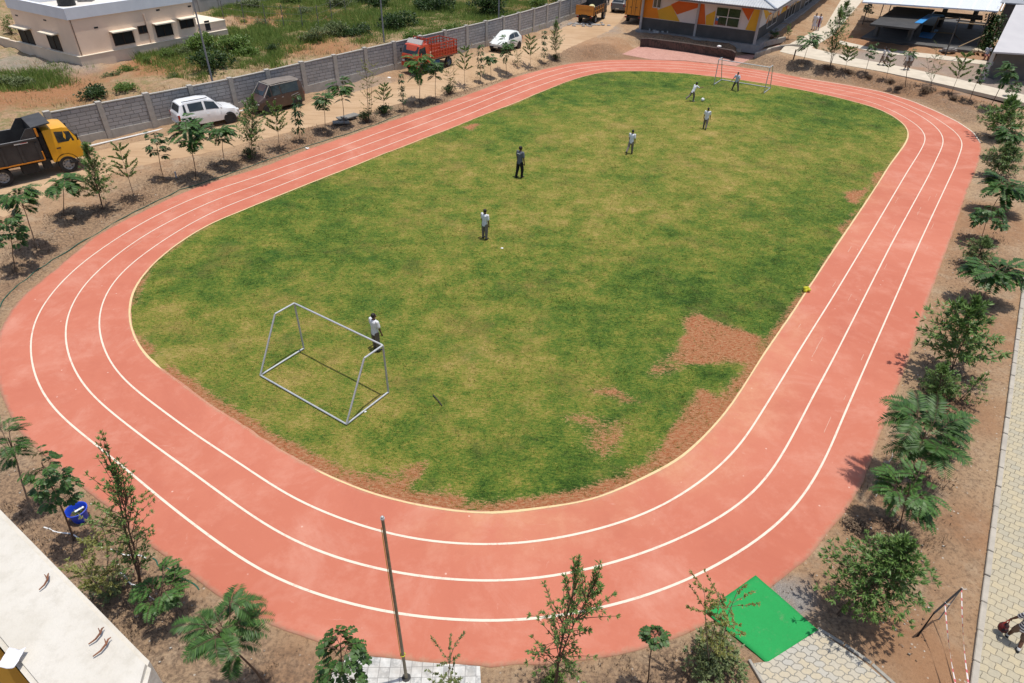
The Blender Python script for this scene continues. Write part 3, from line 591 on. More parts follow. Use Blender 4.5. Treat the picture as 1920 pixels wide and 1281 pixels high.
    b.f = [(i*(nn+1)+j, (i+1)*(nn+1)+j, (i+1)*(nn+1)+j+1, i*(nn+1)+j+1) for i in range(nn) for j in range(nn)]; b.mi = [0]*len(b.f)
    o = b.build('green_mat', gm, None, True); so = o.modifiers.new('thick', 'SOLIDIFY'); so.thickness = .035; so.offset = -1
    tag(o, 'bright green square mat laid across the track edge beside the cream pavers', 'mat')

# ---------------------------------------------------------------- trees and bushes: where they stand
LEFT = 'young trees on the verge between road and track'
BANK = 'young trees on the bank below the concrete path'
RIGHT = 'young trees in the soil strip beside the paver walkway'
FRONT = 'young trees at the near end of the track'
# kind, foot pixel, top pixel, crown width in pixels, group, label
TREE_SPEC = [
 ('B',(27,508),(3,400),70,LEFT,'dark broad-leaved sapling cut by the left photo edge, nearest on the road verge'),
 ('A',(70,468),(28,338),66,LEFT,'dark feathery sapling with long thin stem beside the dump truck rear wheel'),
 ('A',(119,408),(116,318),74,LEFT,'grey-green feathery sapling below the middle of the dump truck'),
 ('C+',(194,392),(166,262),66,LEFT,'bright bushy multi-stemmed tree in front of the yellow truck cab'),
 ('F',(252,374),(219,270),46,LEFT,'wispy yellow-green sapling just right of the dump truck cab'),
 ('B',(309,341),(287,244),48,LEFT,'sapling with clumps of round leaves between dump truck and white SUV'),
 ('A',(367,333),(353,212),72,LEFT,'dark umbrella-crowned feathery sapling in front of the white SUV rear half'),
 ('A',(422,313),(411,218),54,LEFT,'feathery sapling in front of the white SUV front wheel'),
 ('C+',(470,297),(475,180),52,LEFT,'bushy multi-stemmed tree in front of the brown van bonnet'),
 ('F',(524,280),(515,193),46,LEFT,'pale sapling with V-shaped branches below the brown van'),
 ('E',(562,265),(555,180),28,LEFT,'slender dark tiered sapling at the rear end of the brown van'),
 ('A',(610,250),(605,166),40,LEFT,'drooping dark feathery sapling, first one right of the brown van'),
 ('A',(645,237),(637,144),46,LEFT,'layered feathery sapling above the pile of stone slabs'),
 ('D',(693,226),(710,116),46,LEFT,'tall wispy multi-stemmed tree halfway between brown van and red lorry'),
 ('F',(718,212),(722,154),30,LEFT,'small pale sapling just right of the tall wispy tree'),
 ('E',(757,209),(750,138),18,LEFT,'slim dark tiered sapling left of the red lorry'),
 ('A',(786,194),(782,98),50,LEFT,'feathery thin-stemmed sapling in front of the red lorry cab'),
 ('A',(817,190),(815,108),36,LEFT,'feathery sapling in front of the red lorry front wheel'),
 ('D',(846,174),(850,104),34,LEFT,'bushy grey-green tree in front of the red lorry tail'),
 ('F',(871,163),(872,84),32,LEFT,'yellow-green sapling with spreading branches behind the red lorry'),
 ('E',(900,155),(902,84),20,LEFT,'dark tiered sapling at the left end of the white hatchback'),
 ('A',(921,148),(920,96),26,LEFT,'small feathery sapling in front of the white hatchback bonnet'),
 ('A',(949,140),(950,66),38,LEFT,'dark feathery sapling in front of the white hatchback door'),
 ('D',(970,125),(970,90),22,LEFT,'small pale wispy sapling at the rear of the white hatchback'),
 ('F',(995,127),(995,66),30,LEFT,'light green sapling with forked branches right of the white hatchback'),
 ('E',(1020,120),(1021,60),16,LEFT,'second last verge sapling, slim with dark tiers, near the dirt bank'),
 ('C+',(1041,112),(1042,36),27,LEFT,'leafy column-shaped tree, last on the verge before the dirt bank'),
 ('A',(1505,120),(1527,56),46,BANK,'bright feathery sapling at the corner of the concrete path'),
 ('C+',(1557,126),(1579,12),42,BANK,'tall tiered tree where the two concrete paths meet'),
 ('F',(1584,133),(1594,88),34,BANK,'yellowish sparse sapling left of the first walking pair'),
 ('B',(1621,140),(1643,78),24,BANK,'round-leaved dark sapling just left of the walking pair in grey'),
 ('F',(1661,151),(1678,90),17,BANK,'thin sparse sapling just right of the walking pair in grey'),
 ('A^',(1697,166),(1704,76),30,BANK,'umbrella-shaped feathery sapling above the second walking pair'),
 ('D',(1747,160),(1752,80),38,BANK,'wispy tree in front of the dark open shelter'),
 ('F',(1784,175),(1815,96),38,BANK,'yellow-green forked sapling in front of the scaffold'),
 ('B',(1817,190),(1848,116),30,BANK,'dark round-leaved sapling below the seated person'),
 ('A',(1855,203),(1906,104),42,BANK,'feathery sapling with a long leaning stem by the right photo edge'),
 ('B',(1889,190),(1911,150),26,BANK,'small round-leaved sapling on the path edge by the right photo edge'),
 ('A',(1449,80),(1452,56),18,'saplings beside the mural building','low feathery plant by the corner of the mural building'),
 ('C',(1478,74),(1482,46),16,'saplings beside the mural building','small leafy sapling halfway along the side of the mural building'),
 ('C',(1562,62),(1554,36),18,'saplings beside the mural building','small leafy sapling right of the pair in white and maroon'),
 ('C+',(1582,44),(1586,2),30,'saplings beside the mural building','tall leafy tree between mural building and dark shelter'),
 ('B',(1628,40),(1629,5),22,'saplings beside the mural building','round dark-leaved sapling at the left end of the pale shelter roof'),
 ('C+',(1872,260),(1902,182),84,RIGHT,'large leafy tree at the far end of the strip, below the concrete path'),
 ('A',(1880,296),(1898,232),56,RIGHT,'dark feathery tree second from the far end of the right strip'),
 ('C+',(1866,332),(1893,268),76,RIGHT,'light leafy tree whose shadow falls on the red track'),
 ('A',(1856,398),(1896,328),84,RIGHT,'dark feathery tree with glossy fronds halfway up the right strip'),
 ('B',(1838,452),(1862,380),74,RIGHT,'mid green tree with flat leaf tiers above the pale bushy one'),
 ('C+',(1822,500),(1852,444),62,RIGHT,'pale bushy tree just behind the dark spreading feathery one'),
 ('A',(1842,565),(1872,488),100,RIGHT,'dark spreading feathery tree reaching over the walkway kerb'),
 ('C+',(1785,697),(1822,556),132,RIGHT,'biggest dense leafy tree in the middle of the right strip'),
 ('C+',(1757,757),(1777,684),66,RIGHT,'small leafy shrub-like tree at the foot of the biggest dense tree'),
 ('C',(1790,757),(1850,696),70,RIGHT,'pale thin leaning sapling pointing toward the walkway'),
 ('B',(1748,838),(1776,758),92,RIGHT,'glossy round tree behind the large fern-like one'),
 ('A',(1722,900),(1722,774),176,RIGHT,'large fern-like feathery tree stretching over the track edge'),
 ('G',(1688,992),(1722,888),146,RIGHT,'tree with rows of small paired leaflets, third nearest in the right strip'),
 ('C+',(1570,1152),(1690,1012),172,RIGHT,'dense narrow-leaved tree nearest in the right strip, beside the green mat'),
 ('C',(1034,1305),(1082,1048),150,FRONT,'tall open narrow-leaved tree standing over two lane lines at the bottom'),
 ('L',(1214,1283),(1231,1180),42,FRONT,'tiny lollipop-shaped sapling with a thin bare stem at the bottom'),
 ('D',(1335,1248),(1388,1092),125,FRONT,'sparse yellowish tree half over the green mat'),
 ('B',(648,1345),(636,1188),92,FRONT,'glossy round-leaved tree in front of the grey tiles left of the pole'),
 ('D',(845,1335),(850,1216),110,FRONT,'thin sparse plant in front of the grey tiles right of the pole'),
 ('A',(512,1300),(372,1118),160,FRONT,'large fern-like tree at the lower left, in front of the track'),
 ('G',(283,1160),(318,1084),120,FRONT,'low tree with paired leaflets just behind the big fern-like tree'),
 ('C',(268,1136),(285,862),100,FRONT,'tall thin narrow-leaved tree reaching over the outer lane line at lower left'),
 ('D',(207,1108),(205,962),130,FRONT,'bushy fine-leaved tree between blue bucket and concrete parapet'),
 ('B',(138,1014),(88,832),84,FRONT,'dark round-leaved tree on a leaning stem left of the blue bucket'),
 ('A',(61,960),(-12,786),88,FRONT,'fern-like tree cut off by the left photo edge above the parapet'),
]
TREES = [tuple(G(*t[1])[:2]) for t in TREE_SPEC]
# ---------------------------------------------------------------- leaves
class Leaves:
    """collects leaf blades (base, direction, normal, length, width); each becomes one folded diamond"""
    def __init__(s): s.p = []; s.d = []; s.n = []; s.l = []; s.w = []
    def add(s, p, d, n, l, w_): s.p.append(tuple(p)); s.d.append(tuple(d)); s.n.append(tuple(n)); s.l.append(l); s.w.append(w_)
    def build(s, name, material, parent, droop=.25, mid=.45):
        p = np.array(s.p); d = np.array(s.d); n = np.array(s.n); l = np.array(s.l)[:, None]; w_ = np.array(s.w)[:, None]
        d /= np.linalg.norm(d, axis=1)[:, None]+1e-9; sd = np.cross(d, n); sd /= np.linalg.norm(sd, axis=1)[:, None]+1e-9; n = np.cross(sd, d)
        tip = p+d*l-n*l*droop; mc = p+d*l*mid+n*w_*.06
        a = mc+sd*w_*.5-n*w_*.12-n*l*droop*.2; b = mc-sd*w_*.5-n*w_*.12-n*l*droop*.2
        V = np.stack([p, a, tip, b], 1).reshape(-1, 3); i = np.arange(len(p))*4
        F = np.concatenate([np.stack([i, i+1, i+2], 1), np.stack([i, i+2, i+3], 1)])
        return npmesh(name, V, F, material, parent)
def leafmat(name, a, b): return mat(name, a, b, island=True, rough=.48, spec=.4, trans=.28)
LM = {'A': [leafmat('feather_leaf', (.03,.08,.016), (.075,.165,.03)), leafmat('feather_leaf_bright', (.05,.13,.022), (.11,.22,.04))],
      'B': [leafmat('round_leaf', (.03,.08,.018), (.08,.165,.036)), leafmat('round_leaf_dark', (.022,.06,.015), (.06,.13,.03))],
      'C': [leafmat('lance_leaf', (.07,.15,.032), (.17,.27,.07)), leafmat('lance_leaf_grey', (.085,.15,.045), (.18,.25,.085))],
      'D': [leafmat('fine_leaf', (.08,.125,.035), (.19,.23,.07)), leafmat('fine_leaf_yellow', (.14,.165,.035), (.28,.28,.08))],
      'L': [leafmat('round_leaf', (.03,.08,.018), (.08,.165,.036))]*2,
      'E': [leafmat('droop_leaf', (.024,.065,.018), (.06,.13,.03))]*2,
      'F': [leafmat('pale_leaf', (.08,.14,.03), (.17,.24,.06)), leafmat('yellow_leaf', (.12,.17,.03), (.24,.28,.06))],
      'G': [leafmat('pinnate_leaf', (.04,.105,.02), (.09,.19,.036))]*2}
def rv(r, a): return Vector((r.uniform(-a, a), r.uniform(-a, a), r.uniform(-a, a)))
def frond(L, B, r, p, d, ln, pairs, pl, pw, sag, spread=.9, rach=.006):
    """a compound leaf: curved rachis with leaflets in pairs"""
    p = Vector(p); d = Vector(d).normalized(); pts = [p.copy()]; n = pairs+2; st = ln/n
    for k in range(n):
        d = (d+Vector((0, 0, -sag/n))).normalized(); q = p+d*st; s = d.cross(Vector((0, 0, 1)))
        s = s.normalized() if s.length > 1e-3 else Vector((1, 0, 0)); up = s.cross(d)
        if k > 1:
            u = k/n; sz = (.45+.9*math.sin(PI*min(1, u*.93+.08)))*r.uniform(.85, 1.12)
            for sg in (-1, 1):
                dd = s*sg*spread+d*.55+up*.08+rv(r, .07); L.add(q, dd, up+rv(r, .25), pl*sz, pw*sz)
        p = q; pts.append(p.copy())
    B.path([tuple(x) for x in pts[::2]], [rach*(1-.6*i/len(pts[::2])) for i in range(len(pts[::2]))], 4)
def stem(B, r, a, b, r0, r1, wig, n=6, sides=6):
    a = Vector(a); b = Vector(b); L_ = (b-a).length; o = Vector((0, 0, 0)); P = []
    for k in range(n+1):
        u = k/n; o = o+rv(r, wig*L_/n); P.append(a+(b-a)*u+o*(1-abs(2*u-1)*.3)*(0 if k == 0 else 1))
    B.path([tuple(p) for p in P], [r0+(r1-r0)*k/n for k in range(n+1)], sides); return P
def on(P, u):
    k = u*(len(P)-1); i = min(int(k), len(P)-2); return P[i]+(P[i+1]-P[i])*(k-i)
def cluster(L, r, p, ax, n, ln, wd_, spread, droop=0.):
    ax = Vector(ax).normalized()
    for _ in range(n):
        d = (ax+rv(r, spread)+Vector((0, 0, -droop))).normalized(); L.add(Vector(p)+rv(r, ln*.18), d, Vector((0, 0, 1))+rv(r, .6)-d*.3, ln*r.uniform(.7, 1.2), wd_*r.uniform(.8, 1.2))
def grow(kind, h, w_, lean, r, near):
    """-> stem mesh, leaves; h height, w_ crown width, lean horizontal offset of the top"""
    B = MB(); L = Leaves(); R_ = w_/2; top = Vector((lean[0], lean[1], h)); t0 = .008+.0052*h
    if kind[0] == 'A':
        P = stem(B, r, (0, 0, -.08), top*.76, t0, t0*.55, .07); fl = max(R_*(.74 if near else .95), .35)
        starts = [(on(P, r.uniform(.66 if kind == 'A' else .92, 1.)), r.uniform(0, 2*PI)) for _ in range(14 if kind == 'A' else 9)]
        for k in range(r.randint(4, 6)):
            a = k*2.4+r.uniform(-.4, .4); e = on(P, r.uniform(.75, 1.))+Vector((math.cos(a)*R_*.32, math.sin(a)*R_*.32, h*r.uniform(.08, .26)))
            Q = stem(B, r, on(P, .8), e, t0*.45, t0*.25, .08, 4, 5)
            for j in range(6 if kind == 'A' else 2): starts.append((on(Q, r.uniform(.5, 1.)), a+r.uniform(-1.2, 1.2)))
        for p, a in starts:
            el = r.uniform(-.05 if kind == 'A' else .3, .8); frond(L, B, r, p, (math.cos(a), math.sin(a), el), fl*r.uniform(.6, 1.08), 19 if near else 10, fl*.25, fl*(.036 if near else .09), r.uniform(.7, 1.5), 1.)
    elif kind == 'G':
        P = stem(B, r, (0, 0, -.08), top*.8, t0, t0*.5, .1); fl = R_*.72
        for k in range(7):
            a = k*2.4+r.uniform(-.4, .4); e = on(P, r.uniform(.5, 1.))+Vector((math.cos(a)*R_*.42, math.sin(a)*R_*.42, h*r.uniform(.02, .25)))
            Q = stem(B, r, on(P, .55), e, t0*.45, t0*.22, .1, 4, 5)
            for j in range(10): frond(L, B, r, on(Q, r.uniform(.35, 1.)), (math.cos(a+r.uniform(-1.2, 1.2)), math.sin(a+r.uniform(-1.2, 1.2)), r.uniform(0, .6)), fl*r.uniform(.55, .85), 10, fl*.16, fl*.062, r.uniform(.5, 1.1), 1.)
    elif kind in 'BL':
        P = stem(B, r, (0, 0, -.08), top*.92, t0, t0*.4, .08); nb = 15 if near else 14; lf = max(.085, R_*.14)
        if kind == 'L': lf = .055; nb = 9
        for k in range(nb):
            a = k*2.4+r.uniform(-.4, .4); u = (.52 if kind == 'B' else .9)+(.48 if kind == 'B' else .1)*k/nb; rr_ = R_*(.6 if k < nb*.6 else .36)*r.uniform(.7, 1.1)
            e = on(P, u)+Vector((math.cos(a)*rr_, math.sin(a)*rr_, h*.06*r.uniform(.2, 1.6))); Q = stem(B, r, on(P, u), e, t0*.35, t0*.15, .1, 4, 4)
            for j in range(7 if near else 6):
                aa = a+r.uniform(-1.4, 1.4); frond(L, B, r, on(Q, r.uniform(.35, 1.)), (math.cos(aa), math.sin(aa), r.uniform(-.1, .5)), lf*r.uniform(2.6, 4.), 4, lf*1.15, lf*.72, r.uniform(.6, 1.4), .95, .004)
    elif kind[0] == 'C':
        ns = r.choice([2, 3, 3]); dn = 2.5 if '+' in kind else 1.15; lf = max(.10, w_*.074); nc = int((36 if near else 30)*dn)
        if '+' in kind: lf = max(lf, w_*.082)
        if '+' in kind and not near: nc = int(nc*1.9)
        if near: lf = min(lf, .125 if '+' in kind else .088); nc = int(nc*(1.6 if '+' in kind else 1.5))
        for s_ in range(ns):
            off = Vector((r.uniform(-.3, .3)*R_, r.uniform(-.3, .3)*R_, r.uniform(-.16, 0)*h)) if s_ else Vector((0, 0, 0))
            P = stem(B, r, (r.uniform(-.06, .06), r.uniform(-.06, .06), -.08), top*.95+off, t0*(.9 if s_ == 0 else .5), t0*.2, .1)
            for k in range(nc//ns*(2 if near else 1)):
                u = r.uniform(.3, 1.) if near else r.uniform(.25, 1.); a = r.uniform(0, 2*PI); wd2 = math.sin(PI*min(1, (u-.2)/.8*.86+.14))*R_*r.uniform(.25, 1.08)
                e = on(P, u)+Vector((math.cos(a)*wd2, math.sin(a)*wd2, h*r.uniform(.0, .11))); Q = stem(B, r, on(P, u*.93), e, t0*.24, .004, .1, 3, 4)
                for j in range(3): cluster(L, r, on(Q, (.55, .8, 1.)[j]), e-on(P, u)+Vector((0, 0, .12)), 7 if j < 2 else 11, lf, lf*.27, .85, .1)
    elif kind == 'D':
        ns = r.choice([3, 4]); lf = max(.056, w_*.042)
        for s_ in range(ns):
            off = Vector((r.uniform(-.9, .9)*R_, r.uniform(-.9, .9)*R_, r.uniform(-.3, 0)*h)) if s_ else Vector((0, 0, 0))
            P = stem(B, r, (r.uniform(-.08, .08), r.uniform(-.08, .08), -.08), top*.97+off, t0*.6, .004, .12)
            for k in range(16 if near else 11):
                u = r.uniform(.2, 1.); a = r.uniform(0, 2*PI); e = on(P, u)+Vector((math.cos(a), math.sin(a), r.uniform(.1, .9)))*R_*r.uniform(.25, .8)
                Q = stem(B, r, on(P, u), e, .006, .003, .14, 4, 4)
                for j in range(17): cluster(L, r, on(Q, r.uniform(.2, 1.)), e-on(P, u), 3, lf, lf*.42, .9)
    elif kind == 'E':
        P = stem(B, r, (0, 0, -.08), top, t0*.8, .006, .06, 8); lf = max(.17, w_*.3)
        for c_ in range(5):
            u0 = .3+.17*c_; n_ = 46-6*abs(c_-2)
            for k in range(n_):
                u = min(1, u0+r.uniform(-.05, .05)); a = r.uniform(0, 2*PI); q = on(P, u)+Vector((math.cos(a), math.sin(a), .2))*R_*r.uniform(.1, .62)*(1.15-.12*c_)
                L.add(q, (math.cos(a), math.sin(a), r.uniform(-1.1, .1)), Vector((math.cos(a)*.4, math.sin(a)*.4, 1))+rv(r, .3), lf*r.uniform(.7, 1.1), lf*.38)
    elif kind == 'F':
        P = stem(B, r, (0, 0, -.08), top*.95, t0*.75, .006, .05, 8); lf = max(.10, w_*.085)
        for tier in range(4):
            u = .42+.16*tier
            for k in range(5):
                a = k*2*PI/5+tier*.6+r.uniform(-.25, .25); ln = R_*(1.1-.16*tier)*r.uniform(.75, 1.1); e = on(P, u)+Vector((math.cos(a)*ln, math.sin(a)*ln, ln*r.uniform(.45, .85)))
                Q = stem(B, r, on(P, u), e, .009, .004, .06, 4, 4)
                for j in range(9): cluster(L, r, on(Q, .25+.75*j/8), (math.cos(a)*.3, math.sin(a)*.3, 1), 7, lf, lf*.48, .9)
    return B, L
def make_tree(i, spec):
    kind, foot, tp, wpx, grp, label = spec; g = G(*foot); g[2] = gz(g[0], g[1])
    r = random.Random(900+i); dist = np.linalg.norm(g-np.array([0, 0, CAM_H])); mpp = ((g-np.array([0, 0, CAM_H]))@CF)/FPX
    h = min(max(height_to(g, *tp), .6), 5.0); w_ = max(wpx*mpp*1.02, .35)
    v = proj(g+np.array([0, 0, h])); ex = (tp[0]-v[0])*mpp; lean = (max(-.8, min(.8, ex)), r.uniform(-.08, .08)*h)
    o = thing('young_tree', label, 'tree', g, 0, grp); near = dist < 24
    B, L = grow(kind, h, w_, lean, r, near)
    B.build('trunk', BARKP if kind in 'DF' or (kind == 'A' and i % 2) else BARK, o, True, recalc=False); L.build('crown', LM[kind[0]][1 if r.random() < (.35 if kind != 'C' else .3) else 0], o, droop=.3 if kind in 'BE' else .12)
# ---------------------------------------------------------------- scrub
BUSH = [ # centre-foot pixel, width px, height px, colour 0 grey 1 green 2 dark, label
 ((12,170),50,26,0,'grey-green weedy bush at the left photo edge below the house wall'),
 ((48,168),44,22,0,'low grey-green bush just left of the dry stalks below the house wall'),
 ((182,192),58,32,2,'dark sprawling thorn bush right behind the block wall near the dump truck'),
 ((210,152),34,16,0,'small pale bush under the corner of the house wall'),
 ((245,143),36,22,1,'light bush beside the small pale one at the house wall corner'),
 ((243,180),44,22,1,'bright weedy bush behind the second wall bay right of the truck'),
 ((282,124),20,20,1,'small upright bush against the house compound wall'),
 ((318,118),30,26,1,'rounded bush against the compound wall, left of a wider one'),
 ((345,112),34,24,0,'wide pale bush at the compound wall below the third window'),
 ((385,102),60,40,1,'large green bush at the right end of the compound wall'),
 ((405,140),70,50,2,'big dark green bush beside the tall lamp pole'),
 ((440,104),60,40,1,'large bright bush right of the tall lamp pole'),
 ((330,155),30,18,0,'low tuft bush on the red earth bank'),
 ((462,112),54,32,1,'green bush above the brown van'),
 ((517,104),30,20,2,'small dark bush on the dirt behind the brown van'),
 ((590,84),44,34,0,'grey feathery bush below the wire fence end'),
 ((628,76),50,36,0,'olive bush beside the grass bank below the wire fence'),
 ((668,76),56,34,2,'dark bush on the bank in front of the bright grass'),
 ((748,60),62,54,2,'tall dark thorn tree-bush left of the red lorry'),
 ((700,20),66,36,2,'dark thorn bush at the top of the bank by the lamp pole'),
 ((815,26),80,40,2,'large dark thorn bush at the top edge above the red lorry'),
 ((922,36),70,52,2,'large dark thorn bush behind the wall above the white hatchback'),
 ((1012,20),42,26,1,'bright green bush behind the wall beyond the hatchback'),
 ((1042,10),30,18,1,'small green bush at the far top behind the wall'),
 ((548,16),40,26,1,'bright green bush in front of the far grey wall'),
 ((475,22),44,26,0,'grey-green bush at the foot of the far grey wall'),
 ((490,54),26,20,0,'small grey bush between two wire fence posts'),
 ((375,22),30,24,1,'green bush behind the annex of the cream house'),
 ((28,74),26,50,1,'leafy shrub inside the compound at the left side of the house'),
 ((640,20),50,30,0,'olive bush beyond the far end of the wire fence'),
 ((573,34),30,18,0,'small dull bush in the fenced red plot'),
 ((850,70),40,24,1,'low bright bush behind the wall above the red lorry bed'),
 ((780,84),44,26,1,'low bright grass-bush behind the wall left of the red lorry'),
]
LOWB = [((472,300),30,28,2,'dark low shrub at the foot of the tree by the brown van bonnet'),((690,230),30,26,2,'dark low shrub at the foot of the tall wispy verge tree'),((720,215),34,20,2,'spreading low shrub right of the tall wispy verge tree'),((843,177),26,22,2,'dense low shrub at the foot of the bushy tree by the lorry tail'),((1041,114),16,14,2,'dark low shrub at the foot of the last verge tree'),((210,1105),70,46,0,'dry twiggy shrub at the foot of the bushy tree near the parapet'),((1330,1258),120,60,0,'dense twiggy shrub under the sparse yellowish tree by the green mat'),((1035,1290),44,44,1,'leafy basal shoots at the foot of the tall open tree'),((1755,740),60,40,2,'dark low shrub below the biggest dense tree')]+[(f, w_, h_, 3, 'dead brown brush '+t_) for f, w_, h_, t_ in (((1553,131),22,8,'at the foot of the tall tiered tree where paths meet'),((1592,138),18,7,'left of the round-leaved bank sapling'),((1626,146),17,7,'just below the round-leaved bank sapling'),((1666,155),17,8,'in front of the first pupil pair'),((1682,169),18,8,'beside the track below the second pupil pair'),((1737,171),27,12,'below the wispy tree on the bank'),((1789,187),21,9,'below the yellow-green forked bank sapling'),((1600,985),40,16,'at the bend of the outer track edge'))]
BM = [leafmat('scrub_grey', (.11,.15,.055), (.22,.26,.11)), leafmat('scrub_green', (.09,.165,.03), (.19,.27,.06)), leafmat('scrub_dark', (.025,.055,.015), (.07,.12,.03)), mat('dead_brush', (.12, .08, .055), (.26, .19, .125), island=True, rough=.95)]
def make_bush(i, spec, grp):
    (px, py), wpx, hpx, c, label = spec; g = G(px, py); bw = py < 200 and px < 1060 and bool(beyond_wall(g[0], g[1])); g[2] = gz(g[0], g[1])+(.1 if bw else 0)
    r = random.Random(400+i); mpp = ((g-np.array([0, 0, CAM_H]))@CF)/FPX; w_ = wpx*mpp; h = hpx*mpp*.95
    o = thing('bush', label, 'bush', g, 0, grp); B = MB(); L = Leaves(); lf = max(.055, min(.24, w_*.065)); n = int(min(300, 70+w_*42))
    lob = [(r.uniform(-.3, .3)*w_, r.uniform(-.3, .3)*w_, r.uniform(.3, .68)*h, r.uniform(.22, .36)) for _ in range(6)]
    for k in range(n):
        q = lob[k % 6]; d = Vector((r.gauss(0, 1), r.gauss(0, 1), abs(r.gauss(0, .9)))).normalized(); rad = r.uniform(.55, 1.)
        e = Vector((q[0]+d.x*q[3]*w_*rad, q[1]+d.y*q[3]*w_*rad, max(.04, q[2]+d.z*q[3]*h*1.1*rad-.1*h)))
        if k % 3 == 0: B.path([(e.x*.1, e.y*.1, -.05), (e.x*.6, e.y*.6, e.z*.55), tuple(e)], [.014, .009, .004], 4)
        for j in range(3): cluster(L, r, e+rv(r, lf*1.2), d+Vector((0, 0, .4)), 5, lf, lf*.5, .9)
    B.build('stems', BARK, o, recalc=False); L.build('foliage', BM[c], o)
def make_groundcover():
    rg = np.random.default_rng(8)
    def tufts(name, P, hmax, spread, B, cm, zoff=0.):
        n = len(P)*B; p = np.repeat(P, B, 0); p = p+rg.normal(0, spread, (n, 2)); z = terrain(p[:, 0], p[:, 1])+zoff
        a = rg.uniform(0, 2*PI, n); h = rg.uniform(.35, 1, n)*hmax; wd_ = rg.uniform(.006, .016, n)*(1 if hmax < .3 else 2.6); a2 = rg.uniform(0, 2*PI, n); ln = h*rg.uniform(.1, .8, n)
        b0 = np.c_[p[:, 0]-np.cos(a)*wd_, p[:, 1]-np.sin(a)*wd_, z-.03]; b1 = np.c_[p[:, 0]+np.cos(a)*wd_, p[:, 1]+np.sin(a)*wd_, z-.03]
        tp = np.c_[p[:, 0]+np.cos(a2)*ln, p[:, 1]+np.sin(a2)*ln, z+h]
        stuff(npmesh(name, np.stack([b0, b1, tp], 1).reshape(-1, 3), np.arange(3*n).reshape(-1, 3), cm))
    def samp(n, x0, x1, y0, y1): return np.c_[rg.uniform(x0, x1, n), rg.uniform(y0, y1, n)]
    P = samp(60000, -52, 14, 40, 104); bw = beyond_wall(P[:, 0], P[:, 1]); P = P[bw]
    keep = fbm(P[:, 0]*.22, P[:, 1]*.22, 131, 3)
    tufts('dry_grass', P[keep > .47][:5200], .42, .16, 9, mat('straw', (.34, .25, .12), (.46, .36, .19), island=True, rough=.9), .25)
    gm = blob([(720,45,10,1),(850,30,9,1),(680,20,8,1),(780,60,6,1),(900,20,8,1),(390,115,5,1),(330,118,2,.6),(430,90,7,1),(60,160,4,.36),(470,95,5,1),(500,20,6,1),(620,65,5,1)], P[:, 0], P[:, 1])
    tufts('weeds', P[(gm > .3)][:15000], .62, .24, 12, mat('weed_green', (.11, .20, .035), (.25, .30, .075), island=True, rough=.8, trans=.25), .25)
    # litter of pale stones and clods on the bare soil
    Q = np.vstack([samp(30000, -34, 48, 6, 84), samp(5200, -9, 16, 4, 16), samp(5200, 6, 26, 6, 30)]); d = pdist(OUT_S, Q[:, 0], Q[:, 1]); Q = Q[(~inside(OUT_S, Q[:, 0], Q[:, 1])) & (d > .3) & (d < 4.5)]
    Q = Q[(hard_mask(Q[:, 0], Q[:, 1]) < .1) & (road_mask(Q[:, 0], Q[:, 1]) < .5) & (~inside(PAVE, Q[:, 0], Q[:, 1]))]
    Q = Q[fbm(Q[:, 0]*.8, Q[:, 1]*.8, 77, 3) > .36]
    ico = np.array([(1,0,0),(-1,0,0),(0,1,0),(0,-1,0),(0,0,1),(0,0,-1)], float); fc = np.array([(0,2,4),(2,1,4),(1,3,4),(3,0,4),(2,0,5),(1,2,5),(3,1,5),(0,3,5)])
    for name, part, cm, s0, s1 in (('pale_stones', Q[::4], mat('stone_pale', (.52, .48, .42), (.36, .32, .27), island=True), .012, .045), ('soil_clods', Q[1::2], mat('clod', (.20, .13, .08), (.11, .075, .05), island=True), .012, .05), ('soil_clods', Q[2::4], mat('clod_grey', (.30, .25, .20), (.2, .16, .125), island=True), .015, .05)):
        k = len(part); s = s0+(s1-s0)*rg.random(k)**3; V = ico[None]*s[:, None, None]*rg.uniform(.6, 1.3, (k, 6, 1))*np.array([1, 1, .6]); a = rg.uniform(0, 2*PI, k)
        x = V[..., 0]*np.cos(a)[:, None]-V[..., 1]*np.sin(a)[:, None]; y = V[..., 0]*np.sin(a)[:, None]+V[..., 1]*np.cos(a)[:, None]
        z = terrain(part[:, 0], part[:, 1])+s*.25; V = np.stack([x+part[:, :1], y+part[:, 1:], V[..., 2]+z[:, None]], -1)
        stuff(npmesh(name, V.reshape(-1, 3), (fc[None]+np.arange(k)[:, None, None]*6).reshape(-1, 3), cm))
    # fallen leaves and dead twigs in the planting pits
    T = np.array(TREES); T = T[rg.integers(0, len(T), 11000)]+rg.normal(0, .5, (11000, 2)); T = T[(~inside(OUT_S, T[:, 0], T[:, 1])) & (hard_mask(T[:, 0], T[:, 1]) < .1)]
    tufts('dead_twigs', T, .16, .08, 3, mat('dead_twig', (.09, .06, .04), (.20, .14, .09), island=True, rough=.95))

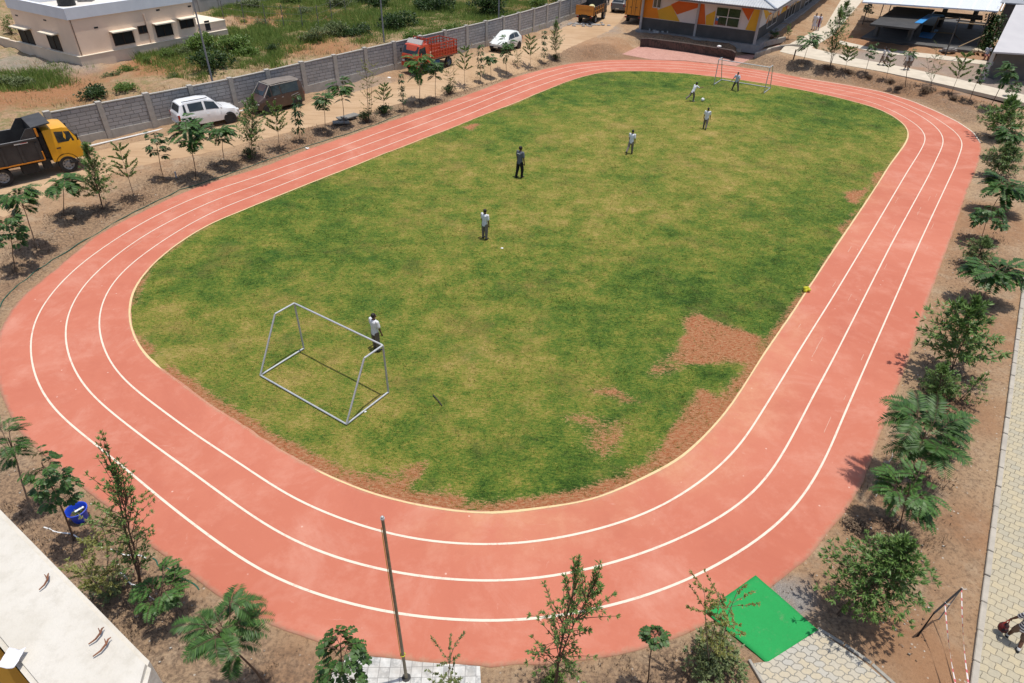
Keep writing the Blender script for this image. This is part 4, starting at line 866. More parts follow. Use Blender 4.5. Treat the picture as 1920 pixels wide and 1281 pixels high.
# ---------------------------------------------------------------- walls and buildings
def m_block():
    t = NT('grey_concrete_blocks', .92, .1); sx = t.n.new('ShaderNodeSeparateXYZ'); t.L.new(t.tc, sx.inputs[0])
    oi = t.n.new('ShaderNodeObjectInfo'); cb = t.n.new('ShaderNodeCombineXYZ')
    t.L.new(t.math('ADD', sx.outputs[0], t.math('MULTIPLY', oi.outputs['Random'], 7.)), cb.inputs[0]); t.L.new(sx.outputs[2], cb.inputs[1])
    b = t.n.new('ShaderNodeTexBrick'); t.L.new(cb.outputs[0], b.inputs['Vector']); b.offset = .5; b.offset_frequency = 2; b.squash = 1.25; b.squash_frequency = 3
    for k, v in (('Scale', 1), ('Brick Width', .52), ('Row Height', .225), ('Mortar Size', .014)): b.inputs[k].default_value = v
    b.inputs['Color1'].default_value = (.40, .39, .385, 1); b.inputs['Color2'].default_value = (.31, .305, .30, 1); b.inputs['Mortar'].default_value = (.15, .147, .14, 1)
    n1 = t.noise(1.4, 5); n2 = t.noise(25, 4, .7)
    c = t.mix(t.math('MULTIPLY', t.rng(n1, .45, .7), .45), b.outputs['Color'], (.34, .32, .29)); c = t.mix(t.math('MULTIPLY', n2, .25), c, (.16, .155, .15))
    t.bump(t.math('SUBTRACT', t.math('MULTIPLY', n2, .4), b.outputs['Fac']), .9, .02); return t.color(c)
def make_wall():
    s = np.r_[0, np.cumsum(np.hypot(*np.diff(WALLW, axis=0).T))]; t = np.linspace(0, s[-1], 300); C = np.stack([np.interp(t, s, WALLW[:, q]) for q in (0, 1)], 1)
    for _ in range(900): C[1:-1] = (C[:-2]+2*C[1:-1]+C[2:])/4
    s = np.r_[0, np.cumsum(np.hypot(*np.diff(C, axis=0).T))]; g0 = G(444, 207)[:2]; t0 = s[np.argmin(np.hypot(*(C-g0).T))]
    at = lambda q: np.array([np.interp(q, s, C[:, k]) for k in (0, 1)])
    step = 2.8; ks = np.arange(-int(t0//step), int((s[-1]-t0)//step)+1)
    o = thing('boundary_wall', 'long grey concrete block wall with pale posts running along the dirt road', 'wall', (*g0, 0)); base = Vector((*g0, 0))
    blk = m_block(); pc = mat('wall_post_concrete', (.42, .39, .345), (.33, .31, .275), 3, .9, bump=.4); HT = 2.12
    pts = [at(t0+k*step) for k in ks]
    for k, p in enumerate(pts):
        z0 = float(terrain(p[0], p[1], False))
        d = pts[min(k+1, len(pts)-1)]-pts[max(k-1, 0)]; a = math.atan2(d[1], d[0]); rr = random.Random(k); w_ = rr.uniform(.30, .36)
        b = MB(); b.box((0, 0, HT/2-.1+.03), (w_, .32, HT+.26+rr.uniform(0, .08))); q = b.build('post', pc, o, bevel=.012); q.location = Vector((p[0], p[1], z0))-base; q.rotation_euler = (0, 0, a)
        if k+1 < len(pts):
            e = pts[k+1]; m_ = (p+e)/2; z1 = float(terrain(e[0], e[1], False)); L_ = float(np.hypot(*(e-p)))-.33; a = math.atan2(e[1]-p[1], e[0]-p[0]); dz = (z1-z0)/2
            for nm, za, zb, th, mt in (('plinth', -.3, .50, .26, pc), ('block_panel', .50, HT-.06, .16, blk), ('coping', HT-.06, HT, .20, pc)):
                b = MB(); b.hexa([(sx*L_/2, sy*th/2, zq+sx*dz) for zq in (za, zb) for sx, sy in ((-1, -1), (1, -1), (1, 1), (-1, 1))]); q = b.build(nm, mt, o, bevel=.008 if nm != 'block_panel' else 0)
                q.location = Vector((m_[0], m_[1], (z0+z1)/2))-base; q.rotation_euler = (0, 0, a)
    # white pipe lying at the foot of the wall, stub post on the road side
    n = np.array([.78, -.62]); b = MB(); P = [at_z(x, y, .2) for x, y in [(168,274),(215,263),(250,255),(318,239)]]
    b.path([tuple(p) for p in P], .05, 8); tag(b.build('pipe', WHITE, None, True), 'white pipe lying along the foot of the block wall by the dump truck', 'pipe')
    P = [at_z(x, y, .2) for x, y in [(432,213),(452,208),(470,203)]]; b = MB(); b.path([tuple(p) for p in P], .05, 8); tag(b.build('pipe', WHITE, None, True), 'white pipe lying at the wall foot between SUV and brown van', 'pipe')
    g = G(634, 156); b = MB(); b.box((g[0], g[1], g[2]+.75), (.42, .42, 1.6), .7); b.box((g[0], g[1], g[2]+1.57), (.5, .5, .06), .7)
    tag(b.build('gate_pillar', mat('pillar_plaster', (.48, .43, .36), (.38, .34, .28), 3, .9), None, bevel=.01), 'short square plastered pillar in front of the block wall right of the brown van', 'pillar')
def frame2(u2, z=0.): return Vector((u2[0], u2[1], 0)), Vector((0, 0, 1))
class Facade:
    """a vertical wall plane: point(u, z, off) in the world; uv(px, py) measures a pixel on it"""
    def __init__(s, p0, u2, nrm2): s.p0 = np.array(p0, float); s.u = np.array([u2[0], u2[1], 0.]); s.n = np.array([nrm2[0], nrm2[1], 0.])
    def uv(s, px, py): P = on_plane(px, py, s.p0, s.n)-s.p0; return float(P@s.u), float(P[2])
    def pt(s, u, z, off=0.): P = s.p0+s.u*u+s.n*off; return (P[0], P[1], s.p0[2]+z)
    def slab(s, b, u0, u1, z0, z1, o0, o1, mi=0): return b.hexa([s.pt(u0, z0, o0), s.pt(u1, z0, o0), s.pt(u1, z0, o1), s.pt(u0, z0, o1), s.pt(u0, z1, o0), s.pt(u1, z1, o0), s.pt(u1, z1, o1), s.pt(u0, z1, o1)], mi)
    def poly(s, b, uvs, o0, o1, mi=0):
        n = len(uvs); ar = sum(uvs[i][0]*uvs[(i+1) % n][1]-uvs[(i+1) % n][0]*uvs[i][1] for i in range(n))
        if ar < 0: uvs = uvs[::-1]
        V = [s.pt(a, c, o1) for a, c in uvs]+[s.pt(a, c, o0) for a, c in uvs]
        return b.add(V, [tuple(range(n)), tuple(range(n, 2*n))[::-1]]+[(i, i+n, (i+1) % n+n, (i+1) % n) for i in range(n)], mi)
def rel(b, loc):
    b.v = [(p[0]-loc[0], p[1]-loc[1], p[2]-loc[2]) for p in b.v]; return b
def facing(n2, p):
    n2 = np.array(n2); return n2 if n2@(-np.array(p[:2])) > 0 else -n2
def make_house():
    Wc, Wr, Wl = G(160, 139), G(431, 76), G(0, 117); z0 = Wc[2]
    Wr[2] = z0; Wl[2] = z0
    u = (Wr-Wc)[:2]; Lu = np.hypot(*u); u /= Lu; v = (Wl-Wc)[:2]; v /= np.hypot(*v)
    v = v-u*(u@v)*.9; v /= np.hypot(*v); nu = facing((-u[1], u[0]), Wc); nv = facing((-v[1], v[0]), Wc)
    plas = mat('cream_plaster', (.82, .62, .47), (.76, .57, .43), .8, .9, bump=.15); cop = mat('cream_coping', (.74, .65, .52), (.66, .58, .46), 2, .9); dirt = mat('compound_plaster', (.66, .53, .41), (.58, .47, .36), .9, .9, bump=.15)
    o = thing('compound_wall', 'low cream compound wall with pale coping wrapped around the cream house', 'wall', Wc)
    h = 1.22; Fu = Facade(Wc, u, nu); Fv = Facade(Wc, v, nv); b = MB(); Fu.slab(b, -.0, Lu, -.6, h, -.18, 0); rel(b, Wc).build('wall_side', dirt, o)
    b = MB(); Fv.slab(b, .18, 22, -.6, h, -.18, 0); rel(b, Wc).build('wall_side', dirt, o)
    b = MB(); Fu.slab(b, -.05, Lu, h, h+.05, -.22, .03); rel(b, Wc).build('coping', cop, o)
    b = MB()
    for a, c in ((.2, 4.6), (5.2, 9.0), (10.4, 22)): Fv.slab(b, a, c, h, h+.05, -.22, .03)
    rel(b, Wc).build('coping', cop, o)
    # the house: the corner whose edge crosses (140,104) and (125,38)
    best = min(np.linspace(.2, 4, 200), key=lambda s: abs(proj(np.array([*(Wc[:2]+s*(u+v)), z0+height_to(np.array([*(Wc[:2]+s*(u+v)), z0]), 140, 104)]))[0]-140))
    Bc = np.array([*(Wc[:2]+best*(u+v)), z0]); FU = Facade(Bc, u, nu); FV = Facade(Bc, v, nv)
    h1 = height_to(Bc, 125, 38); h2 = height_to(Bc, 119, 16)
    def reach(F, px, py):
        return min(np.linspace(3, 24, 400), key=lambda t: abs(proj(F.pt(t, height_to(np.array(F.pt(t, 0)), px, py)))[0]-px))
    LU = reach(FU, 369, 47); LV = reach(FV, 45, 86)
    print('house', best, h1, h2, LU, LV)
    H = thing('cream_house', 'single-storey cream house with white parapet and small window awnings at top left', 'house', Bc)
    C = lambda a, c, z: tuple(np.array([*(Bc[:2]+a*u+c*v), z0+z]))
    def blockuv(a0, a1, c0, c1, za, zb, b): return b.hexa([C(a0, c0, za), C(a1, c0, za), C(a1, c1, za), C(a0, c1, za), C(a0, c0, zb), C(a1, c0, zb), C(a1, c1, zb), C(a0, c1, zb)])
    rel(blockuv(0, LU, 0, LV, -.5, h1, MB()), Bc).build('wall', plas, H)
    b = MB(); e = -.08; th = .2
    blockuv(e, LU-e, e, th, h1, h2, b); blockuv(e, th, th, LV-e, h1, h2, b); blockuv(LU-th, LU-e, th, LV-e, h1, h2, b); blockuv(th, LU-th, LV-th, LV-e, h1, h2, b)
    rel(b, Bc).build('parapet', mat('pale_blue_white', (.70, .72, .76), (.64, .66, .70), 1, .8), H)
    rel(blockuv(th, LU-th, th, LV-th, h1, h1+.12, MB()), Bc).build('roof', mat('roof_slab', (.66, .62, .56), (.55, .51, .46), 1, .9), H)
    fr = mat('brown_wood', (.07, .035, .02), (.045, .024, .015), 6, .6)
    def window(F, pxs, aw=True):
        a = F.uv(*pxs[0]); c = F.uv(*pxs[1]); u0, u1 = sorted((a[0], c[0])); za, zb = sorted((a[1], c[1])); u1 = max(u1, u0+.45)
        b = MB(); F.slab(b, u0, u1, za, zb, -.1, .015); w_ = rel(b, Bc).build('window', DARK, H)
        b = MB()
        for (p, q, r_, s_) in ((u0-.05, u0, za-.05, zb+.05), (u1, u1+.05, za-.05, zb+.05), (u0, u1, za-.05, za), (u0, u1, zb, zb+.05), ((u0+u1)/2-.02, (u0+u1)/2+.02, za, zb)): F.slab(b, p, q, r_, s_, .0, .05)
        rel(b, Bc).build('frame', fr, w_)
        if aw:
            b = MB(); p = [F.pt(u0-.22, zb+.16, 0), F.pt(u1+.22, zb+.16, 0), F.pt(u1+.22, zb+.12, .55), F.pt(u0-.22, zb+.12, .55)]; b.hexa(p+[(x, y, z+.08) for x, y, z in p]); rel(b, Bc).build('awning', cop, H)
    for q in (((217,85),(246,58)), ((296,69),(319,44)), ((340,53),(360,35))): window(FU, q)
    window(FU, ((262,63),(273,48)), False)
    window(FV, ((44,80),(57,58))); window(FV, ((97,90),(108,68)))
    b = MB(); uu = FU.uv(278, 60)[0]; b.tube(FU.pt(uu, .1, .06), FU.pt(uu, h1-.35, .06), .05, n=8); rel(b, Bc).build('downpipe', plas, H, True)
    b = MB(); pu = FU.uv(138, 100)[0]; b.tube(FU.pt(.12, .2, .04), FU.pt(.12, h1, .04), .03, n=6); rel(b, Bc).build('downpipe', mat('brown_pipe', (.2, .13, .09)), H, True)
    for q in ((180,52),(296,19),(355,12)):
        a = FU.uv(*q); b = MB(); FU.slab(b, a[0]-.16, a[0]+.16, a[1]-.06, a[1]+.06, -.02, .012); rel(b, Bc).build('vent', DARK, H)
    for q in ((31,29),(84,38)):
        a = FV.uv(*q); b = MB(); FV.slab(b, a[0]-.2, a[0]+.2, a[1]-.05, a[1]+.05, -.02, .012); rel(b, Bc).build('vent', DARK, H)
    # annex at the right end
    ha = 1.9; rel(blockuv(LU+.02, LU+3.2, .4, 5, -.5, ha, MB()), Bc).build('annex', plas, H); rel(blockuv(LU+.02, LU+3.25, .35, 5.05, ha, ha+.06, MB()), Bc).build('annex_coping', cop, H)
    F2 = Facade(C(0, .4, 0), u, nu); a = F2.uv(389, 48); b = MB(); F2.slab(b, a[0]-.25, a[0]+.25, a[1]-.4, a[1]+.4, -.02, .02); rel(b, Bc).build('window', DARK, H)
    zt = z0+h1+.12; T = at_z(126, 10, zt); b = MB(); prof = [(.0, 0), (.62, 0), (.66, .05), (.64, .5), (.66, .55), (.62, .62), (.6, .95), (.45, 1.1), (.2, 1.16), (.18, 1.24), (0, 1.25)]
    b.loft([[(r_*math.cos(k*PI/10), r_*math.sin(k*PI/10), z) for k in range(20)] for r_, z in [(max(r_, .001), z) for r_, z in prof]])
    k = b.build('water_tank', mat('black_plastic', (.015, .016, .018), (.025, .026, .028), 4, .5), None, True); k.location = T; tag(k, 'round black plastic water tank on the roof of the cream house', 'water tank')
    b = MB(); q = at_z(160, 3, zt); b.box((q[0], q[1], zt+.12), (1.1, .5, .24), .4); b.box((q[0]+.2, q[1]+.5, zt+.08), (.5, .4, .16), .9); b.path([(q[0]-1, q[1], zt+.05), (q[0]-.4, q[1]+.5, zt+.08), (q[0]+.6, q[1]+.3, zt+.06)], .04, 6)
    tag(b.build('roof_clutter', mat('dusty_grey', (.3, .29, .28), (.2, .19, .18), 5, .9), None, bevel=.01), 'low grey clutter lying on the roof right of the black water tank', 'rubble')
    # far wall, wire fence
    A, B2 = G(405, 26), G(556, -2); d = (B2-A)[:2]; L_ = np.hypot(*d); d /= L_; n2 = facing((-d[1], d[0]), A); F3 = Facade(zz(A, .6), d, n2); b = MB(); F3.slab(b, -3, L_+6, -.5, 1.9, -.18, 0); F3.slab(b, -3, L_+6, 1.9, 1.97, -.22, .04)
    for k in range(8): F3.slab(b, -2+k*2.6, -1.75+k*2.6, -.5, 1.9, 0.002, .06)
    tag(b.build('far_wall', mat('far_wall_grey', (.36, .34, .32), (.28, .27, .25), 1, .9), None), 'plain grey far wall behind the wire fence at the top edge', 'wall')
    f = G(501, 57); o = thing('wire_fence', 'thin wire fence on slim posts around the red earth plot behind the house', 'fence', f); st = mat('fence_steel', (.12, .12, .12), (.2, .18, .16), 8, .7)
    fp = [G(*q) for q in ((422,47),(461,54),(501,58),(534,60),(569,61),(599,60),(624,49),(649,31),(668,15))]
    for p in fp:
        b = MB(); b.tube((p[0]-f[0], p[1]-f[1], -.2), (p[0]-f[0]+.03, p[1]-f[1], 2.4), .035, n=6); b.build('post', st, o)
    for z in (.4, 1.0, 1.6, 2.2):
        b = MB(); b.path([(p[0]-f[0], p[1]-f[1], z) for p in fp], .008, 4); b.build('wire', st, o)
def corr(b, p, u, v, lu, lv, z00, z10, z11, z01, step=.24, amp=.03):
    """ribbed roof sheet: corners (0,0),(lu,0),(lu,lv),(0,lv) with heights; ribs run along v"""
    n = int(lu/step)*4; V = []
    for k in range(n+1):
        a = k/n; off = amp if k % 4 in (1, 2) else 0
        for c in (0, 1):
            z = (z00*(1-a)+z10*a)*(1-c)+(z01*(1-a)+z11*a)*c; q = p[:2]+u*a*lu+v*c*lv; V.append((q[0], q[1], z+off))
    b.add(V, [(2*k, 2*k+2, 2*k+3, 2*k+1) for k in range(n)])
def make_mural_building():
    z = .76; Cc, Cl = at_z(1413, 86.5, z), at_z(1199.6, 58, z); u = (Cl-Cc)[:2]; Lc = np.hypot(*u); u /= Lc; n2 = facing((-u[1], u[0]), Cc); v = -n2; HW = 4.5
    B0 = np.array([*(Cc[:2]+(u+v)*.28), z]); o = thing('mural_building', 'long building with orange, yellow and white mural and a ribbed metal roof', 'building', B0)
    LF = Lc-.1; LS = 40.; F = Facade(B0, u, n2); S = Facade(B0, v, -u); C = lambda a, c, zz_: (B0[0]+a*u[0]+c*v[0], B0[1]+a*u[1]+c*v[1], z+zz_)
    P = lambda b, nm, mt, **k: rel(b, B0).build(nm, mt, o, **k)
    cream = mat('mural_white', (.66, .60, .57), (.60, .55, .52), .7, .85); b = MB(); b.hexa([C(0, 0, -.6), C(LF, 0, -.6), C(LF, LS, -.6), C(0, LS, -.6), C(0, 0, HW), C(LF, 0, HW), C(LF, LS, HW), C(0, LS, HW)]); P(b, 'wall', cream)
    hb = F.uv(1239, 36)[1]; hb = (F.uv(1208, 32)[1]+F.uv(1415, 60)[1])/2; print('mural base', F.uv(1208, 32), F.uv(1303, 46), F.uv(1415, 60), 'LF', LF)
    dg = mat('dark_grey_paint', (.10, .095, .09), (.075, .072, .07), 1.2, .85); b = MB(); F.slab(b, -.03, LF, -.55, hb, 0, .03); S.slab(b, 0, LS, -.55, hb, 0, .03); P(b, 'base_band', dg)
    fl = mat('floor_slab', (.30, .29, .28), (.23, .225, .22), 2, .9); b = MB(); b.hexa([C(-.75, -.6, -.6), C(LF+.2, -.6, -.6), C(LF+.2, 0, -.6), C(-.75, 0, -.6), C(-.75, -.6, .12), C(LF+.2, -.6, .12), C(LF+.2, 0, .12), C(-.75, 0, .12)])
    b.hexa([C(-.75, 0.002, -.6), C(-.03, 0.002, -.6), C(-.03, LS, -.6), C(-.75, LS, -.6), C(-.75, 0.002, .12), C(-.03, 0.002, .12), C(-.03, LS, .12), C(-.75, LS, .12)]); P(b, 'plinth', fl)
    OR = mat('mural_orange', (.78, .25, .02), (.70, .22, .02), .8, .8); YE = mat('mural_yellow', (.72, .40, .04), (.64, .36, .04), .8, .8); RO = mat('mural_rust', (.62, .13, .025), (.55, .115, .022), .8, .8)
    K = lambda pts: [(1160+x/4.8, y/4.8) for x, y in pts]
    def area(fac, pts, mt, nm='mural_panel'):
        q = [fac.uv(*p) for p in pts]; q = [(a, min(max(c, hb+.01), HW-.02)) for a, c in q]; b = MB(); fac.poly(b, q, .002, .022); P(b, nm, mt)
    area(F, K([(215,0-120),(330,-120),(350,90),(365,170),(215,155)]), OR); area(F, K([(350,90),(475,45),(550,195),(365,170)]), YE); area(F, K([(470,42),(540,10),(735,35),(720,68),(525,132)]), RO)
    area(F, K([(700,220),(735,35),(775,38),(780,222)]), RO); area(F, K([(785,140),(872,95),(860,232),(783,224)]), YE); area(F, K([(1105,70),(1222,80),(1168,188)]), RO); area(F, K([(1140,268),(1222,84),(1290,90),(1240,287)]), YE)
    area(S, K([(1305,90),(1340,95),(1360,120),(1325,180)]), YE); area(S, K([(1315,255),(1365,110),(1380,120),(1345,240)]), OR); area(S, K([(1405,210),(1425,90),(1445,85),(1430,200)]), OR); area(S, K([(1440,195),(1480,65),(1500,60),(1495,175)]), YE); area(S, K([(1490,165),(1500,55),(1525,50),(1515,160)]), RO); area(S, K([(1570,130),(1590,20),(1622,10),(1600,115)]), YE); area(S, K([(1725,55),(1750,-20),(1790,-30),(1770,40)]), OR)
    area(S, K([(1640,95),(1665,-60),(1700,-70),(1690,75)]), OR)
    wf = mat('window_frame_white', (.60, .57, .55), (.54, .52, .5), 3, .6)
    def window(fac, pts, nx, nz):
        q = [fac.uv(*p) for p in pts]; u0, u1 = min(a for a, _ in q), max(a for a, _ in q); za = sum(sorted(c for _, c in q)[:2])/2; zb = sum(sorted(c for _, c in q)[2:])/2
        b = MB(); fac.slab(b, u0, u1, za, zb, -.05, .03); w_ = P(b, 'window', GLASS); b = MB(); t = .07
        for k in range(nx+1): uu = u0+(u1-u0)*k/nx; fac.slab(b, uu-t/2, uu+t/2, za-t/2, zb+t/2, .03, .07)
        for k in range(nz+1): zq = za+(zb-za)*k/nz; fac.slab(b, u0, u1, zq-t/2, zq+t/2, .032, .062)
        rel(b, B0).build('frame', wf, w_)
        return u0, u1, za, zb
    q = window(F, K([(870,228),(1075,250),(1095,78),(888,65)]), 2, 2); window(F, K([(318,66),(378,74),(388,-40),(325,-48)]), 2, 1)
    cl = [mat('poster_red', (.5, .1, .06)), mat('poster_blue', (.08, .2, .5)), mat('poster_white', (.7, .68, .66))]; b = MB(); uu = q[1]-.05
    for k, (a, c, e, g_) in enumerate(((.0, .28, .05, .5), (.05, .25, .5, .8), (.1, .3, .8, 1.))): F.slab(b, uu-c, uu-a, q[2]+e*.8, q[2]+g_*.8, .03, .036, k)
    b = rel(b, B0).build('poster', cl, o)
    window(S, K([(1345,240),(1410,205),(1420,110),(1355,130)]), 2, 1); window(S, K([(1508,165),(1570,130),(1580,30),(1520,50)]), 3, 1); window(S, K([(1660,95),(1725,55),(1730,0),(1675,10)]), 2, 1)
    q = [S.uv(*p) for p in K([(1590,220),(1625,205),(1670,15),(1635,25)])]; b = MB(); a0, a1 = q[0][0], q[1][0]; S.slab(b, a0, max(a1, a0+1.2), .12, 2.5, -.02, .05); d = P(b, 'door', mat('door_dark', (.03, .03, .032), (.05, .048, .05), 3, .5)); b = MB(); a1 = max(a1, a0+1.2)
    for e in ((a0-.1, a0, .12, 2.6), (a1, a1+.1, .12, 2.6), (a0, a1, 2.5, 2.6)): S.slab(b, *e, .03, .09)
    rel(b, B0).build('door_frame', wf, d)
    cw = mat('column_grey', (.42, .40, .39), (.36, .34, .33), 2, .8)
    for px, py in ((1413,86.5), (1301,70.5), (1199.6,58)):
        c = at_z(px, py, z); b = MB(); b.box((c[0], c[1], z+2.2), (.22, .22, 4.7), math.atan2(u[1], u[0])); P(b, 'column', cw, bevel=.01)
    ze = z+3.72; e0 = at_z(1455, 18, ze)[:2]
    # eave line found from the picture: keep the front overhang the place shows by its shadow
    zs = np.linspace(4.2, 4.9, 71); zbest = min(zs, key=lambda h_: abs((at_z(1455, 18, h_)-Cc)[:2]@n2-1.9)); E0 = at_z(1455, 18, zbest)[:2]; print('eave', zbest, (E0-Cc[:2])@n2, (E0-Cc[:2])@u)
    lu = Lc+2.2; pitch = math.tan(math.radians(17)); half = lu/2; b = MB()
    nx = int(lu/.24)*2
    def rib(k): return .045 if k % 2 else 0.
    V = []; Fc = []; nv = nx
    for k in range(nx+1):                              # front hip slope: ribs run up the slope
        a = lu*k/nx; rise = min(a, lu-a); p = E0+u*a; q = E0+u*a+v*rise; V += [(p[0], p[1], zbest+rib(k)), (q[0], q[1], zbest+rise*pitch+rib(k))]
    Fc += [(2*k, 2*k+2, 2*k+3, 2*k+1) for k in range(nx)]; b.add(V, Fc)
    V = []; n2_ = int(44/.24)*2
    for k in range(n2_+1):                             # right and left long slopes
        a = 44*k/n2_; rise = min(a, half); p = E0+v*a; q = p+u*rise; V += [(p[0], p[1], zbest+rib(k)), (q[0], q[1], zbest+rise*pitch+rib(k))]
    b.add(V, [(2*k, 2*k+1, 2*k+3, 2*k+2) for k in range(n2_)]); V = []
    for k in range(n2_+1):
        a = 44*k/n2_; rise = min(a, half); p = E0+u*lu+v*a; q = p-u*rise; V += [(p[0], p[1], zbest+rib(k)), (q[0], q[1], zbest+rise*pitch+rib(k))]
    b.add(V, [(2*k, 2*k+2, 2*k+3, 2*k+1) for k in range(n2_)])
    rf = P(b, 'roof', mat('ribbed_metal_roof', (.46, .47, .47), (.38, .39, .40), 1.5, .5, metal=.2), recalc=False)
    b = MB(); w2 = E0+(u+v)*half; b.path([(E0[0], E0[1], zbest+.07), (w2[0], w2[1], zbest+half*pitch+.07)], .09, 6); E1 = E0+u*lu; b.path([(E1[0], E1[1], zbest+.07), (w2[0], w2[1], zbest+half*pitch+.07)], .09, 6); rel(b, B0).build('ridge_cap', mat('ridge_blue_grey', (.33, .37, .43)), rf)
    b = MB(); e = .03
    for p, q in ((E0, E1), (E0, E0+v*44)): b.bar((p[0], p[1], zbest-.07), (q[0], q[1], zbest-.07), .05, .12)
    rel(b, B0).build('fascia', mat('fascia_dark', (.12, .12, .125)), rf)
    # stone retaining wall and clutter in the shade
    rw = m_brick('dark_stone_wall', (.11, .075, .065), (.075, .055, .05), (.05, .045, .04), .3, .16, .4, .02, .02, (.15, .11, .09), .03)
    b = MB(); tp = [(1201,73),(1215,72.5),(1290,82),(1372,95),(1378,99)]; top = [at_z(*q, .80) for q in tp]; bot = [at_z(x, y, -.05) for x, y in ((1201,86),(1214,87),(1290,97),(1372,107),(1380,106))]
    mid = [np.array([*(t[:2]*.75+c[:2]*.25), 0]) for t, c in zip(top, bot)]; back = [np.array([*(t[:2]-n2*.45), 0]) for t in top]
    b.loft([[(t[0], t[1], .80), (g[0], g[1], -.1), (k[0], k[1], -.1), (k[0], k[1], .80)] for t, g, k in zip(top, mid, back)])
    tag(b.build('retaining_wall', rw, None, bevel=.03), 'low dark stone retaining wall in front of the mural building', 'wall')
    kb = [at_z(*q)[:2] for q in ((1380,101),(1410,97),(1440,92),(1468,88.5))]; tag(kerb_bm(kb, .25, .3, lambda q: .15+.55*min(1, max(0, (q[0]-kb[0][0])/5.5)), 1.2).build('ramp_kerb', CONC, None, bevel=.02), 'pale concrete kerb on the building side of the pink paver ramp', 'kerb')
    kb = [at_z(*q)[:2] for q in ((1415,110),(1440,104),(1470,100.5),(1505,104.5))]; tag(kerb_bm(kb, .22, .3, lambda q: .2+.5*min(1, max(0, (q[0]-kb[0][0])/5)), 1.2).build('ramp_kerb', CONC, None, bevel=.02), 'curved grey kerb between the paver ramp and the dry bank', 'kerb')
    q = at_z(1225, 61, z); b = MB(); rr = random.Random(3)
    for k in range(9): b.box((q[0]+rr.uniform(-.4, 1.6), q[1]+rr.uniform(-.6, .4), z+.15), (rr.uniform(.2, .6), rr.uniform(.1, .3), rr.uniform(.1, .3)), rr.uniform(0, 3))
    tag(b.build('rubble_pile', mat('pale_rubble', (.45, .45, .44), (.3, .3, .3), 4, .9), None, bevel=.02), 'pale rubble left in the shade at the foot of the mural building', 'rubble')
    q = at_z(1348, 90, .8); b = MB(); b.ball((q[0], q[1], .93), .17, 10, 7, sq=(1.3, 1, .7)); tag(b.build('sack', WHITE, None, True), 'small white sack lying on top of the stone retaining wall', 'sack')
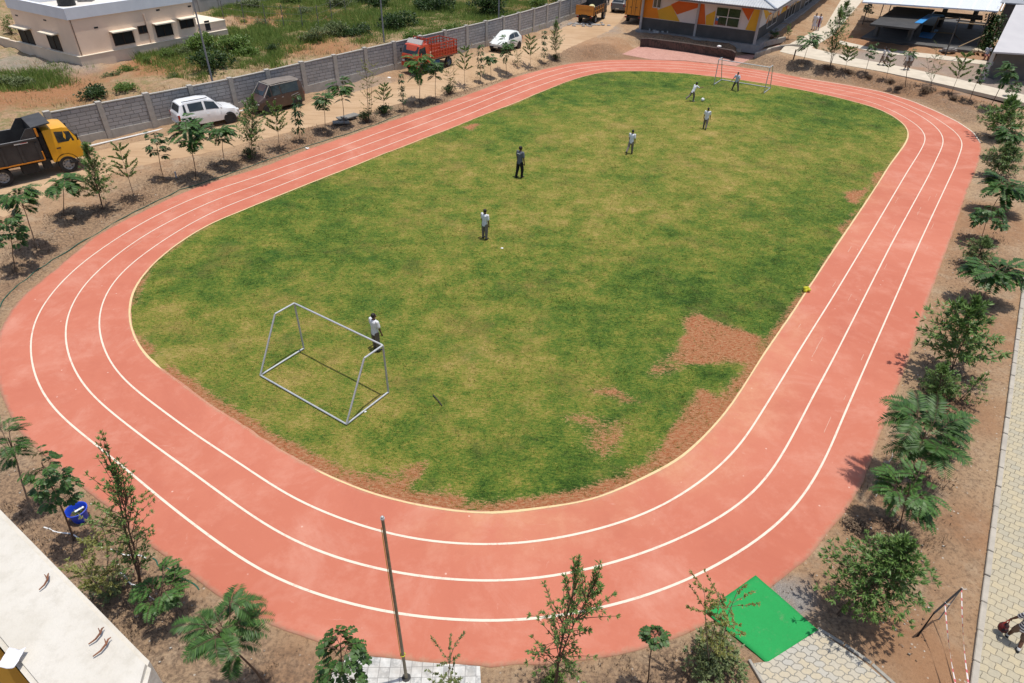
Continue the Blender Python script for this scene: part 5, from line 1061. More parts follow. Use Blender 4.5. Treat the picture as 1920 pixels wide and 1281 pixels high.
def make_shelter():
    z = .76; pole = mat('dark_pole', (.05, .05, .05), (.08, .075, .07), 6, .6); blk = mat('black_roof', (.055, .053, .05), (.038, .037, .036), .9, .8, bump=.3); blue = mat('blue_tarp', (.03, .20, .48), (.04, .26, .56), 3, .5, bump=.4, bscale=12)
    base = at_z(1720, 75, z); o = thing('open_shelter', 'low open shelter with flat black roof and dark floor behind the concrete path', 'shelter', base)
    def slab(b, px, zt, th, mi=0):
        q = [at_z(x, y, zt) for x, y in px]; b.prism([(p[0], p[1]) for p in q], zt-th, zt, mi); return b
    R = 2.95
    rel(slab(MB(), [(1631,45),(1716,54),(1753,18),(1681,12)], R, .16), base).build('roof', blk, o, bevel=.02)
    rel(slab(MB(), [(1753,21),(1748,27),(1843,35.5),(1843,29)], R, .16), base).build('roof', blk, o, bevel=.02)
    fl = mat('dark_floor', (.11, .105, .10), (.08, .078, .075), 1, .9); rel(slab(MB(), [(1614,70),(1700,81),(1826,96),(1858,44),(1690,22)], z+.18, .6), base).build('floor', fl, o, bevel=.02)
    for px, py in ((1641,68),(1703,76),(1718,69),(1761,50),(1818,54),(1668,48)):
        c = at_z(px, py, z+.18); b = MB(); b.box((c[0], c[1], z+.18+(R-.16-z-.18)/2), (.36, .36, R-.16-z-.18), .5); rel(b, base).build('column', mat('shelter_column', (.13, .125, .12), (.1, .097, .094), 2, .9), o)
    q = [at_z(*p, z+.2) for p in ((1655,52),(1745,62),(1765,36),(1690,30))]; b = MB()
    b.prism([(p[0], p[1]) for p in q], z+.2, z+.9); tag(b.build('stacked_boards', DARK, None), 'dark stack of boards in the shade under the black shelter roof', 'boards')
    b = slab(MB(), [(1715,42.5),(1729,43.5),(1748,30.5),(1771,30),(1768,27),(1741,26)], R+.05, .045); tag(b.build('blue_tarp', blue, None), 'blue tarpaulin strip lying on the edge of the black shelter roof', 'tarp')
    b = slab(MB(), [(1720,68),(1747,72),(1760,56),(1737,53)], z+.23, .045); tag(b.build('blue_tarp', blue, None), 'blue tarpaulin sheet spread on the dark shelter floor', 'tarp')
    # pale canopy above on thin poles
    zc = 4.15; cb = at_z(1737, 15, zc); cb[2] = z; o = thing('canopy', 'big pale sheet-metal canopy roof on thin dark poles at the top right', 'canopy', cb)
    pw = NT('pale_sheet_roof', .5, .4); sn = pw.n.new('ShaderNodeTexWave'); sn.wave_type = 'BANDS'; sn.bands_direction = 'X'; sn.inputs['Scale'].default_value = .55; sn.inputs['Distortion'].default_value = 0
    pw.L.new(pw.map((1, 1, 1), .17), sn.inputs['Vector']); pw.color(pw.mix(pw.rng(sn.outputs['Fac'], .975, .995), (.58, .60, .63), (.60, .62, .65)))
    rel(slab(MB(), [(1617,3.5),(1760,13),(1872,21),(1888,-12),(1640,-30)], zc, .12), cb).build('roof', pw.M, o)
    for k in range(10):
        p, q = at_z(1633+27*k, 4.7+1.85*k, zc), at_z(1650+27*k, -13, zc); b = MB(); b.bar((p[0], p[1], zc+.02), (q[0], q[1], zc+.02), .07, .05); rel(b, cb).build('seam', mat('seam_white', (.78, .79, .8)), o)
    for (px, py), h_ in (((1772,104), 3.9), ((1617,46), 4.0), ((1827,98), 3.9), ((1650,30), 4.0), ((1664,30), 4.), ((1850,60), 3.9)):
        c = at_z(px, py, z); b = MB(); b.tube(tuple(c), (c[0], c[1], zc-.12), .055, n=8); rel(b, cb).build('pole', pole, o, True)
    # scaffold of wooden poles
    s0 = at_z(1800, 75, z); o = thing('scaffold', 'rough wooden scaffold poles standing in front of the dark shelter', 'scaffold', s0); wd_ = mat('scaffold_wood', (.30, .21, .12), (.2, .14, .08), 8, .9)
    Q = lambda px, py, zq: tuple(at_z(px, py, zq)-s0)
    for a, c in (((1789,64,z+.2),(1800,33,z+2.6)), ((1749,60,z+.2),(1760,32,z+2.4)), ((1789,64,z+.2),(1822,98,z+.1)), ((1797,88,z+1.2),(1846,66,z+1.4)), ((1758,36,z+2.2),(1808,34,z+2.4)), ((1745,60,z+.5),(1787,63,z+.5))):
        b = MB(); b.tube(Q(*a), Q(*c), .05, n=6); b.build('pole', wd_, o, True)
    b = MB(); b.bar(Q(1793,38,z+2.2), Q(1855,45,z+2.2), .3, .06); b.bar(Q(1797,42.5,z+2.2), Q(1852,47.5,z+2.2), .25, .06); b.build('plank', wd_, o)
    # building at the right edge with a white sloping roof
    E = [at_z(x, y, h_) for x, y, h_ in ((1862,97,3.0),(1975,104,3.0),(2010,8,4.6),(1905,9,4.6))]; w0 = zz(E[0], z)
    o = thing('white_roofed_building', 'building with a plain white sloping roof cut by the right photo edge', 'building', w0); wr = mat('white_roof', (.46, .445, .445), (.42, .405, .41), .6, .7)
    b = MB(); b.hexa([(p[0], p[1], p[2]-.12) for p in E]+[tuple(p) for p in E]); rel(b, w0).build('roof', wr, o)
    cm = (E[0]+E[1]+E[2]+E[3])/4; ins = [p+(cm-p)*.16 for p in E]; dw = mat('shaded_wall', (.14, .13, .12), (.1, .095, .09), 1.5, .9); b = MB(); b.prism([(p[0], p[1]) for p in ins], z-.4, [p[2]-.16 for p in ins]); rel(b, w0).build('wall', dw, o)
    for k in (0, 1):
        p = E[k]+(cm-E[k])*.05; b = MB(); b.box((p[0], p[1], (z+2.85)/2), (.2, .2, 2.85-z), .3); rel(b, w0).build('column', mat('pale_column', (.42, .4, .37)), o)
    E2 = [at_z(x, y, h_) for x, y, h_ in ((1876,4.5,4.2),(2010,14,4.2),(2030,-14,4.9),(1890,-16,4.9))]; b = MB(); b.hexa([(p[0], p[1], p[2]-.12) for p in E2]+[tuple(p) for p in E2]); c2 = zz(E2[0], z); o = thing('grey_roofed_building', 'building with a dark grey ribbed roof at the top right corner', 'building', c2)
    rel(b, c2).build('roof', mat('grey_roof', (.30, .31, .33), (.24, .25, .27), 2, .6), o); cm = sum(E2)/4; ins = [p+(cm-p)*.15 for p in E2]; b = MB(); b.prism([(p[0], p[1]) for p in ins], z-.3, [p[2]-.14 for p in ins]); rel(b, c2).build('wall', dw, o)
    # creeper on the end of the shelter
    g = at_z(1848, 97, z); o = thing('creeper', 'dark green creeper climbing at the right end of the shelter', 'plant', g); r = random.Random(5); L = Leaves(); B = MB(); B.path([(0, 0, 0), (.4, .4, 1.4), (.9, 1., 2.7)], .05, 5)
    for k in range(2200):
        t = r.random(); p = Vector((t*1.1, t*2.2, t*2.9))+Vector((r.gauss(0, .38), r.gauss(0, .38), r.gauss(0, .25))); p.z = max(.1, p.z); L.add(p, rv(r, 1), (0, 0, 1), .24, .17)
    B.build('stem', BARK, o); L.build('foliage', BM[2], o)
    for k, (px, py, rz, lab) in enumerate(((1777,99,.3,'small stack of grey blocks beside the canopy pole'),(1835,100,1.1,'pale timber planks lying at the end of the shelter'))):
        c = at_z(px, py, z); b = MB(); rr = random.Random(k)
        for j in range(5): b.box((c[0]+rr.uniform(-.7, .7), c[1]+rr.uniform(-.3, .3), z+.12+.1*(j % 3)), (rr.uniform(.5, 1.3), .28, .18), rz+rr.uniform(-.3, .3))
        tag(b.build(('block_stack', 'timber_planks')[k], (mat('block_grey', (.3, .29, .28), (.22, .21, .2), 4), mat('pale_timber', (.5, .42, .3), (.4, .33, .24), 5))[k], None, bevel=.015), lab, ('blocks', 'planks')[k])
def make_parapet():
    z = 13.6; A, B = at_z(-260, 690, z), at_z(268, 1226, z); d = (B-A)[:2]; d /= np.hypot(*d); I0 = at_z(0, 1212, z); I1 = at_z(50, 1284, z); n2 = np.array([d[1], -d[0]]); n2 = n2 if n2@(I0-B)[:2] > 0 else -n2
    wdt = (I0-B)[:2]@n2; print('parapet width', wdt); E = at_z(283, 1240, z)
    out = [A[:2]-d*3, B[:2], E[:2], at_z(270, 1290, z)[:2], B[:2]+n2*wdt, A[:2]-d*3+n2*wdt]
    t = NT('worn_white_concrete', .9, .2); n0 = t.noise(5, 6, .7); n1 = t.noise(40, 5, .75); c = t.mix(t.rng(n0, .4, .65), (.57, .54, .485), (.50, .465, .40)); c = t.mix(t.math('MULTIPLY', t.rng(n1, .5, .7), .4), c, (.40, .37, .315)); t.bump(n1, .6, .004); pm = t.color(c)
    o = thing('concrete_parapet', 'worn white concrete parapet of the building the photo was taken from, at lower left', 'parapet', (A[0], A[1], 0))
    b = MB(); b.prism([tuple(p) for p in out], z-1.25, z); rel(b, (A[0], A[1], 0)).build('coping', pm, o, bevel=.006)
    q = [A[:2]-d*3, B[:2]-d*.05, B[:2]-d*.05+n2*wdt, A[:2]-d*3+n2*wdt]; q = [p+(n2*.03 if k < 2 else -n2*.03) for k, p in enumerate(q)]; b = MB(); b.prism([tuple(p) for p in q], 0, z-1.25); rel(b, (A[0], A[1], 0)).build('wall', plast := mat('yellow_plaster', (.62, .36, .06), (.55, .32, .06), 2, .85), o)
    q = [A[:2]-d*3+n2*(wdt+.002), B[:2]-d*.2+n2*(wdt+.002), B[:2]-d*.2+n2*(wdt+.12), A[:2]-d*3+n2*(wdt+.12)]; b = MB(); b.prism([tuple(p) for p in q], z-1.25, z-.01); rel(b, (A[0], A[1], 0)).build('inner_lining', plast, o)
    tw = mat('twig', (.26, .11, .06), (.16, .07, .04), 40, .9); rr = random.Random(2)
    for k, (a, c, lab) in enumerate((((73,1106),(91,1075),'curled brown twig on the white parapet, farthest from its corner'),((166,1208),(195,1176),'upper one of two brown twigs near the parapet corner'),((174,1231),(208,1195),'lower one of two brown twigs near the parapet corner'))):
        p, q = at_z(*a, z+.004), at_z(*c, z+.006); m_ = (p+q)/2+np.array([.004, .003, .0012]); b = MB(); b.path([tuple(p), tuple((p+m_)/2+np.array([.002, -.001, .0004])), tuple(m_), tuple((m_+q)/2+np.array([-.001, .0015, .0006])), tuple(q)], [.0008, .0012, .0014, .0011, .0006], 7); b.path([tuple(m_), tuple((m_+q)/2+np.array([-.006, .002, .0005]))], [.0010, .0005], 5)
        tag(b.build('twig', tw, None, True), lab, 'twig', 'twigs on the parapet')
    c = at_z(28, 1240, z); b = MB(); P = []
    for i in range(7):
        for j in range(7):
            u, v_ = i/6-.5, j/6-.5; b.v.append((c[0]+u*.02, c[1]+v_*.024, z+.003+.006*fbm([u*3+5], [v_*3+2], 6)[0]+.008*abs(u)))
    b.f = [(i*7+j, (i+1)*7+j, (i+1)*7+j+1, i*7+j+1) for i in range(6) for j in range(6)]; b.mi = [0]*36; pp = b.build('paper', mat('white_paper', (.75, .74, .78)), None, True); so = pp.modifiers.new('t', 'SOLIDIFY'); so.thickness = .001
    tag(pp, 'crumpled white paper lying on the inner edge of the white parapet', 'paper')

# ---------------------------------------------------------------- vehicles
RUB = mat('black_trim', (.02, .02, .021), (.03, .03, .03), 6, .6)
LAMP = mat('lamp_glass', (.62, .62, .60), (.5, .5, .5), 20, .15, spec=.6); TAIL = mat('tail_lamp_red', (.35, .02, .015), (.25, .015, .01), 20, .25); AMB = mat('amber_lamp', (.6, .2, .02)); PLATE = mat('number_plate', (.62, .6, .5), (.55, .53, .45), 20, .5); RIM = mat('rim_silver', (.38, .385, .39), (.28, .28, .28), 14, .4, metal=.5)
def wheel(o, x, y, r, wd_=.2, rim=RIM, hub=False):
    s = 1 if y > 0 else -1; b = MB(); N = 28; prof = [(r*.62, -.5), (r*.93, -.5), (r, -.36), (r, .36), (r*.93, .5), (r*.62, .5), (r*.62, .3), (r*.62, -.3)]
    b.loft([[(x+q*math.cos(2*PI*k/N), y+t*wd_, r+q*math.sin(2*PI*k/N)) for q, t in prof] for k in range(N)]+[[(x+q, y+t*wd_, r) for q, t in prof]], caps=False)
    w_ = b.build('wheel', TYRE, o, True); b = MB()
    b.loft([[(x+q*math.cos(2*PI*k/20), y+s*t*wd_, r+q*math.sin(2*PI*k/20)) for k in range(20)] for q, t in ((.001, .22), (r*.18, .24), (r*.22, .36 if hub else .26), (r*.3, .3), (r*.34, .12), (r*.55, .2), (r*.63, .42), (r*.66, .42), (r*.66, -.3))]); b.build('rim', rim, w_, True)
    b = MB()
    for k in range(8 if hub else 5):
        a = 2*PI*k/(8 if hub else 5); b.ball((x+r*.45*math.cos(a), y+s*.17*wd_, r+r*.45*math.sin(a)), r*.07, 6, 4, sq=(1, .5, 1))
    b.build('wheel_holes', RUB, w_)
class Car:
    """stations along x: (x, z_sill, z_mid, z_belt, z_roof, hw_sill, hw_mid, hw_belt, hw_roof)"""
    def __init__(s, o, st, paint): s.o = o; s.st = st; s.paint = paint
    def ring(s, k):
        x, zs, zm, zb, zr, a, b, c, d = s.st[k]; R_ = [(x, -a, zs), (x, -b, zm), (x, -c, zb), (x, -(c+d*2)/3, zb+(zr-zb)*.62), (x, -d, zr-.03*(zr > zb+.05)), (x, -d*.6, zr+.012)]
        return R_+[(p[0], -p[1], p[2]) for p in R_[::-1]]
    def body(s):
        b = MB(); b.loft([s.ring(k) for k in range(len(s.st))]); s.b = b.build('body', s.paint, s.o, True); return s.b
    def P(s, xf, side, t):
        """point on the glasshouse side at station-fraction xf, t 0 belt .. 1 roof"""
        i = min(int(xf), len(s.st)-2); f = xf-i; a, c = s.st[i], s.st[i+1]; q = [a[k]*(1-f)+c[k]*f for k in range(9)]
        return Vector((q[0], side*(q[7]*(1-t)+q[8]*t), q[3]*(1-t)+q[4]*t))
    def pane(s, name, pts, m_, off=.012, th=.02):
        n = (pts[1]-pts[0]).cross(pts[-1]-pts[0]).normalized(); cen = sum(pts, Vector())/len(pts)
        mid = Vector((sum(q[0] for q in s.st)/len(s.st), 0, .7))
        if n.dot(cen-mid) < 0: n = -n; pts = pts[::-1]
        N = len(pts); b = MB(); b.add([p+n*off for p in pts]+[p-n*th for p in pts], [tuple(range(N))]+[(i, i+N, (i+1) % N+N, (i+1) % N) for i in range(N)]); return b.build(name, m_, s.o)
    def side_win(s, x0, x1, t0=.14, t1=.86, sl0=0., sl1=0.):
        for sd in (-1, 1): s.pane('window', [s.P(x0, sd, t0), s.P(x1, sd, t0), s.P(x1+sl1, sd, t1), s.P(x0+sl0, sd, t1)], GLASS)
    def cross(s, name, x0, x1, w0=.86, w1=.84, m_=GLASS, off=.016):
        """glass across the car from station x0 (low) to x1 (high)"""
        i0, i1 = s.st[x0], s.st[x1]; a = [Vector((i0[0], -i0[8]*w0, i0[4])), Vector((i0[0], i0[8]*w0, i0[4])), Vector((i1[0], i1[8]*w1, i1[4]-.03)), Vector((i1[0], -i1[8]*w1, i1[4]-.03))]
        f = .1; a = [a[0].lerp(a[3], f), a[1].lerp(a[2], f), a[2].lerp(a[1], f*.6), a[3].lerp(a[0], f*.6)]; return s.pane(name, a, m_, off)
    def extras(s, front, rear, zl, hw, xw, r, mirror=None, plate=True):
        o = s.o
        for sd in (-1, 1):
            b = MB(); b.ball((front-.1, sd*(hw-.2), zl), .13, 10, 6, sq=(.9, 1.25, .75)); b.build('headlight', LAMP, o, True)
            b = MB(); b.box((rear+.05, sd*(hw-.1), zl+.12), (.12, .14, .34)); b.build('tail_lamp', TAIL, o, bevel=.02)
            if mirror: b = MB(); b.box((mirror[0], sd*mirror[1], mirror[2]), (.1, .18, .13)); b.build('mirror', s.paint, o, bevel=.03)
            for x in xw:
                b = MB(); b.path([(x, sd*(hw-.25), r*1.0), (x, sd*(hw+.006), r*1.0)], r*1.19, 24); b.build('wheel_arch', RUB, o); wheel(o, x, sd*(hw-.075), r, .19)
        b = MB(); b.box((front-.03, 0, .42), (.16, hw*1.7, .2)); b.build('bumper', RUB, o, bevel=.04); b = MB(); b.box((rear+.03, 0, .44), (.16, hw*1.7, .2)); b.build('bumper', s.paint, o, bevel=.04)
        if plate:
            for x in (front+.055, rear-.055): b = MB(); b.box((x, 0, .46), (.02, .42, .1)); b.build('number_plate', PLATE, o)
def place(name, lab, cat, px, hd, dz=0., grp=None, xy=None):
    g = G(*px) if px else np.array([*xy, 0]); g[2] = float(terrain(g[0], g[1], False))+.045+dz; return thing(name, lab, cat, g, math.radians(hd), grp)
def carpaint(n, c, c2=None): return mat(n, c, c2 or tuple(.9*v for v in c), 2, .28, spec=.5)
def make_suv():
    o = place('parked_suv', 'white boxy SUV parked along the block wall between dump truck and brown van', 'car', None, 43, xy=(-20.55, 42.95)); p = carpaint('white_car_paint', (.76, .77, .78))
    S = [(-1.95,.42,.7,.98,1.0,.72,.78,.76,.70),(-1.86,.32,.62,1.02,1.12,.78,.84,.80,.70),(-1.66,.30,.6,1.04,1.60,.80,.85,.81,.64),(-1.4,.30,.6,1.04,1.69,.80,.86,.82,.64),(-.2,.28,.6,1.03,1.71,.80,.86,.82,.64),(.35,.28,.6,1.01,1.64,.80,.86,.82,.62),(.98,.28,.6,1.0,1.06,.80,.86,.81,.72),(1.6,.30,.6,.90,.96,.80,.84,.78,.66),(1.86,.36,.58,.78,.84,.74,.79,.72,.6),(1.95,.42,.56,.68,.7,.64,.7,.64,.54)]
    c = Car(o, S, p); c.body(); c.cross('windscreen', 6, 5); c.cross('rear_window', 1, 2); c.side_win(4.05, 5.5, sl1=-.35); c.side_win(3.15, 3.9); c.side_win(2.35, 2.98, sl0=.2)
    c.extras(1.95, -1.95, .74, .85, (1.22, -1.2), .33, (.75, .93, 1.1)); b = MB(); b.box((1.94, 0, .72), (.05, .7, .14)); b.build('grille', RUB, o)
    for sd in (-1, 1):
        b = MB(); b.bar((-1.5, sd*.58, 1.75), (.1, sd*.58, 1.76), .04, .04); b.build('roof_rail', RUB, o); b = MB(); b.box((-.1, sd*.865, .85), (.16, .03, .04)); b.box((-1.0, sd*.86, .86), (.16, .03, .04)); b.build('door_handle', p, o)
def make_van():
    o = place('parked_van', 'dusty dark brown van with pale roof rim parked facing the dump truck', 'van', None, 229, xy=(-17.0, 46.55)); p = carpaint('brown_van_paint', (.055, .032, .026), (.085, .055, .042)); dusty = mat('dusty_roof', (.20, .17, .145), (.15, .125, .105), 2, .7)
    S = [(-1.8,.34,.7,1.05,1.1,.70,.74,.72,.62),(-1.74,.30,.65,1.08,1.62,.74,.79,.77,.62),(-1.55,.28,.65,1.08,1.80,.75,.80,.78,.62),(0,.26,.65,1.06,1.84,.75,.80,.78,.62),(.75,.26,.65,1.04,1.80,.75,.80,.78,.60),(1.35,.26,.65,1.0,1.1,.75,.80,.77,.68),(1.75,.30,.6,.86,.92,.74,.78,.72,.62),(1.84,.36,.56,.74,.77,.66,.7,.66,.56)]
    c = Car(o, S, p); c.body(); c.cross('windscreen', 5, 4); c.side_win(4.0, 4.75, sl1=-.6, t0=.06); c.side_win(3.05, 3.9, t0=.06); c.side_win(2.1, 2.98, t0=.06); c.cross('rear_window', 0, 1)
    c.extras(1.84, -1.8, .7, .79, (1.2, -1.15), .3, (1.1, .9, 1.15)); b = MB(); b.loft([[(x, y, z) for y, z in ((-.64, zr-.015), (-.4, zr+.03), (.4, zr+.03), (.64, zr-.015))] for x, zr in ((-1.6, 1.79), (-.8, 1.83), (0, 1.845), (.72, 1.81))], caps=False, closed=False); b.build('roof_panel', dusty, o, True)
    b = MB()
    for sd in (-1, 1):
        b.bar((.7, sd*.655, 1.74), (-1.5, sd*.655, 1.76), .03, .04); b.bar((.76, sd*.64, 1.76), (1.33, sd*.735, 1.06), .035, .03)
    b.bar((.77, -.6, 1.79), (.77, .6, 1.79), .05, .03); b.build('pale_trim', mat('pale_trim', (.42, .40, .36)), o)
    for sd in (-1, 1):
        b = MB(); b.bar((-1.3, sd*.806, .98), (-.7, sd*.808, .86), .01, .04); b.bar((-1.4, sd*.806, .86), (-.9, sd*.808, .76), .01, .03); b.build('side_stripe', mat('stripe_silver', (.3, .29, .28)), o)
        b = MB(); b.box((.55, sd*.81, .9), (.14, .03, .04)); b.box((-.05, sd*.81, .9), (.14, .03, .04)); b.build('door_handle', RIM, o)
def make_hatch():
    o = place('parked_hatchback', 'rounded white hatchback parked by the block wall facing the camera', 'car', None, 240, xy=(-1.3, 63.8)); p = carpaint('white_hatch_paint', (.74, .76, .72))
    S = [(-1.68,.4,.66,.92,.96,.62,.70,.68,.56),(-1.58,.3,.6,.96,1.10,.72,.79,.76,.56),(-1.25,.28,.58,.98,1.42,.76,.82,.79,.56),(-.5,.26,.58,.97,1.52,.78,.83,.8,.58),(.1,.26,.58,.95,1.49,.78,.83,.8,.57),(.5,.26,.58,.94,1.32,.78,.83,.79,.58),(1.02,.26,.58,.92,.97,.78,.82,.77,.66),(1.45,.3,.56,.80,.86,.74,.78,.7,.58),(1.68,.38,.54,.66,.68,.6,.66,.58,.44)]
    c = Car(o, S, p); c.body(); c.cross('windscreen', 6, 4); c.cross('rear_window', 1, 2); c.side_win(3.35, 5.5, sl1=-.9); c.side_win(2.2, 3.25, sl0=.25); c.extras(1.68, -1.68, .72, .82, (1.05, -1.05), .29, (.62, .9, 1.0)); b = MB(); b.box((1.64, 0, .5), (.08, .8, .12)); b.build('grille', RUB, o, bevel=.02)
def truck_cab(o, x0, x1, hw, z0, z1, zb, paint, lean=.12, rnd=.1):
    """forward-control cab: x0 back, x1 front"""
    S = [(x0,z0,z0+.4,zb,z1-.03,hw,hw,hw,hw-.1),(x0+.08,z0,z0+.4,zb,z1,hw,hw,hw,hw-.1),(x1-.5-lean,z0,z0+.4,zb,z1,hw,hw,hw,hw-.1),(x1-.25-lean,z0,z0+.4,zb,z1-.06,hw,hw,hw,hw-.12),(x1,z0,z0+.4,zb-.02,zb+.02,hw-.03,hw-.02,hw-.05,hw-.12),(x1+.05,z0+.05,z0+.4,zb-.16,zb-.1,hw-.1,hw-.1,hw-.12,hw-.18)]
    c = Car(o, S, paint); c.b = MB(); c.body().name = 'cab'; c.cross('windscreen', 4, 3, 1.02, 1.0, off=.012)
    c.side_win(1.5, 3.35, .06, .78, sl1=-.25)
    for sd in (-1, 1):
        b = MB(); b.box((x1-.1, sd*(hw+.14), zb+.22), (.07, .1, .34)); b.bar((x1-.12, sd*hw*.97, zb+.3), (x1-.1, sd*(hw+.14), zb+.34), .03, .03); b.build('mirror', RUB, o, bevel=.015)
        b = MB(); b.box((x0+.45, sd*(hw+.012), zb-.22), (.2, .03, .06)); b.build('door_handle', RUB, o)
        b = MB(); b.box((x1+.05, sd*(hw-.25), z0+.28), (.06, .3, .17)); b.build('headlight', LAMP, o, bevel=.02)
    b = MB(); b.box((x1+.06, 0, z0+.02), (.14, hw*1.96, .3)); b.build('bumper', paint if paint.name != 'yellow_cab_paint' else RUB, o, bevel=.04)
    b = MB(); b.box((x1+.065, 0, z0+.38), (.03, hw*1.1, .2)); b.build('grille', RUB, o); b = MB(); b.bar((x1+.03, -.5, zb+.1), (x1-.06, .0, zb+.3), .015, .015); b.bar((x1+.03, .1, zb+.1), (x1-.06, .6, zb+.3), .015, .015); b.build('wiper', RUB, o); return c
def make_dump_truck():
    d = np.array([math.cos(math.radians(43.5)), math.sin(math.radians(43.5))]); side = np.array([d[1], -d[0]]); fw = at_z(135, 323, .15)[:2]; o = place('dump_truck', 'dark grey dump truck with yellow cab parked at the left photo edge', 'truck', None, 43.5, xy=fw-side*.98)
    y = carpaint('yellow_cab_paint', (.74, .36, .015), (.68, .33, .015)); gr = mat('tipper_grey', (.042, .038, .036), (.062, .057, .053), 2, .5, bump=.15); orr = mat('orange_edge', (.62, .22, .02), (.5, .18, .02), 6, .5); ch = mat('chassis_black', (.016, .016, .017), (.03, .028, .026), 5, .7)
    truck_cab(o, -.62, .92, 1.02, .72, 2.42, 1.62, y); b = MB(); b.box((-.76, 0, 1.55), (.26, 1.7, 1.5)); b.build('cab_back', ch, o, bevel=.03)
    b = MB()
    for sd in (-1, 1): b.box((-2.4, sd*.4, .78), (6.2, .12, .24)); b.box((-1.75, sd*.75, .62), (.8, .5, .5)); b.box((-.95, sd*.8, .7), (.4, .35, .5))
    b.build('chassis', ch, o, bevel=.02)
    x0, x1, zb, zt, hw = -5.3, -1.0, .98, 2.12, 1.12; b = MB(); b.box(((x0+x1)/2, 0, zb+.06), (x1-x0, 2*hw-.1, .12)); b.build('bed_floor', gr, o)
    for sd in (-1, 1):
        b = MB(); b.box(((x0+x1)/2, sd*hw, (zb+zt)/2), (x1-x0, .07, zt-zb)); bs = b.build('bed_side', gr, o, bevel=.01); b = MB()
        for k in range(6): b.box((x0+.2+k*(x1-x0-.3)/5, sd*(hw+.06), (zb+zt)/2-.06), (.13, .06, zt-zb-.2))
        b.box(((x0+x1)/2, sd*(hw+.05), zt), (x1-x0, .16, .1)); b.build('rib', gr, bs, bevel=.008)
        b = MB(); b.box(((x0+x1)/2, sd*(hw+.07), zb+.02), (x1-x0+.05, .05, .06)); b.box((x1+.02, sd*(hw+.05), (zb+zt)/2-.33), (.06, .07, .45)); b.build('orange_edging', orr, bs)
        b = MB(); b.box(((x0+x1)/2, sd*(hw+.055), zt+.056), (x1-x0, .05, .012)); b.build('worn_rim', mat('worn_rim', (.4, .38, .36), (.16, .15, .15), 6, .5), bs)
    b = MB(); b.box((x1+.02, 0, (zb+zt)/2+.28), (.08, 2*hw, zt-zb+.56)); b.build('headboard', gr, o, bevel=.01); b = MB(); b.hexa([(x1-.05, -hw, zt+.52), (-.15, -hw, zt+.62), (-.15, hw, zt+.62), (x1-.05, hw, zt+.52), (x1-.05, -hw, zt+.58), (-.15, -hw, zt+.68), (-.15, hw, zt+.68), (x1-.05, hw, zt+.58)])
    for sd in (-1, 1): b.hexa([(x1-.75, sd*hw-.03, zt+.02), (x1, sd*hw-.03, zt+.02), (x1, sd*hw+.03, zt+.02), (x1-.75, sd*hw+.03, zt+.02), (x1-.3, sd*hw-.03, zt+.56), (x1, sd*hw-.03, zt+.56), (x1, sd*hw+.03, zt+.56), (x1-.3, sd*hw+.03, zt+.56)])
    b.build('cab_guard', gr, o, bevel=.008); b = MB(); b.box((x1+.1, -hw-.02, zt+.3), (.1, .06, .42)); b.box((x1+.1, hw+.02, zt+.3), (.1, .06, .42)); b.build('guard_bracket', orr, o)
    b = MB(); b.box((x0-.02, 0, (zb+zt)/2), (.08, 2*hw, zt-zb)); b.build('tailgate', gr, o, bevel=.01)
    b = MB(); b.box((-1.75, -hw-.096, zt-.05), (.62, .012, .13), 0, 0); b.box((-1.62, -hw-.104, zt-.05), (.3, .006, .06), 0, 1); b.build('side_sign', [WHITE, mat('sign_red', (.5, .04, .03))], o)
    for x in (0, -3.08):
        for sd in (-1, 1): wheel(o, x, sd*.9, .46, .26, mat('truck_rim', (.36, .35, .33), (.22, .2, .18), 8, .6), True)
    for sd in (-1, 1): wheel(o, -3.08, sd*.6, .46, .24)
    for sd in (-1, 1):
        b = MB(); b.loft([[(q*math.cos(a), sd*(.98+t), .5+q*math.sin(a)) for q, t in ((.52, -.18), (.52, .04), (.57, .04), (.57, -.18))] for a in np.linspace(.15, PI-.15, 12)]); b.build('mudguard', ch, o); b = MB(); b.box((.3, sd*1.02, .52), (.4, .1, .08)); b.build('step', ch, o)
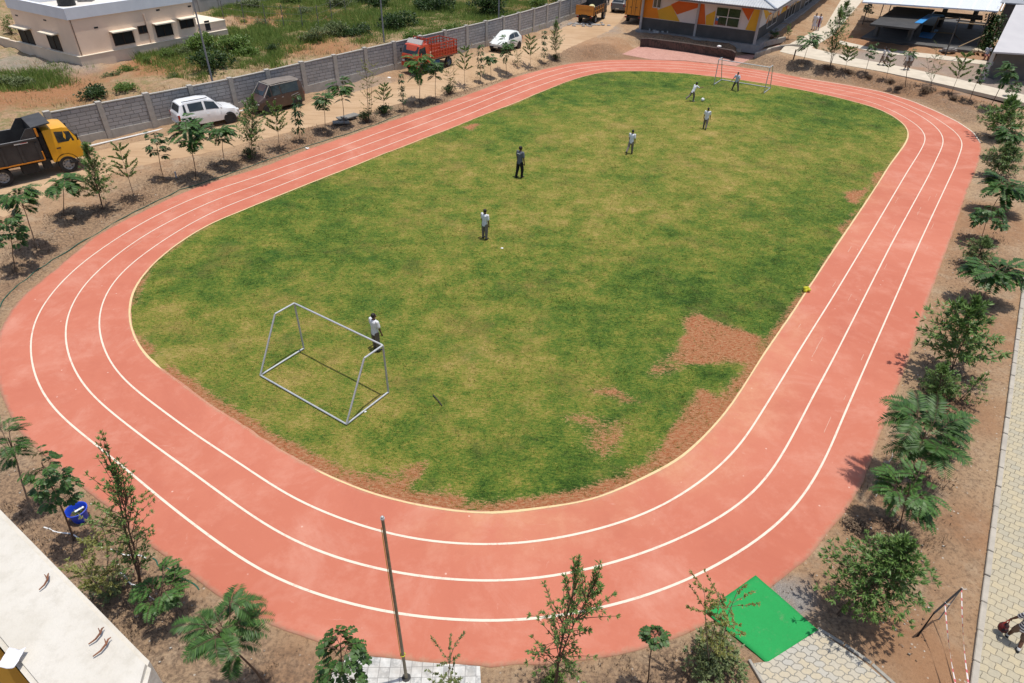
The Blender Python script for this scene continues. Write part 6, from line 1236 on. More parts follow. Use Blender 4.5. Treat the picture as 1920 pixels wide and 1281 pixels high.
def make_lorry():
    o = place('cargo_lorry', 'red-orange lorry with open lattice-sided cargo bed facing the camera', 'truck', None, 233, xy=(-7.5, 56.8)); o.location.z += 0.0
    rd = carpaint('lorry_red', (.52, .075, .03), (.46, .065, .028)); orr = carpaint('lorry_orange', (.72, .2, .02), (.62, .17, .02)); ch = mat('chassis_black', (.016, .016, .017)); bl = mat('lorry_blue', (.05, .12, .25), (.04, .09, .2))
    truck_cab(o, .75, 2.15, .92, .62, 2.12, 1.36, rd, .1); b = MB(); b.box((2.22, 0, .62), (.05, 1.7, .22)); b.build('front_panel', orr, o, bevel=.02); b = MB(); b.box((2.2, 0, 1.18), (.05, 1.66, .06)); b.build('front_stripe', orr, o)
    b = MB(); b.hexa([(1.45, -.8, 2.12), (1.6, -.8, 2.12), (1.6, .8, 2.12), (1.45, .8, 2.12), (1.3, -.8, 2.42), (1.36, -.8, 2.42), (1.36, .8, 2.42), (1.3, .8, 2.42)]); b.build('roof_visor', mat('visor_grey', (.45, .42, .40)), o, bevel=.01)
    b = MB()
    for sd in (-1, 1): b.box((-.3, sd*.35, .7), (4.6, .1, .2)); b.box((-.1, sd*.65, .6), (.7, .35, .35), 0, 1)
    b.build('chassis', [ch, bl], o); x0, x1, hw, zb, zt = -2.4, .62, .98, .92, 2.0; b = MB(); b.box(((x0+x1)/2, 0, zb), (x1-x0, 2*hw, .1)); b.build('bed_floor', mat('bed_wood', (.34, .2, .13), (.25, .15, .1), 4), o)
    def lattice(name, a, c, n, hh=zt):
        b = MB()
        for k in range(5): z = zb+.12+k*(hh-zb-.12)/4; b.bar((a[0], a[1], z), (c[0], c[1], z), .035, .075 if k in (0, 4) else .05)
        for k in range(n+1): t = k/n; x, y = a[0]*(1-t)+c[0]*t, a[1]*(1-t)+c[1]*t; b.bar((x, y, zb), (x, y, hh+.04), .05, .05)
        b.build(name, rd, o)
    for sd in (-1, 1):
        lattice('lattice_side', (x0, sd*hw), (x1, sd*hw), 9); b = MB(); b.box(((x0+x1)/2, sd*(hw-.045), zb+.3), (x1-x0, .03, .5)); b.build('side_board', rd, o)
    lattice('tail_lattice', (x0, -hw), (x0, hw), 5); lattice('head_lattice', (x1, -hw), (x1, hw), 5, 2.4)
    b = MB()
    for k in range(6): b.bar((.72, -.7+k*.28, 2.18), (1.4, -.7+k*.28, 2.18), .03, .03)
    b.bar((.74, -.8, 2.22), (.74, .8, 2.22), .04, .04); b.build('roof_rack', rd, o)
    for x in (1.35, -1.5):
        for sd in (-1, 1): wheel(o, x, sd*.78, .38, .22, mat('blue_rim', (.08, .15, .25), (.05, .1, .18), 8), True)
def make_far_vehicles():
    o = place('tipper_truck', 'orange-tailed tipper truck seen from behind beside the end of the block wall', 'truck', None, 66, xy=(7.75, 78.7)); og = carpaint('tipper_orange', (.62, .24, .03), (.52, .2, .03)); gr = mat('tipper_grey', (.042, .038, .036)); ch = mat('chassis_black', (.016, .016, .017))
    truck_cab(o, 1.0, 2.4, .95, .7, 2.3, 1.5, gr, .1)
    for sd in (-1, 1):
        b = MB(); b.box((-.7, sd*1., 1.3), (3.2, .07, .8)); bs = b.build('bed_side', gr, o); b = MB()
        for k in range(6): b.box((-2.2+k*.6, sd*1.05, 1.3), (.08, .06, .8))
        b.box((-.7, sd*1.045, 1.3), (3.1, .03, .06))
        b.build('rib', og, bs)
        for x in (1.7, -1.2): wheel(o, x, sd*.82, .42, .26)
    b = MB(); b.box((-.7, 0, .93), (3.2, 1.95, .08)); b.box((0, 0, .75), (4.2, .8, .2)); b.build('bed_floor', ch, o); b = MB(); b.box((.93, 0, 1.6), (.07, 2., 1.4)); b.build('headboard', gr, o)
    b = MB(); b.box((-2.34, 0, 1.35), (.08, 2.0, .95)); b.box((-2.4, 0, 1.35), (.04, 1.6, .08)); b.build('tailgate', og, o, bevel=.02)
    b = MB(); b.box((-2.3, 0, .68), (.1, 1.8, .14)); b.box((-2.37, 0, .8), (.05, .7, .26)); b.build('rear_bar', ch, o)
    for sd in (-1, 1): b = MB(); b.box((-2.37, sd*.75, .72), (.05, .2, .1)); b.build('tail_lamp', TAIL, o)
    b = MB(); b.ball((.2, .1, 1.25), .35, 9, 6, sq=(1.4, 1.1, 1)); q = b.build('cement_sack', mat('pale_sack', (.6, .56, .3), (.5, .47, .26), 5), o, True)
    o = place('container_truck', 'orange box truck seen from behind beside the mural building', 'truck', None, 66, xy=(12.55, 78.6)); og2 = carpaint('box_orange', (.70, .26, .02), (.62, .23, .02)); dk = mat('box_dark', (.06, .055, .05), (.045, .04, .04), 2)
    b = MB(); b.box((1.2, 0, 1.9), (4.4, 1.9, 2.2), 0, 0); b.build('cargo_box', dk, o, bevel=.02)
    for sd in (-1, 1):
        b = MB(); b.box((-1.03, sd*.47, 1.9), (.06, .92, 2.12)); d = b.build('rear_door', og2, o, bevel=.015); b = MB(); b.tube((-1.08, sd*.2, .9), (-1.08, sd*.2, 2.9), .02, n=6); b.tube((-1.08, sd*.72, .9), (-1.08, sd*.72, 2.9), .02, n=6); b.box((-1.085, sd*.3, 1.6), (.02, .24, .05)); b.build('lock_bar', RUB, d)
        b = MB()
        for z in (1.1, 1.6, 2.2, 2.7): b.box((-1.075, sd*.9, z), (.02, .1, .06))
        b.build('hinge', RUB, d); b = MB(); b.box((-1.05, sd*.78, .62), (.06, .24, .12)); b.build('tail_lamp', TAIL, o)
        for x in (-.1, 3.2): wheel(o, x, sd*.76, .4, .24)
    b = MB(); b.box((1.2, 0, .68), (4.4, .7, .2)); b.box((-1.0, 0, .6), (.1, 1.7, .14)); b.build('chassis', ch, o); truck_cab(o, 3.5, 4.8, .9, .65, 2.2, 1.45, og2, .1)
    o = place('parked_pickup', 'grey vehicle half hidden at the top edge left of the orange box truck', 'car', None, 66, xy=(12.0, 85.6)); p = carpaint('grey_car_paint', (.16, .165, .17))
    S = [(-2.0,.4,.7,.95,1.0,.7,.8,.78,.7),(-1.9,.32,.65,1.0,1.08,.8,.86,.82,.72),(-1.6,.3,.6,1.02,1.5,.8,.86,.82,.66),(-.3,.3,.6,1.02,1.62,.8,.86,.82,.66),(.3,.3,.6,1.0,1.55,.8,.86,.82,.64),(.9,.3,.6,.98,1.05,.8,.86,.8,.7),(1.9,.36,.58,.8,.86,.74,.8,.72,.6)]
    c = Car(o, S, p); c.body(); c.cross('windscreen', 5, 4); c.cross('rear_window', 1, 2); c.side_win(3.05, 4.6, sl1=-.4); c.side_win(2.1, 2.95); c.extras(1.9, -2.0, .72, .85, (1.2, -1.2), .34)

# ---------------------------------------------------------------- people
SKIN = mat('brown_skin', (.16, .08, .05), (.13, .065, .04), 20, .55); HAIR = mat('black_hair', (.012, .010, .009), (.02, .017, .015), 60, .5)
def remesh(mb, name, material, parent, vox, smooth=4):
    tmp = mb.build('tmp_'+name, material, None); md = tmp.modifiers.new('r', 'REMESH'); md.mode = 'VOXEL'; md.voxel_size = vox; md.use_smooth_shade = True
    sm = tmp.modifiers.new('s', 'SMOOTH'); sm.factor = .5; sm.iterations = smooth
    dg = bpy.context.evaluated_depsgraph_get(); me = bpy.data.meshes.new_from_object(tmp.evaluated_get(dg)); bpy.data.objects.remove(tmp); me.name = name
    if not me.materials: me.materials.append(material)
    o = bpy.data.objects.new(name, me); return link(o, parent)
def person(label, foot, face, h=1.55, lean=.03, legs=((.05, .06, .05), (-.03, .06, .03)), arms=((.06, .16, .12), (-.02, .16, .15)), shirt=(.70, .71, .73), trous=(.15, .12, .10), hair='short', dress=None, vox=.011, grp=None, z=None, turn=0., sit=False, stripes=False, shoes=(.02, .02, .02), socks=None, shorts=False, skirt=None):
    g = G(*foot) if z is None else at_z(*foot, z); g[2] += .005
    o = thing('person', label, 'person', g, math.radians(face)-PI/2, grp); R = []
    def limb(a, f, s, ln, sg): return a+Vector((sg*math.sin(s), math.sin(f)*math.cos(s), -math.cos(f)*math.cos(s)))*ln
    hip0 = Vector((0, 0, .50)); J = {}
    for k, sg in ((0, -1), (1, 1)):
        f, s, kb = legs[k]; hp = hip0+Vector((sg*.058, 0, -.01)); kn = limb(hp, f, s, .235, sg); an = limb(kn, f-kb, s*.6, .22, sg); J[k] = (hp, kn, an, f-kb)
    low = min(J[k][2].z for k in J); dz = .042-low
    if sit: dz = -.50+.29
    sh_c = hip0+Vector((0, math.sin(lean)*.32, math.cos(lean)*.32)); neck = hip0+Vector((0, math.sin(lean)*.36, math.cos(lean)*.36)); head = neck+Vector((0, .012+math.sin(lean)*.03, .075))
    A = {}
    for k, sg in ((0, -1), (1, 1)):
        f, s, eb = arms[k]; s0 = sh_c+Vector((sg*.112, 0, .0)); el = limb(s0, f+lean, s, .175, sg); wr = limb(el, f+lean+eb, s*.5, .15, sg); A[k] = (s0, el, wr, f+lean+eb, sg)
    T = lambda p: (p+Vector((0, 0, dz)))*h
    def ell(b, stations, n=14): b.loft([[tuple(T(Vector((c.x+rx*math.cos(2*PI*i/n), c.y+ry*math.sin(2*PI*i/n), c.z)))) for i in range(n)] for c, rx, ry in stations])
    def chain(b, pts, rad): 
        b.path([tuple(T(p)) for p in pts], [r*h for r in rad], 10)
        for p, r in zip(pts, rad): b.ball(T(p), r*h*.98, 10, 7)
    tl = lambda t: hip0.lerp(neck, t)
    b = MB(); ell(b, [(tl(-.14), .062, .05), (tl(-.05), .088, .062), (tl(.1), .085, .06), (tl(.35), .078, .055), (tl(.6), .092, .062), (tl(.8), .1, .062), (tl(.9), .075, .05), (tl(1.), .035, .036)])
    chain(b, [tl(.92), neck, neck.lerp(head, .4)], [.04, .034, .034])
    hc = T(head); ht = Matrix.Rotation(turn, 3, 'Z'); n = 16; rg_ = []
    for i in range(13):
        a = PI-PI*(i+.05)/12.1; ring = []
        for k in range(n):
            q = Vector((math.sin(a)*math.cos(2*PI*k/n)*.047, math.sin(a)*math.sin(2*PI*k/n)*.058, math.cos(a)*.068))
            if q.z < -.02: q.y *= .93; q.x *= 1-(-.02-q.z)*5; q.y += (-.02-q.z)*.25
            ring.append(tuple(hc+ht @ q*h))
        rg_.append(ring)
    b.loft(rg_); fw = ht @ Vector((0, 1, 0)); rt = ht @ Vector((1, 0, 0)); up = Vector((0, 0, 1))
    b.path([tuple(hc+(fw*.054+up*.006)*h), tuple(hc+(fw*.066-up*.016)*h), tuple(hc+(fw*.055-up*.02)*h)], [.007*h, .010*h, .007*h], 6)
    b.ball(hc+(fw*.052-up*.036)*h, .014*h, 8, 6, sq=(1.3, .8, .6))
    for sg in (-1, 1): b.ball(hc+(rt*sg*.048-up*.004)*h, .014*h, 8, 6, sq=(.5, .9, 1.3)); b.ball(hc+(fw*.047+rt*sg*.02+up*.014)*h, .013*h, 8, 5, sq=(1.2, .7, .5))
    for k in (0, 1):
        hp, kn, an, fa = J[k]; chain(b, [hp, hp.lerp(kn, .5), kn, kn.lerp(an, .35), an], [.052, .046, .034, .034, .022]); ft = Vector((0, math.cos(fa), math.sin(fa)*.6)) if not sit else Vector((0, 1, 0))
        chain(b, [an+Vector((0, 0, -.012)), an+ft*.05+Vector((0, 0, -.026)), an+ft*.088+Vector((0, 0, -.03))], [.022, .017, .012])
        s0, el, wr, fa, sg = A[k]; chain(b, [s0, s0.lerp(el, .5), el, el.lerp(wr, .4), wr], [.033, .029, .024, .023, .016])
        d = (wr-el).normalized(); pal = Vector((sg*.35, .94, 0)); pal = (pal-d*pal.dot(d)).normalized(); sdv = d.cross(pal).normalized()
        b.path([tuple(T(wr)), tuple(T(wr+d*.028)), tuple(T(wr+d*.05))], [.015*h, .019*h, .018*h], 8)
        for q, (off, ln, cu) in enumerate(((-.0165, .040, .25), (-.0055, .046, .3), (.0055, .043, .35), (.0165, .033, .4))):
            p0 = wr+d*.048+pal*off; p1 = p0+(d+sdv*cu*.5*-sg).normalized()*ln*.5; p2 = p1+(d+sdv*cu*1.3*-sg).normalized()*ln*.5; b.path([tuple(T(p)) for p in (p0, p1, p2)], [.0065*h, .006*h, .005*h], 6)
        p0 = wr+d*.018+pal*-.014; p1 = p0+(d*.7-pal*.7).normalized()*.022; b.path([tuple(T(p)) for p in (p0, p1, p1+(d*.9-pal*.2).normalized()*.018)], [.0075*h, .007*h, .0055*h], 6)
    remesh(b, 'body', SKIN, o, min(vox, .009))
    for sg in (-1, 1):
        e = MB(); e.ball(hc+(fw*.052+rt*sg*.02+up*.004)*h, .0065*h, 8, 6); e.build('eye', mat('eye_white', (.6, .58, .55)), o, True)
    # clothes
    sm = mat('shirt_%d_%d_%d' % tuple(int(99*v) for v in shirt), shirt, tuple(.9*v for v in shirt), 8, .85)
    if stripes:
        t = NT('striped_cloth', .85, .2); wv = t.n.new('ShaderNodeTexWave'); wv.bands_direction = 'Z'; wv.inputs['Scale'].default_value = 4.2; t.L.new(t.tc, wv.inputs['Vector']); t.color(t.mix(t.rng(wv.outputs['Fac'], .5, .56), (.70, .70, .70), (.02, .025, .05))); sm = t.M
    b = MB(); bot = -.12 if not dress else -.5
    st = [(tl(-.13), .1, .074)] if not dress else [(tl(-.8), .15, .115), (tl(-.4), .125, .09), (tl(-.13), .105, .078)]
    ell(b, st+[(tl(.1), .1, .072), (tl(.35), .092, .068), (tl(.6), .104, .074), (tl(.82), .11, .07), (tl(.93), .07, .052), (tl(.97), .048, .044)])
    for k in (0, 1): s0, el = A[k][:2]; chain(b, [s0, s0.lerp(el, .45), s0.lerp(el, .72 if not dress else .98)], [.044, .043, .042 if not dress else .034])
    remesh(b, 'shirt' if not dress else 'tunic', sm, o, vox)
    tm = mat('trousers_%d_%d_%d' % tuple(int(99*v) for v in trous), trous, tuple(.85*v for v in trous), 8, .9); b = MB()
    if not dress: ell(b, [(tl(-.2), .085, .07), (tl(-.1), .096, .07), (tl(.02), .093, .066)])
    if skirt: ell(b, [(hip0+Vector((0, .01, -.24)), .15, .12), (hip0+Vector((0, 0, -.1)), .12, .09), (hip0, .095, .07)])
    for k in (0, 1):
        hp, kn, an, fa = J[k]; chain(b, [hp, hp.lerp(kn, .5), hp.lerp(kn, .85 if shorts else 1.)]+([] if shorts else [kn.lerp(an, .5), kn.lerp(an, .96)]), [.062, .058, .052]+([] if shorts else [.043, .04]))
    if not skirt: remesh(b, 'trousers' if not shorts else 'shorts', tm, o, vox)
    else:
        b2 = MB(); ell(b2, [(hip0+Vector((0, .01, -.25)), .15, .12), (hip0+Vector((0, 0, -.1)), .12, .09), (hip0+Vector((0, 0, .02)), .095, .07)]); remesh(b2, 'skirt', tm, o, vox)
    sh = mat('shoes_%d_%d_%d' % tuple(int(99*v) for v in shoes), shoes, None, 5, .6)
    for k in (0, 1):
        an, fa = J[k][2:]; ft = Vector((0, math.cos(fa), math.sin(fa)*.6)) if not sit else Vector((0, 1, 0)); b = MB(); chain(b, [an+Vector((0, 0, -.016))-ft*.02, an+ft*.05+Vector((0, 0, -.024)), an+ft*.098+Vector((0, 0, -.028))], [.028, .025, .018]); remesh(b, 'shoe', sh, o, .008)
        if socks: b = MB(); kn = J[k][1]; chain(b, [an+(kn-an)*.05, an.lerp(kn, .2)], [.028, .03]); remesh(b, 'sock', mat('white_sock', (.7, .7, .7)), o, .008)
    b = MB(); bk = -fw; b.ball(hc+(up*.016+bk*.012)*h, .07*h, 14, 10, sq=(.78, .86, .9)); 
    if hair == 'long': b.path([tuple(hc+(bk*.055)*h), tuple(hc+(bk*.075-up*.09)*h), tuple(hc+(bk*.085-up*.2)*h)], [.04*h, .026*h, .012*h], 8)
    # cut the face free by keeping the hair behind a slanted plane
    hm = remesh(b, 'hair', HAIR, o, .008, 2); bm = bmesh.new(); bm.from_mesh(hm.data); no = (fw*1.-up*.62).normalized(); bmesh.ops.bisect_plane(bm, geom=bm.verts[:]+bm.edges[:]+bm.faces[:], plane_co=hc+(fw*.03+up*.022)*h, plane_no=no, clear_outer=True); bm.to_mesh(hm.data); bm.free()
    return o, T, A, h, hc, fw
def toward(a, b): A_, B_ = G(*a), G(*b); return math.degrees(math.atan2(B_[1]-A_[1], B_[0]-A_[0]))
def make_people():
    ball = (1317, 188); gp = 'boys playing football on the grass'; WS = (.70, .71, .74); GT = (.17, .14, .12)
    person('boy in white shirt and brown trousers standing by the near goal frame', (707,656), toward((707,657), (1300,300)), 1.56, arms=((.12, .25, .5), (.05, .2, .15)), shirt=WS, trous=(.16, .125, .10), grp=gp, turn=-.3)
    person('boy in white shirt and grey trousers standing alone in mid field', (909,448), toward((909,448), (1300,230)), 1.50, shirt=WS, trous=(.19, .16, .14), grp=gp, arms=((.05, .12, .1), (.0, .12, .1)))
    o, T, A, h, hc, fw = person('tall man in dark grey shirt and black trousers walking in mid field', (974,333), toward((974,333), (1320,190)), 1.80, legs=((-.12, .04, .12), (.22, .02, .3)), shirt=(.115, .125, .15), trous=(.012, .012, .014))
    P = lambda x, z_: T(Vector((x, -.078, z_))); b = MB(); r = random.Random(1)
    for k in range(7): x = -.055+k*.0185; b.hexa([P(x, .785), P(x+.013, .785), P(x+.013, .80), P(x, .80)]+[p+Vector((0, -.012, 0)) for p in (P(x, .785), P(x+.013, .785), P(x+.013, .80), P(x, .80))])
    b.build('back_print', WHITE, o)
    person('boy in white shirt walking with one heel lifted between man and ball players', (1181,288), toward((1181,288), ball), 1.45, lean=.08, legs=((-.35, .04, .5), (.1, .03, .05)), arms=((.15, .14, .2), (-.15, .14, .25)), shirt=WS, trous=GT, grp=gp)
    person('boy in white shirt walking behind the kicker, nearest to the ball', (1321,242), toward((1321,242), (1390,140)), 1.42, lean=.05, legs=((.12, .04, .1), (-.25, .03, .3)), arms=((.05, .15, .15), (.1, .15, .2)), shirt=WS, trous=GT, grp=gp)
    person('boy in white shirt leaning forward and running at the ball', (1296,190), toward((1296,190), (1390,178)), 1.45, lean=.42, legs=((-.5, .04, .55), (.35, .03, .45)), arms=((-.4, .2, .7), (.5, .2, .8)), shirt=WS, trous=GT, grp=gp, shoes=(.45, .43, .42))
    person('goalkeeper boy with legs wide apart in front of the far goal bar', (1378,170), toward((1378,170), (1300,195)), 1.45, lean=.1, legs=((.02, .36, .05), (.02, .36, .05)), arms=((.15, .4, .4), (.15, .4, .4)), shirt=(.50, .53, .60), trous=(.10, .085, .075), grp=gp)
    z = .76; gw = 'pairs of pupils walking on the concrete path'; ps = (.24, .19, .15)
    person('left person of the pair in white beside the mural building, arm raised', (1524,56), 235, 1.6, dress=True, shirt=(.72, .70, .73), trous=(.7, .68, .7), hair='long', z=z, arms=((.4, .3, 1.6), (.05, .12, .1)))
    person('right person of the pair in white beside the mural building, maroon scarf', (1532,57), 235, 1.58, dress=True, shirt=(.70, .66, .70), trous=(.6, .58, .6), hair='long', z=z)
    s = at_z(1529, 58, z); b = MB(); b.path([(s[0]+.12, s[1]-.1, z+1.3), (s[0]+.08, s[1]-.17, z+.9), (s[0]+.1, s[1]-.2, z+.4)], [.07, .09, .07], 8); tag(b.build('scarf', mat('maroon_cloth', (.16, .015, .03), (.12, .012, .025), 8, .9), None, True), 'long maroon scarf hanging on the right person of the white-dressed pair', 'scarf')
    for k, (f, lab) in enumerate((((1651,122), 'left pupil of the first walking pair in white top and brown skirt'), ((1659,123), 'right pupil of the first walking pair in white top and brown skirt'), ((1695,131), 'left pupil of the second walking pair nearer the bank trees'), ((1702,131), 'right pupil of the second walking pair nearer the bank trees'))):
        person(lab, f, (160, 165, 215, 220)[k], (1.5, 1.45, 1.52, 1.5)[k], lean=.05, legs=((.3, .04, .1), (-.3, .04, .25)), shirt=(.55, .53, .52), trous=ps, hair='long', skirt=True, z=z, grp=gw, socks=True)
    person('person in pale shirt sitting low at the right end of the shelter', (1846,112), 250, 1.6, legs=((1.35, .1, 1.35), (1.35, .1, 1.35)), sit=True, shirt=(.52, .55, .62), trous=(.25, .1, .08), z=z)
    o, T, A, h, hc, fw = person('person in striped navy shirt holding a backpack on the paver walkway', (1896,1206), 62, 1.28, lean=.05, legs=((.3, .04, .15), (-.22, .04, .25)), arms=((.12, .3, .15), (.1, .2, .2)), stripes=True, trous=(.19, .13, .095), socks=True, vox=.008, shorts=True)
    wr, el = A[0][2], A[0][1]; hand = o.matrix_basis @ T(wr+(wr-el).normalized()*.075) if False else None
    bpy.context.view_layer.update(); hp = o.matrix_world @ T(wr+(wr-el).normalized()*.08)
    bag = thing('backpack', 'red and black backpack hanging from the hand of the striped-shirt person', 'bag', hp); b = MB(); b.ball((0, 0, -.30), .15, 14, 10, sq=(.75, .6, 1.0)); bk = mat('bag_black', (.03, .02, .022), (.16, .02, .02), 14, .8, lo=.48, hi=.56); b.build('sack', bk, bag, True)
    b = MB(); b.ball((.0, -.075, -.33), .1, 12, 8, sq=(.85, .5, .9)); b.build('pocket', bk, bag, True); b = MB(); rs = mat('bag_red', (.45, .05, .03))
    b.path([(-.05, 0, -.18), (-.03, 0, -.07), (0, 0, 0), (.03, 0, -.07), (.05, 0, -.18)], .012, 6); b.build('strap', rs, bag, True)
# ---------------------------------------------------------------- goals, poles and small things
def make_goal(label, foots, tops, backs, back_first):
    FL, FR = G(*foots[0]), G(*foots[1]); d = (FR-FL)[:2]; W = np.hypot(*d); d /= W; BL = G(*backs[0]); n = np.array([-d[1], d[0]]); n = n if n@(BL-FL)[:2] > 0 else -n; D = 1.92; Dt = .83; H = 2.0; r = .033
    o = thing('goal_frame', label, 'goal', FL); P = lambda a, c, z: (a*d[0]+c*n[0], a*d[1]+c*n[1], z)
    def tube(nm, pts): b = MB(); b.path(pts, r, 10); return b.build(nm, STEEL, o, True)
    z0 = .045
    for a in (0, W):
        tube('front_post', [P(a, 0, 0), P(a, 0, H-.05)]); tube('top_bar', [P(a, 0, H), P(a, Dt, H)]); tube('back_stay', [P(a, Dt, H-.01), P(a, D, z0)]); tube('ground_bar', [P(a, 0, z0), P(a, D, z0)])
    tube('crossbar', [P(0, 0, H-.05), P(.015, 0, H-.012), P(.06, 0, H), P(W-.06, 0, H), P(W-.015, 0, H-.012), P(W, 0, H-.05)]); tube('rear_ground_bar', [P(0, D-.05, z0), P(.015, D-.01, z0), P(.06, D, z0), P(W-.06, D, z0), P(W-.015, D-.01, z0), P(W, D-.05, z0)])
def make_misc():
    make_goal('large steel goal frame without net standing at the near end of the grass', ((570,655),(728.5,737)), None, ((490,706),), 0)
    make_goal('small-looking steel goal frame without net at the far end of the grass', ((1338.5,159.5),(1432,175.6)), None, ((1351,151),), 0)
    b = MB(); g = G(1317, 190); b.ball((0, 0, .13), .13, 20, 14); q = b.build('football', None or (lambda t: (t.color(t.mix(t.rng(t.voro(9).outputs['Distance'], .28, .25), (.72, .72, .72), (.05, .05, .06))), t.M)[1])(NT('football_panels', .5, .4)), None, True); q.location = g; tag(q, 'white football lying on the grass right of the running boy', 'ball')
    g = G(1511, 546); b = MB(); r = random.Random(4)
    for k in range(9): b.ball((r.uniform(-.1, .1), r.uniform(-.1, .1), r.uniform(.04, .16)), r.uniform(.05, .09), 8, 6)
    q = b.build('yellow_bundle', mat('yellow_cloth', (.55, .50, .03), (.42, .42, .03), 14, .8), None, True); q.location = g; tag(q, 'small crumpled yellow bundle lying on the inner edge of the track', 'bundle')
    g0, g1 = G(812, 742), G(829, 762); b = MB(); b.path([(*g0[:2], .04), (*((g0+g1)/2)[:2], .07), (*g1[:2], .03)], .018, 6); tag(b.build('stick', mat('dark_stick', (.05, .05, .035)), None, True), 'short dark stick lying on the grass right of the near goal', 'stick')
    for k, (px, py, s, lab) in enumerate(((941,466,.06,'white scrap of litter on the grass right of the mid-field boy'),(685,773,.05,'white scrap of litter beside the near goal corner'),(576,279,.1,'white stone at the verge beside the outer track edge'),(557,73,.28,'white sack lying on the red earth behind the wall'),(726,148,.22,'pile of white dust beside the red lorry front'))):
        g = G(px, py); b = MB(); r = random.Random(k)
        for j in range(4): b.ball((g[0]+r.uniform(-s, s)*.7, g[1]+r.uniform(-s, s)*.7, g[2]+s*.25), s*r.uniform(.5, .8), 8, 6, sq=(1.2, .9, .45))
        tag(b.build('litter' if k < 2 else ('stone' if k == 2 else ('sack' if k == 3 else 'dust_pile')), WHITE, None, True), lab, 'litter' if k < 2 else ('stone', 'sack', 'pile')[k-2])
    # posts
    g = G(762, 1272); b = MB(); H = 5.42; t = NT('weathered_pole', .6, .4); n_ = t.noise(6, 5); t.color(t.mix(t.rng(n_, .4, .6), (.27, .235, .165), (.19, .165, .11))); o = thing('steel_pole', 'tall bare grey steel pole standing on the grey tiles at the bottom', 'pole', g)
    b.path([(0, 0, -.1), (.0, 0, H*.5), (0, 0, H)], [.036, .032, .028], 12); b.build('shaft', t.M, o, True); b = MB(); b.path([(0, 0, H), (0, 0, H+.03)], .038, 12); b.ball((0, 0, H+.05), .03, 10, 6); b.build('cap', STEEL, o, True)
    b = MB(); b.path([(-.046, -.02, 1.0), (-.044, -.02, 3), (-.038, -.02, H-.2)], .007, 5); b.path([(.048*math.cos(a), .048*math.sin(a), 1.0) for a in np.linspace(0, 6.0, 12)], .011, 6); b.build('yellow_cord', mat('yellow_cord', (.42, .42, .04)), o, True)
    b = MB(); b.prism([(.1*math.cos(a), .1*math.sin(a)) for a in np.linspace(0, 2*PI, 8, endpoint=False)], -.02, .04); b.build('base_plate', RUB, o)
    for (f, tp, hh, lab) in (((408,193),(358,0),7.6,'tall thin lamp pole rising behind the block wall near the cream house'),((721,86),(718,-20),6.5,'tall thin lamp pole on the grassy bank left of the red lorry'),((935,54),(932,-10),6.5,'tall thin lamp pole behind the wall above the white hatchback')):
        g = G(*f); o = thing('lamp_pole', lab, 'pole', g); b = MB(); b.path([(0, 0, -.3), (0, 0, hh)], [.075, .05], 8); b.build('shaft', mat('pole_grey', (.25, .26, .27), (.2, .2, .21), 6, .6), o, True); b = MB(); b.path([(0, 0, hh), (.5, -.2, hh+.15), (1., -.4, hh+.15)], .03, 6); b.build('arm', mat('pole_grey', (.25, .26, .27)), o, True); b = MB(); b.box((1.1, -.44, hh+.14), (.5, .18, .1), -.38); b.build('lamp_head', mat('lamp_housing', (.4, .4, .4)), o, bevel=.02)
    g = G(331, 336); b = MB(); b.path([(0, 0, -.1), (.03, 0, .42)], .045, 8); o = b.build('marker_post', STEEL, None, True); o.location = g; tag(o, 'short grey marker post on the verge near the white SUV', 'post')
    # hoses and pipes on the ground
    hose = mat('green_hose', (.02, .075, .05), (.03, .11, .075), 10, .5)
    def line(nm, px, r, m_, lab, cat, lift=.0):
        P = [G(*q) for q in px]; pts = []
        for a, c in zip(P[:-1], P[1:]):
            for k in range(6): q = a+(c-a)*k/6; pts.append((q[0]+.03*math.sin(len(pts)*1.3), q[1]+.03*math.cos(len(pts)*.9), gz(q[0], q[1])+r*.8+lift+(.03 if float(inside(OUT_S, q[0], q[1])) else 0)))
        b = MB(); b.path(pts, r, 6); tag(b.build(nm, m_, None, True), lab, cat)
    line('garden_hose', [(-10,590),(20,548),(60,515),(100,488),(160,450),(232,408),(281,384),(337,357),(400,337),(470,312),(540,287),(577,274),(640,255),(700,235),(760,212)], .022, hose, 'long dark green hose following the outer track edge on the left', 'hose')
    line('garden_hose', [(285,1048),(310,1066),(345,1085),(380,1108)], .02, hose, 'short green hose end lying on the track edge above the fern-like tree', 'hose')
    line('pvc_pipe', [(82,992),(130,1005),(190,1028),(240,1040),(284,1049)], .018, WHITE, 'thin pale pipe running along the soil past the dark round-leaved tree', 'pipe')
    line('pvc_pipe', [(225,1077),(262,1104),(300,1130)], .018, WHITE, 'thin pale pipe lying between the two bushy trees near the parapet', 'pipe')
    line('pvc_pipe', [(1674,852),(1660,880),(1650,906),(1639,936)], .016, mat('dusty_pvc', (.5, .44, .36)), 'thin dusty pipe lying on the soil beside the large fern-like tree', 'pipe')
    g = G(1661, 870); b = MB(); b.ball((g[0], g[1], g[2]+.05), .09, 8, 6, sq=(1.2, .9, .6)); tag(b.build('stone', mat('tan_stone', (.34, .26, .19), (.26, .2, .15), 9, .9), None, True), 'tan stone weighing down the thin dusty pipe', 'stone')
    g0, g1 = G(1818, 992), G(1826, 998); b = MB(); b.path([(*g0[:2], .05), (*g1[:2], .05)], .02, 6); tag(b.build('pipe_offcut', WHITE, None, True), 'small white pipe offcut lying near the walkway kerb', 'pipe')
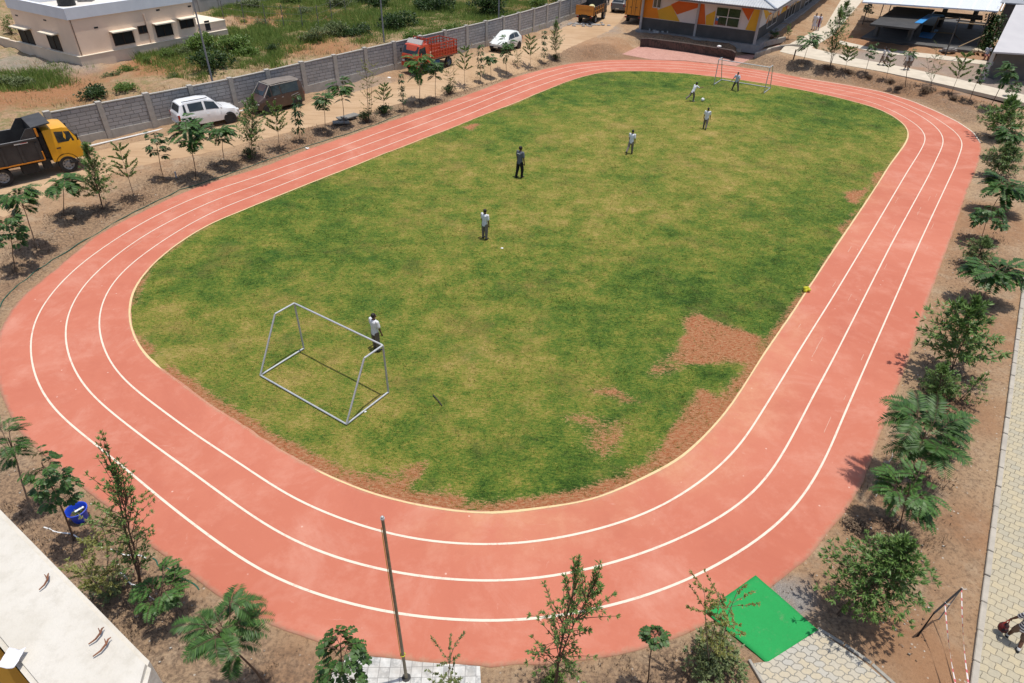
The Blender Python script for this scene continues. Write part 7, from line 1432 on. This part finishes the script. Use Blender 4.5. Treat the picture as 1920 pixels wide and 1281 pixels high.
    for k in range(4):
        g = G(642+k*3, 228-(k % 2)*3); b = MB(); b.box((0, 0, .06), (1.1, .55, .09)); o = b.build('stone_slab', mat('grey_slab', (.24, .225, .2), (.17, .16, .145), 5, .9), None, bevel=.02); o.location = (g[0]+.1*k, g[1]+.35*k-.4, g[2]+.02+.09*(k % 3)); o.rotation_euler = (.05*k, .04, .3+.35*k); tag(o, 'grey stone slab in the loose pile under the layered feathery sapling', 'slab', 'stone slabs piled on the verge')
    # blue bucket with a small plant
    g = G(153, 974); o = thing('bucket', 'bright blue plastic bucket standing on the soil beside the track', 'bucket', g, .4); o.scale = (1.12, 1.12, 1.2); b = MB(); N = 28
    b.loft([[(q*math.cos(2*PI*k/N), q*math.sin(2*PI*k/N), z) for k in range(N)] for q, z in ((.01, 0), (.15, 0), (.165, .05), (.2, .3), (.235, .31), (.24, .345), (.222, .35), (.195, .3), (.15, .03), (.01, .03))]); blu = mat('blue_plastic', (.012, .05, .46), (.016, .07, .56), 4, .4, spec=.5); b.build('pail', blu, o, True)
    b = MB(); b.ball((0, 0, .2), .17, 12, 6, sq=(1, 1, .2)); b.build('soil_fill', mat('potting_soil', (.09, .06, .04), (.06, .04, .03), 20), o, True)
    b = MB(); b.box((.05, .03, .29), (.2, .05, .02), .5); b.build('scoop', WHITE, o)
    pl = thing('potted_plant', 'small leafy plant growing in the blue bucket', 'plant', (g[0], g[1], g[2]+.2)); B = MB(); L = Leaves(); r = random.Random(6)
    for k in range(12):
        a = k*2.4; e = Vector((math.cos(a)*.1, math.sin(a)*.1, r.uniform(.06, .18))); B.path([(0, 0, 0), tuple(e)], [.006, .003], 4)
        for j in range(5): cluster(L, r, e*(.4+.15*j), e, 2, .05, .025, .8)
    B.build('stems', BARK, pl); L.build('foliage', LM['C'][0], pl)
    # barrier: bent black rod on a stake with red and white tape
    g = G(1792, 1275); z2 = 1.25; tp0 = np.array([g[0], g[1], 0]); o = thing('tape_barrier', 'black leaning rod barrier with red and white warning tape beside the walkway', 'barrier', g); blkm = mat('black_rod', (.015, .015, .016))
    zb = 1.1; A = at_z(1751, 1150, zb); B = at_z(1803, 1104, zb+.25); C = at_z(1770, 1281+30, 0.); D_ = at_z(1772, 1132, zb+.1)
    b = MB(); b.path([tuple(A-g), tuple(B-g)], .022, 8); b.build('rod', blkm, o, True); b = MB(); A0 = A.copy(); A0[2] = 0; b.path([tuple(np.array([A[0], A[1], -.1])-g), tuple(A-g)], [.018, .014], 6); b.path([(A[0]-g[0]+.03, A[1]-g[1], -.1), tuple(A-g)], [.01, .01], 5); b.build('stake', blkm, o, True)
    b = MB(); b.path([tuple(np.array([B[0], B[1], -.1])-g), tuple(B-g)], [.016, .012], 6); b.build('stake', mat('grey_rod', (.3, .29, .28)), o, True)
    t = NT('warning_tape', .6, .3); wv = t.n.new('ShaderNodeTexWave'); wv.bands_direction = 'DIAGONAL'; wv.inputs['Scale'].default_value = 2.2; t.L.new(t.tc, wv.inputs['Vector']); t.color(t.mix(t.rng(wv.outputs['Fac'], .72, .78), (.60, .55, .53), (.50, .10, .12)))
    for (p, e) in ((B, at_z(1822, 1320, .5)), (D_, at_z(1803, 1330, .5))):
        b = MB(); p = Vector(p-g); e = Vector(e-g); n = 14; sd = Vector((.03, 0, 0)); V = []
        for k in range(n+1):
            u = k/n; q = p.lerp(e, u)-Vector((0, 0, .12*math.sin(PI*u))); ang = u*4; V += [q+Vector((math.cos(ang)*.016, .008, math.sin(ang)*.016)), q-Vector((math.cos(ang)*.016, .008, math.sin(ang)*.016))]
        b.add(V, [(2*k, 2*k+1, 2*k+3, 2*k+2) for k in range(n)]); q = b.build('tape', t.M, o, recalc=False); so = q.modifiers.new('t', 'SOLIDIFY'); so.thickness = .001
        b = MB(); b.path([tuple(p+Vector((0, .02, .03))), tuple(p+Vector((.05, .0, -.02))), tuple(p+Vector((.1, -.02, .02)))], .008, 5); b.build('knot', WHITE, o)
    # black hoops at the path corner
    for k, (px, py, lab) in enumerate(((1487,113,'dark short stump post on the dry bank by the concrete path corner'),)):
        g = G(px, py); b = MB(); b.path([(0, 0, -.1), (.02, 0, .9)], .06, 7); o = b.build('stump_post', BARK, None, True); o.location = g; tag(o, lab, 'post')
    # cut bank rubble, white stone heaps at wall foot
    for k, (px, py, s, n, lab) in enumerate(((112,128,1.6,60,'heap of pale rubble at the foot of the house compound wall'),(1090,47,1.4,40,'heap of broken grey rubble by the wall near the orange tipper'),(40,118,1.6,40,'spread of pale rubble at the left end of the compound wall'))):
        g = G(px, py); b = MB(); r = random.Random(k+20)
        for j in range(n): q = (r.gauss(0, s), r.gauss(0, s*.5)); b.ball((g[0]+q[0], g[1]+q[1], g[2]+.08), r.uniform(.06, .2), 6, 4, sq=(1.3, .9, .7))
        tag(b.build('rubble_heap', mat('rubble_grey', (.42, .40, .37), (.25, .235, .22), 2, .95), None), lab, 'rubble')

# ---------------------------------------------------------------- build everything
make_people()
make_ground(); make_track(); make_field(); make_paths(); make_wall(); make_house(); make_mural_building(); make_shelter(); make_parapet()
make_suv(); make_van(); make_hatch(); make_dump_truck(); make_lorry(); make_far_vehicles()
make_misc()
for i, sp in enumerate(TREE_SPEC): make_tree(i, sp)
for i, sp in enumerate(BUSH): make_bush(i, sp, 'bushes on the scrubland behind the block wall')
for i, sp in enumerate(LOWB): make_bush(50+i, sp, 'low shrubs at the feet of the young trees')
make_groundcover()
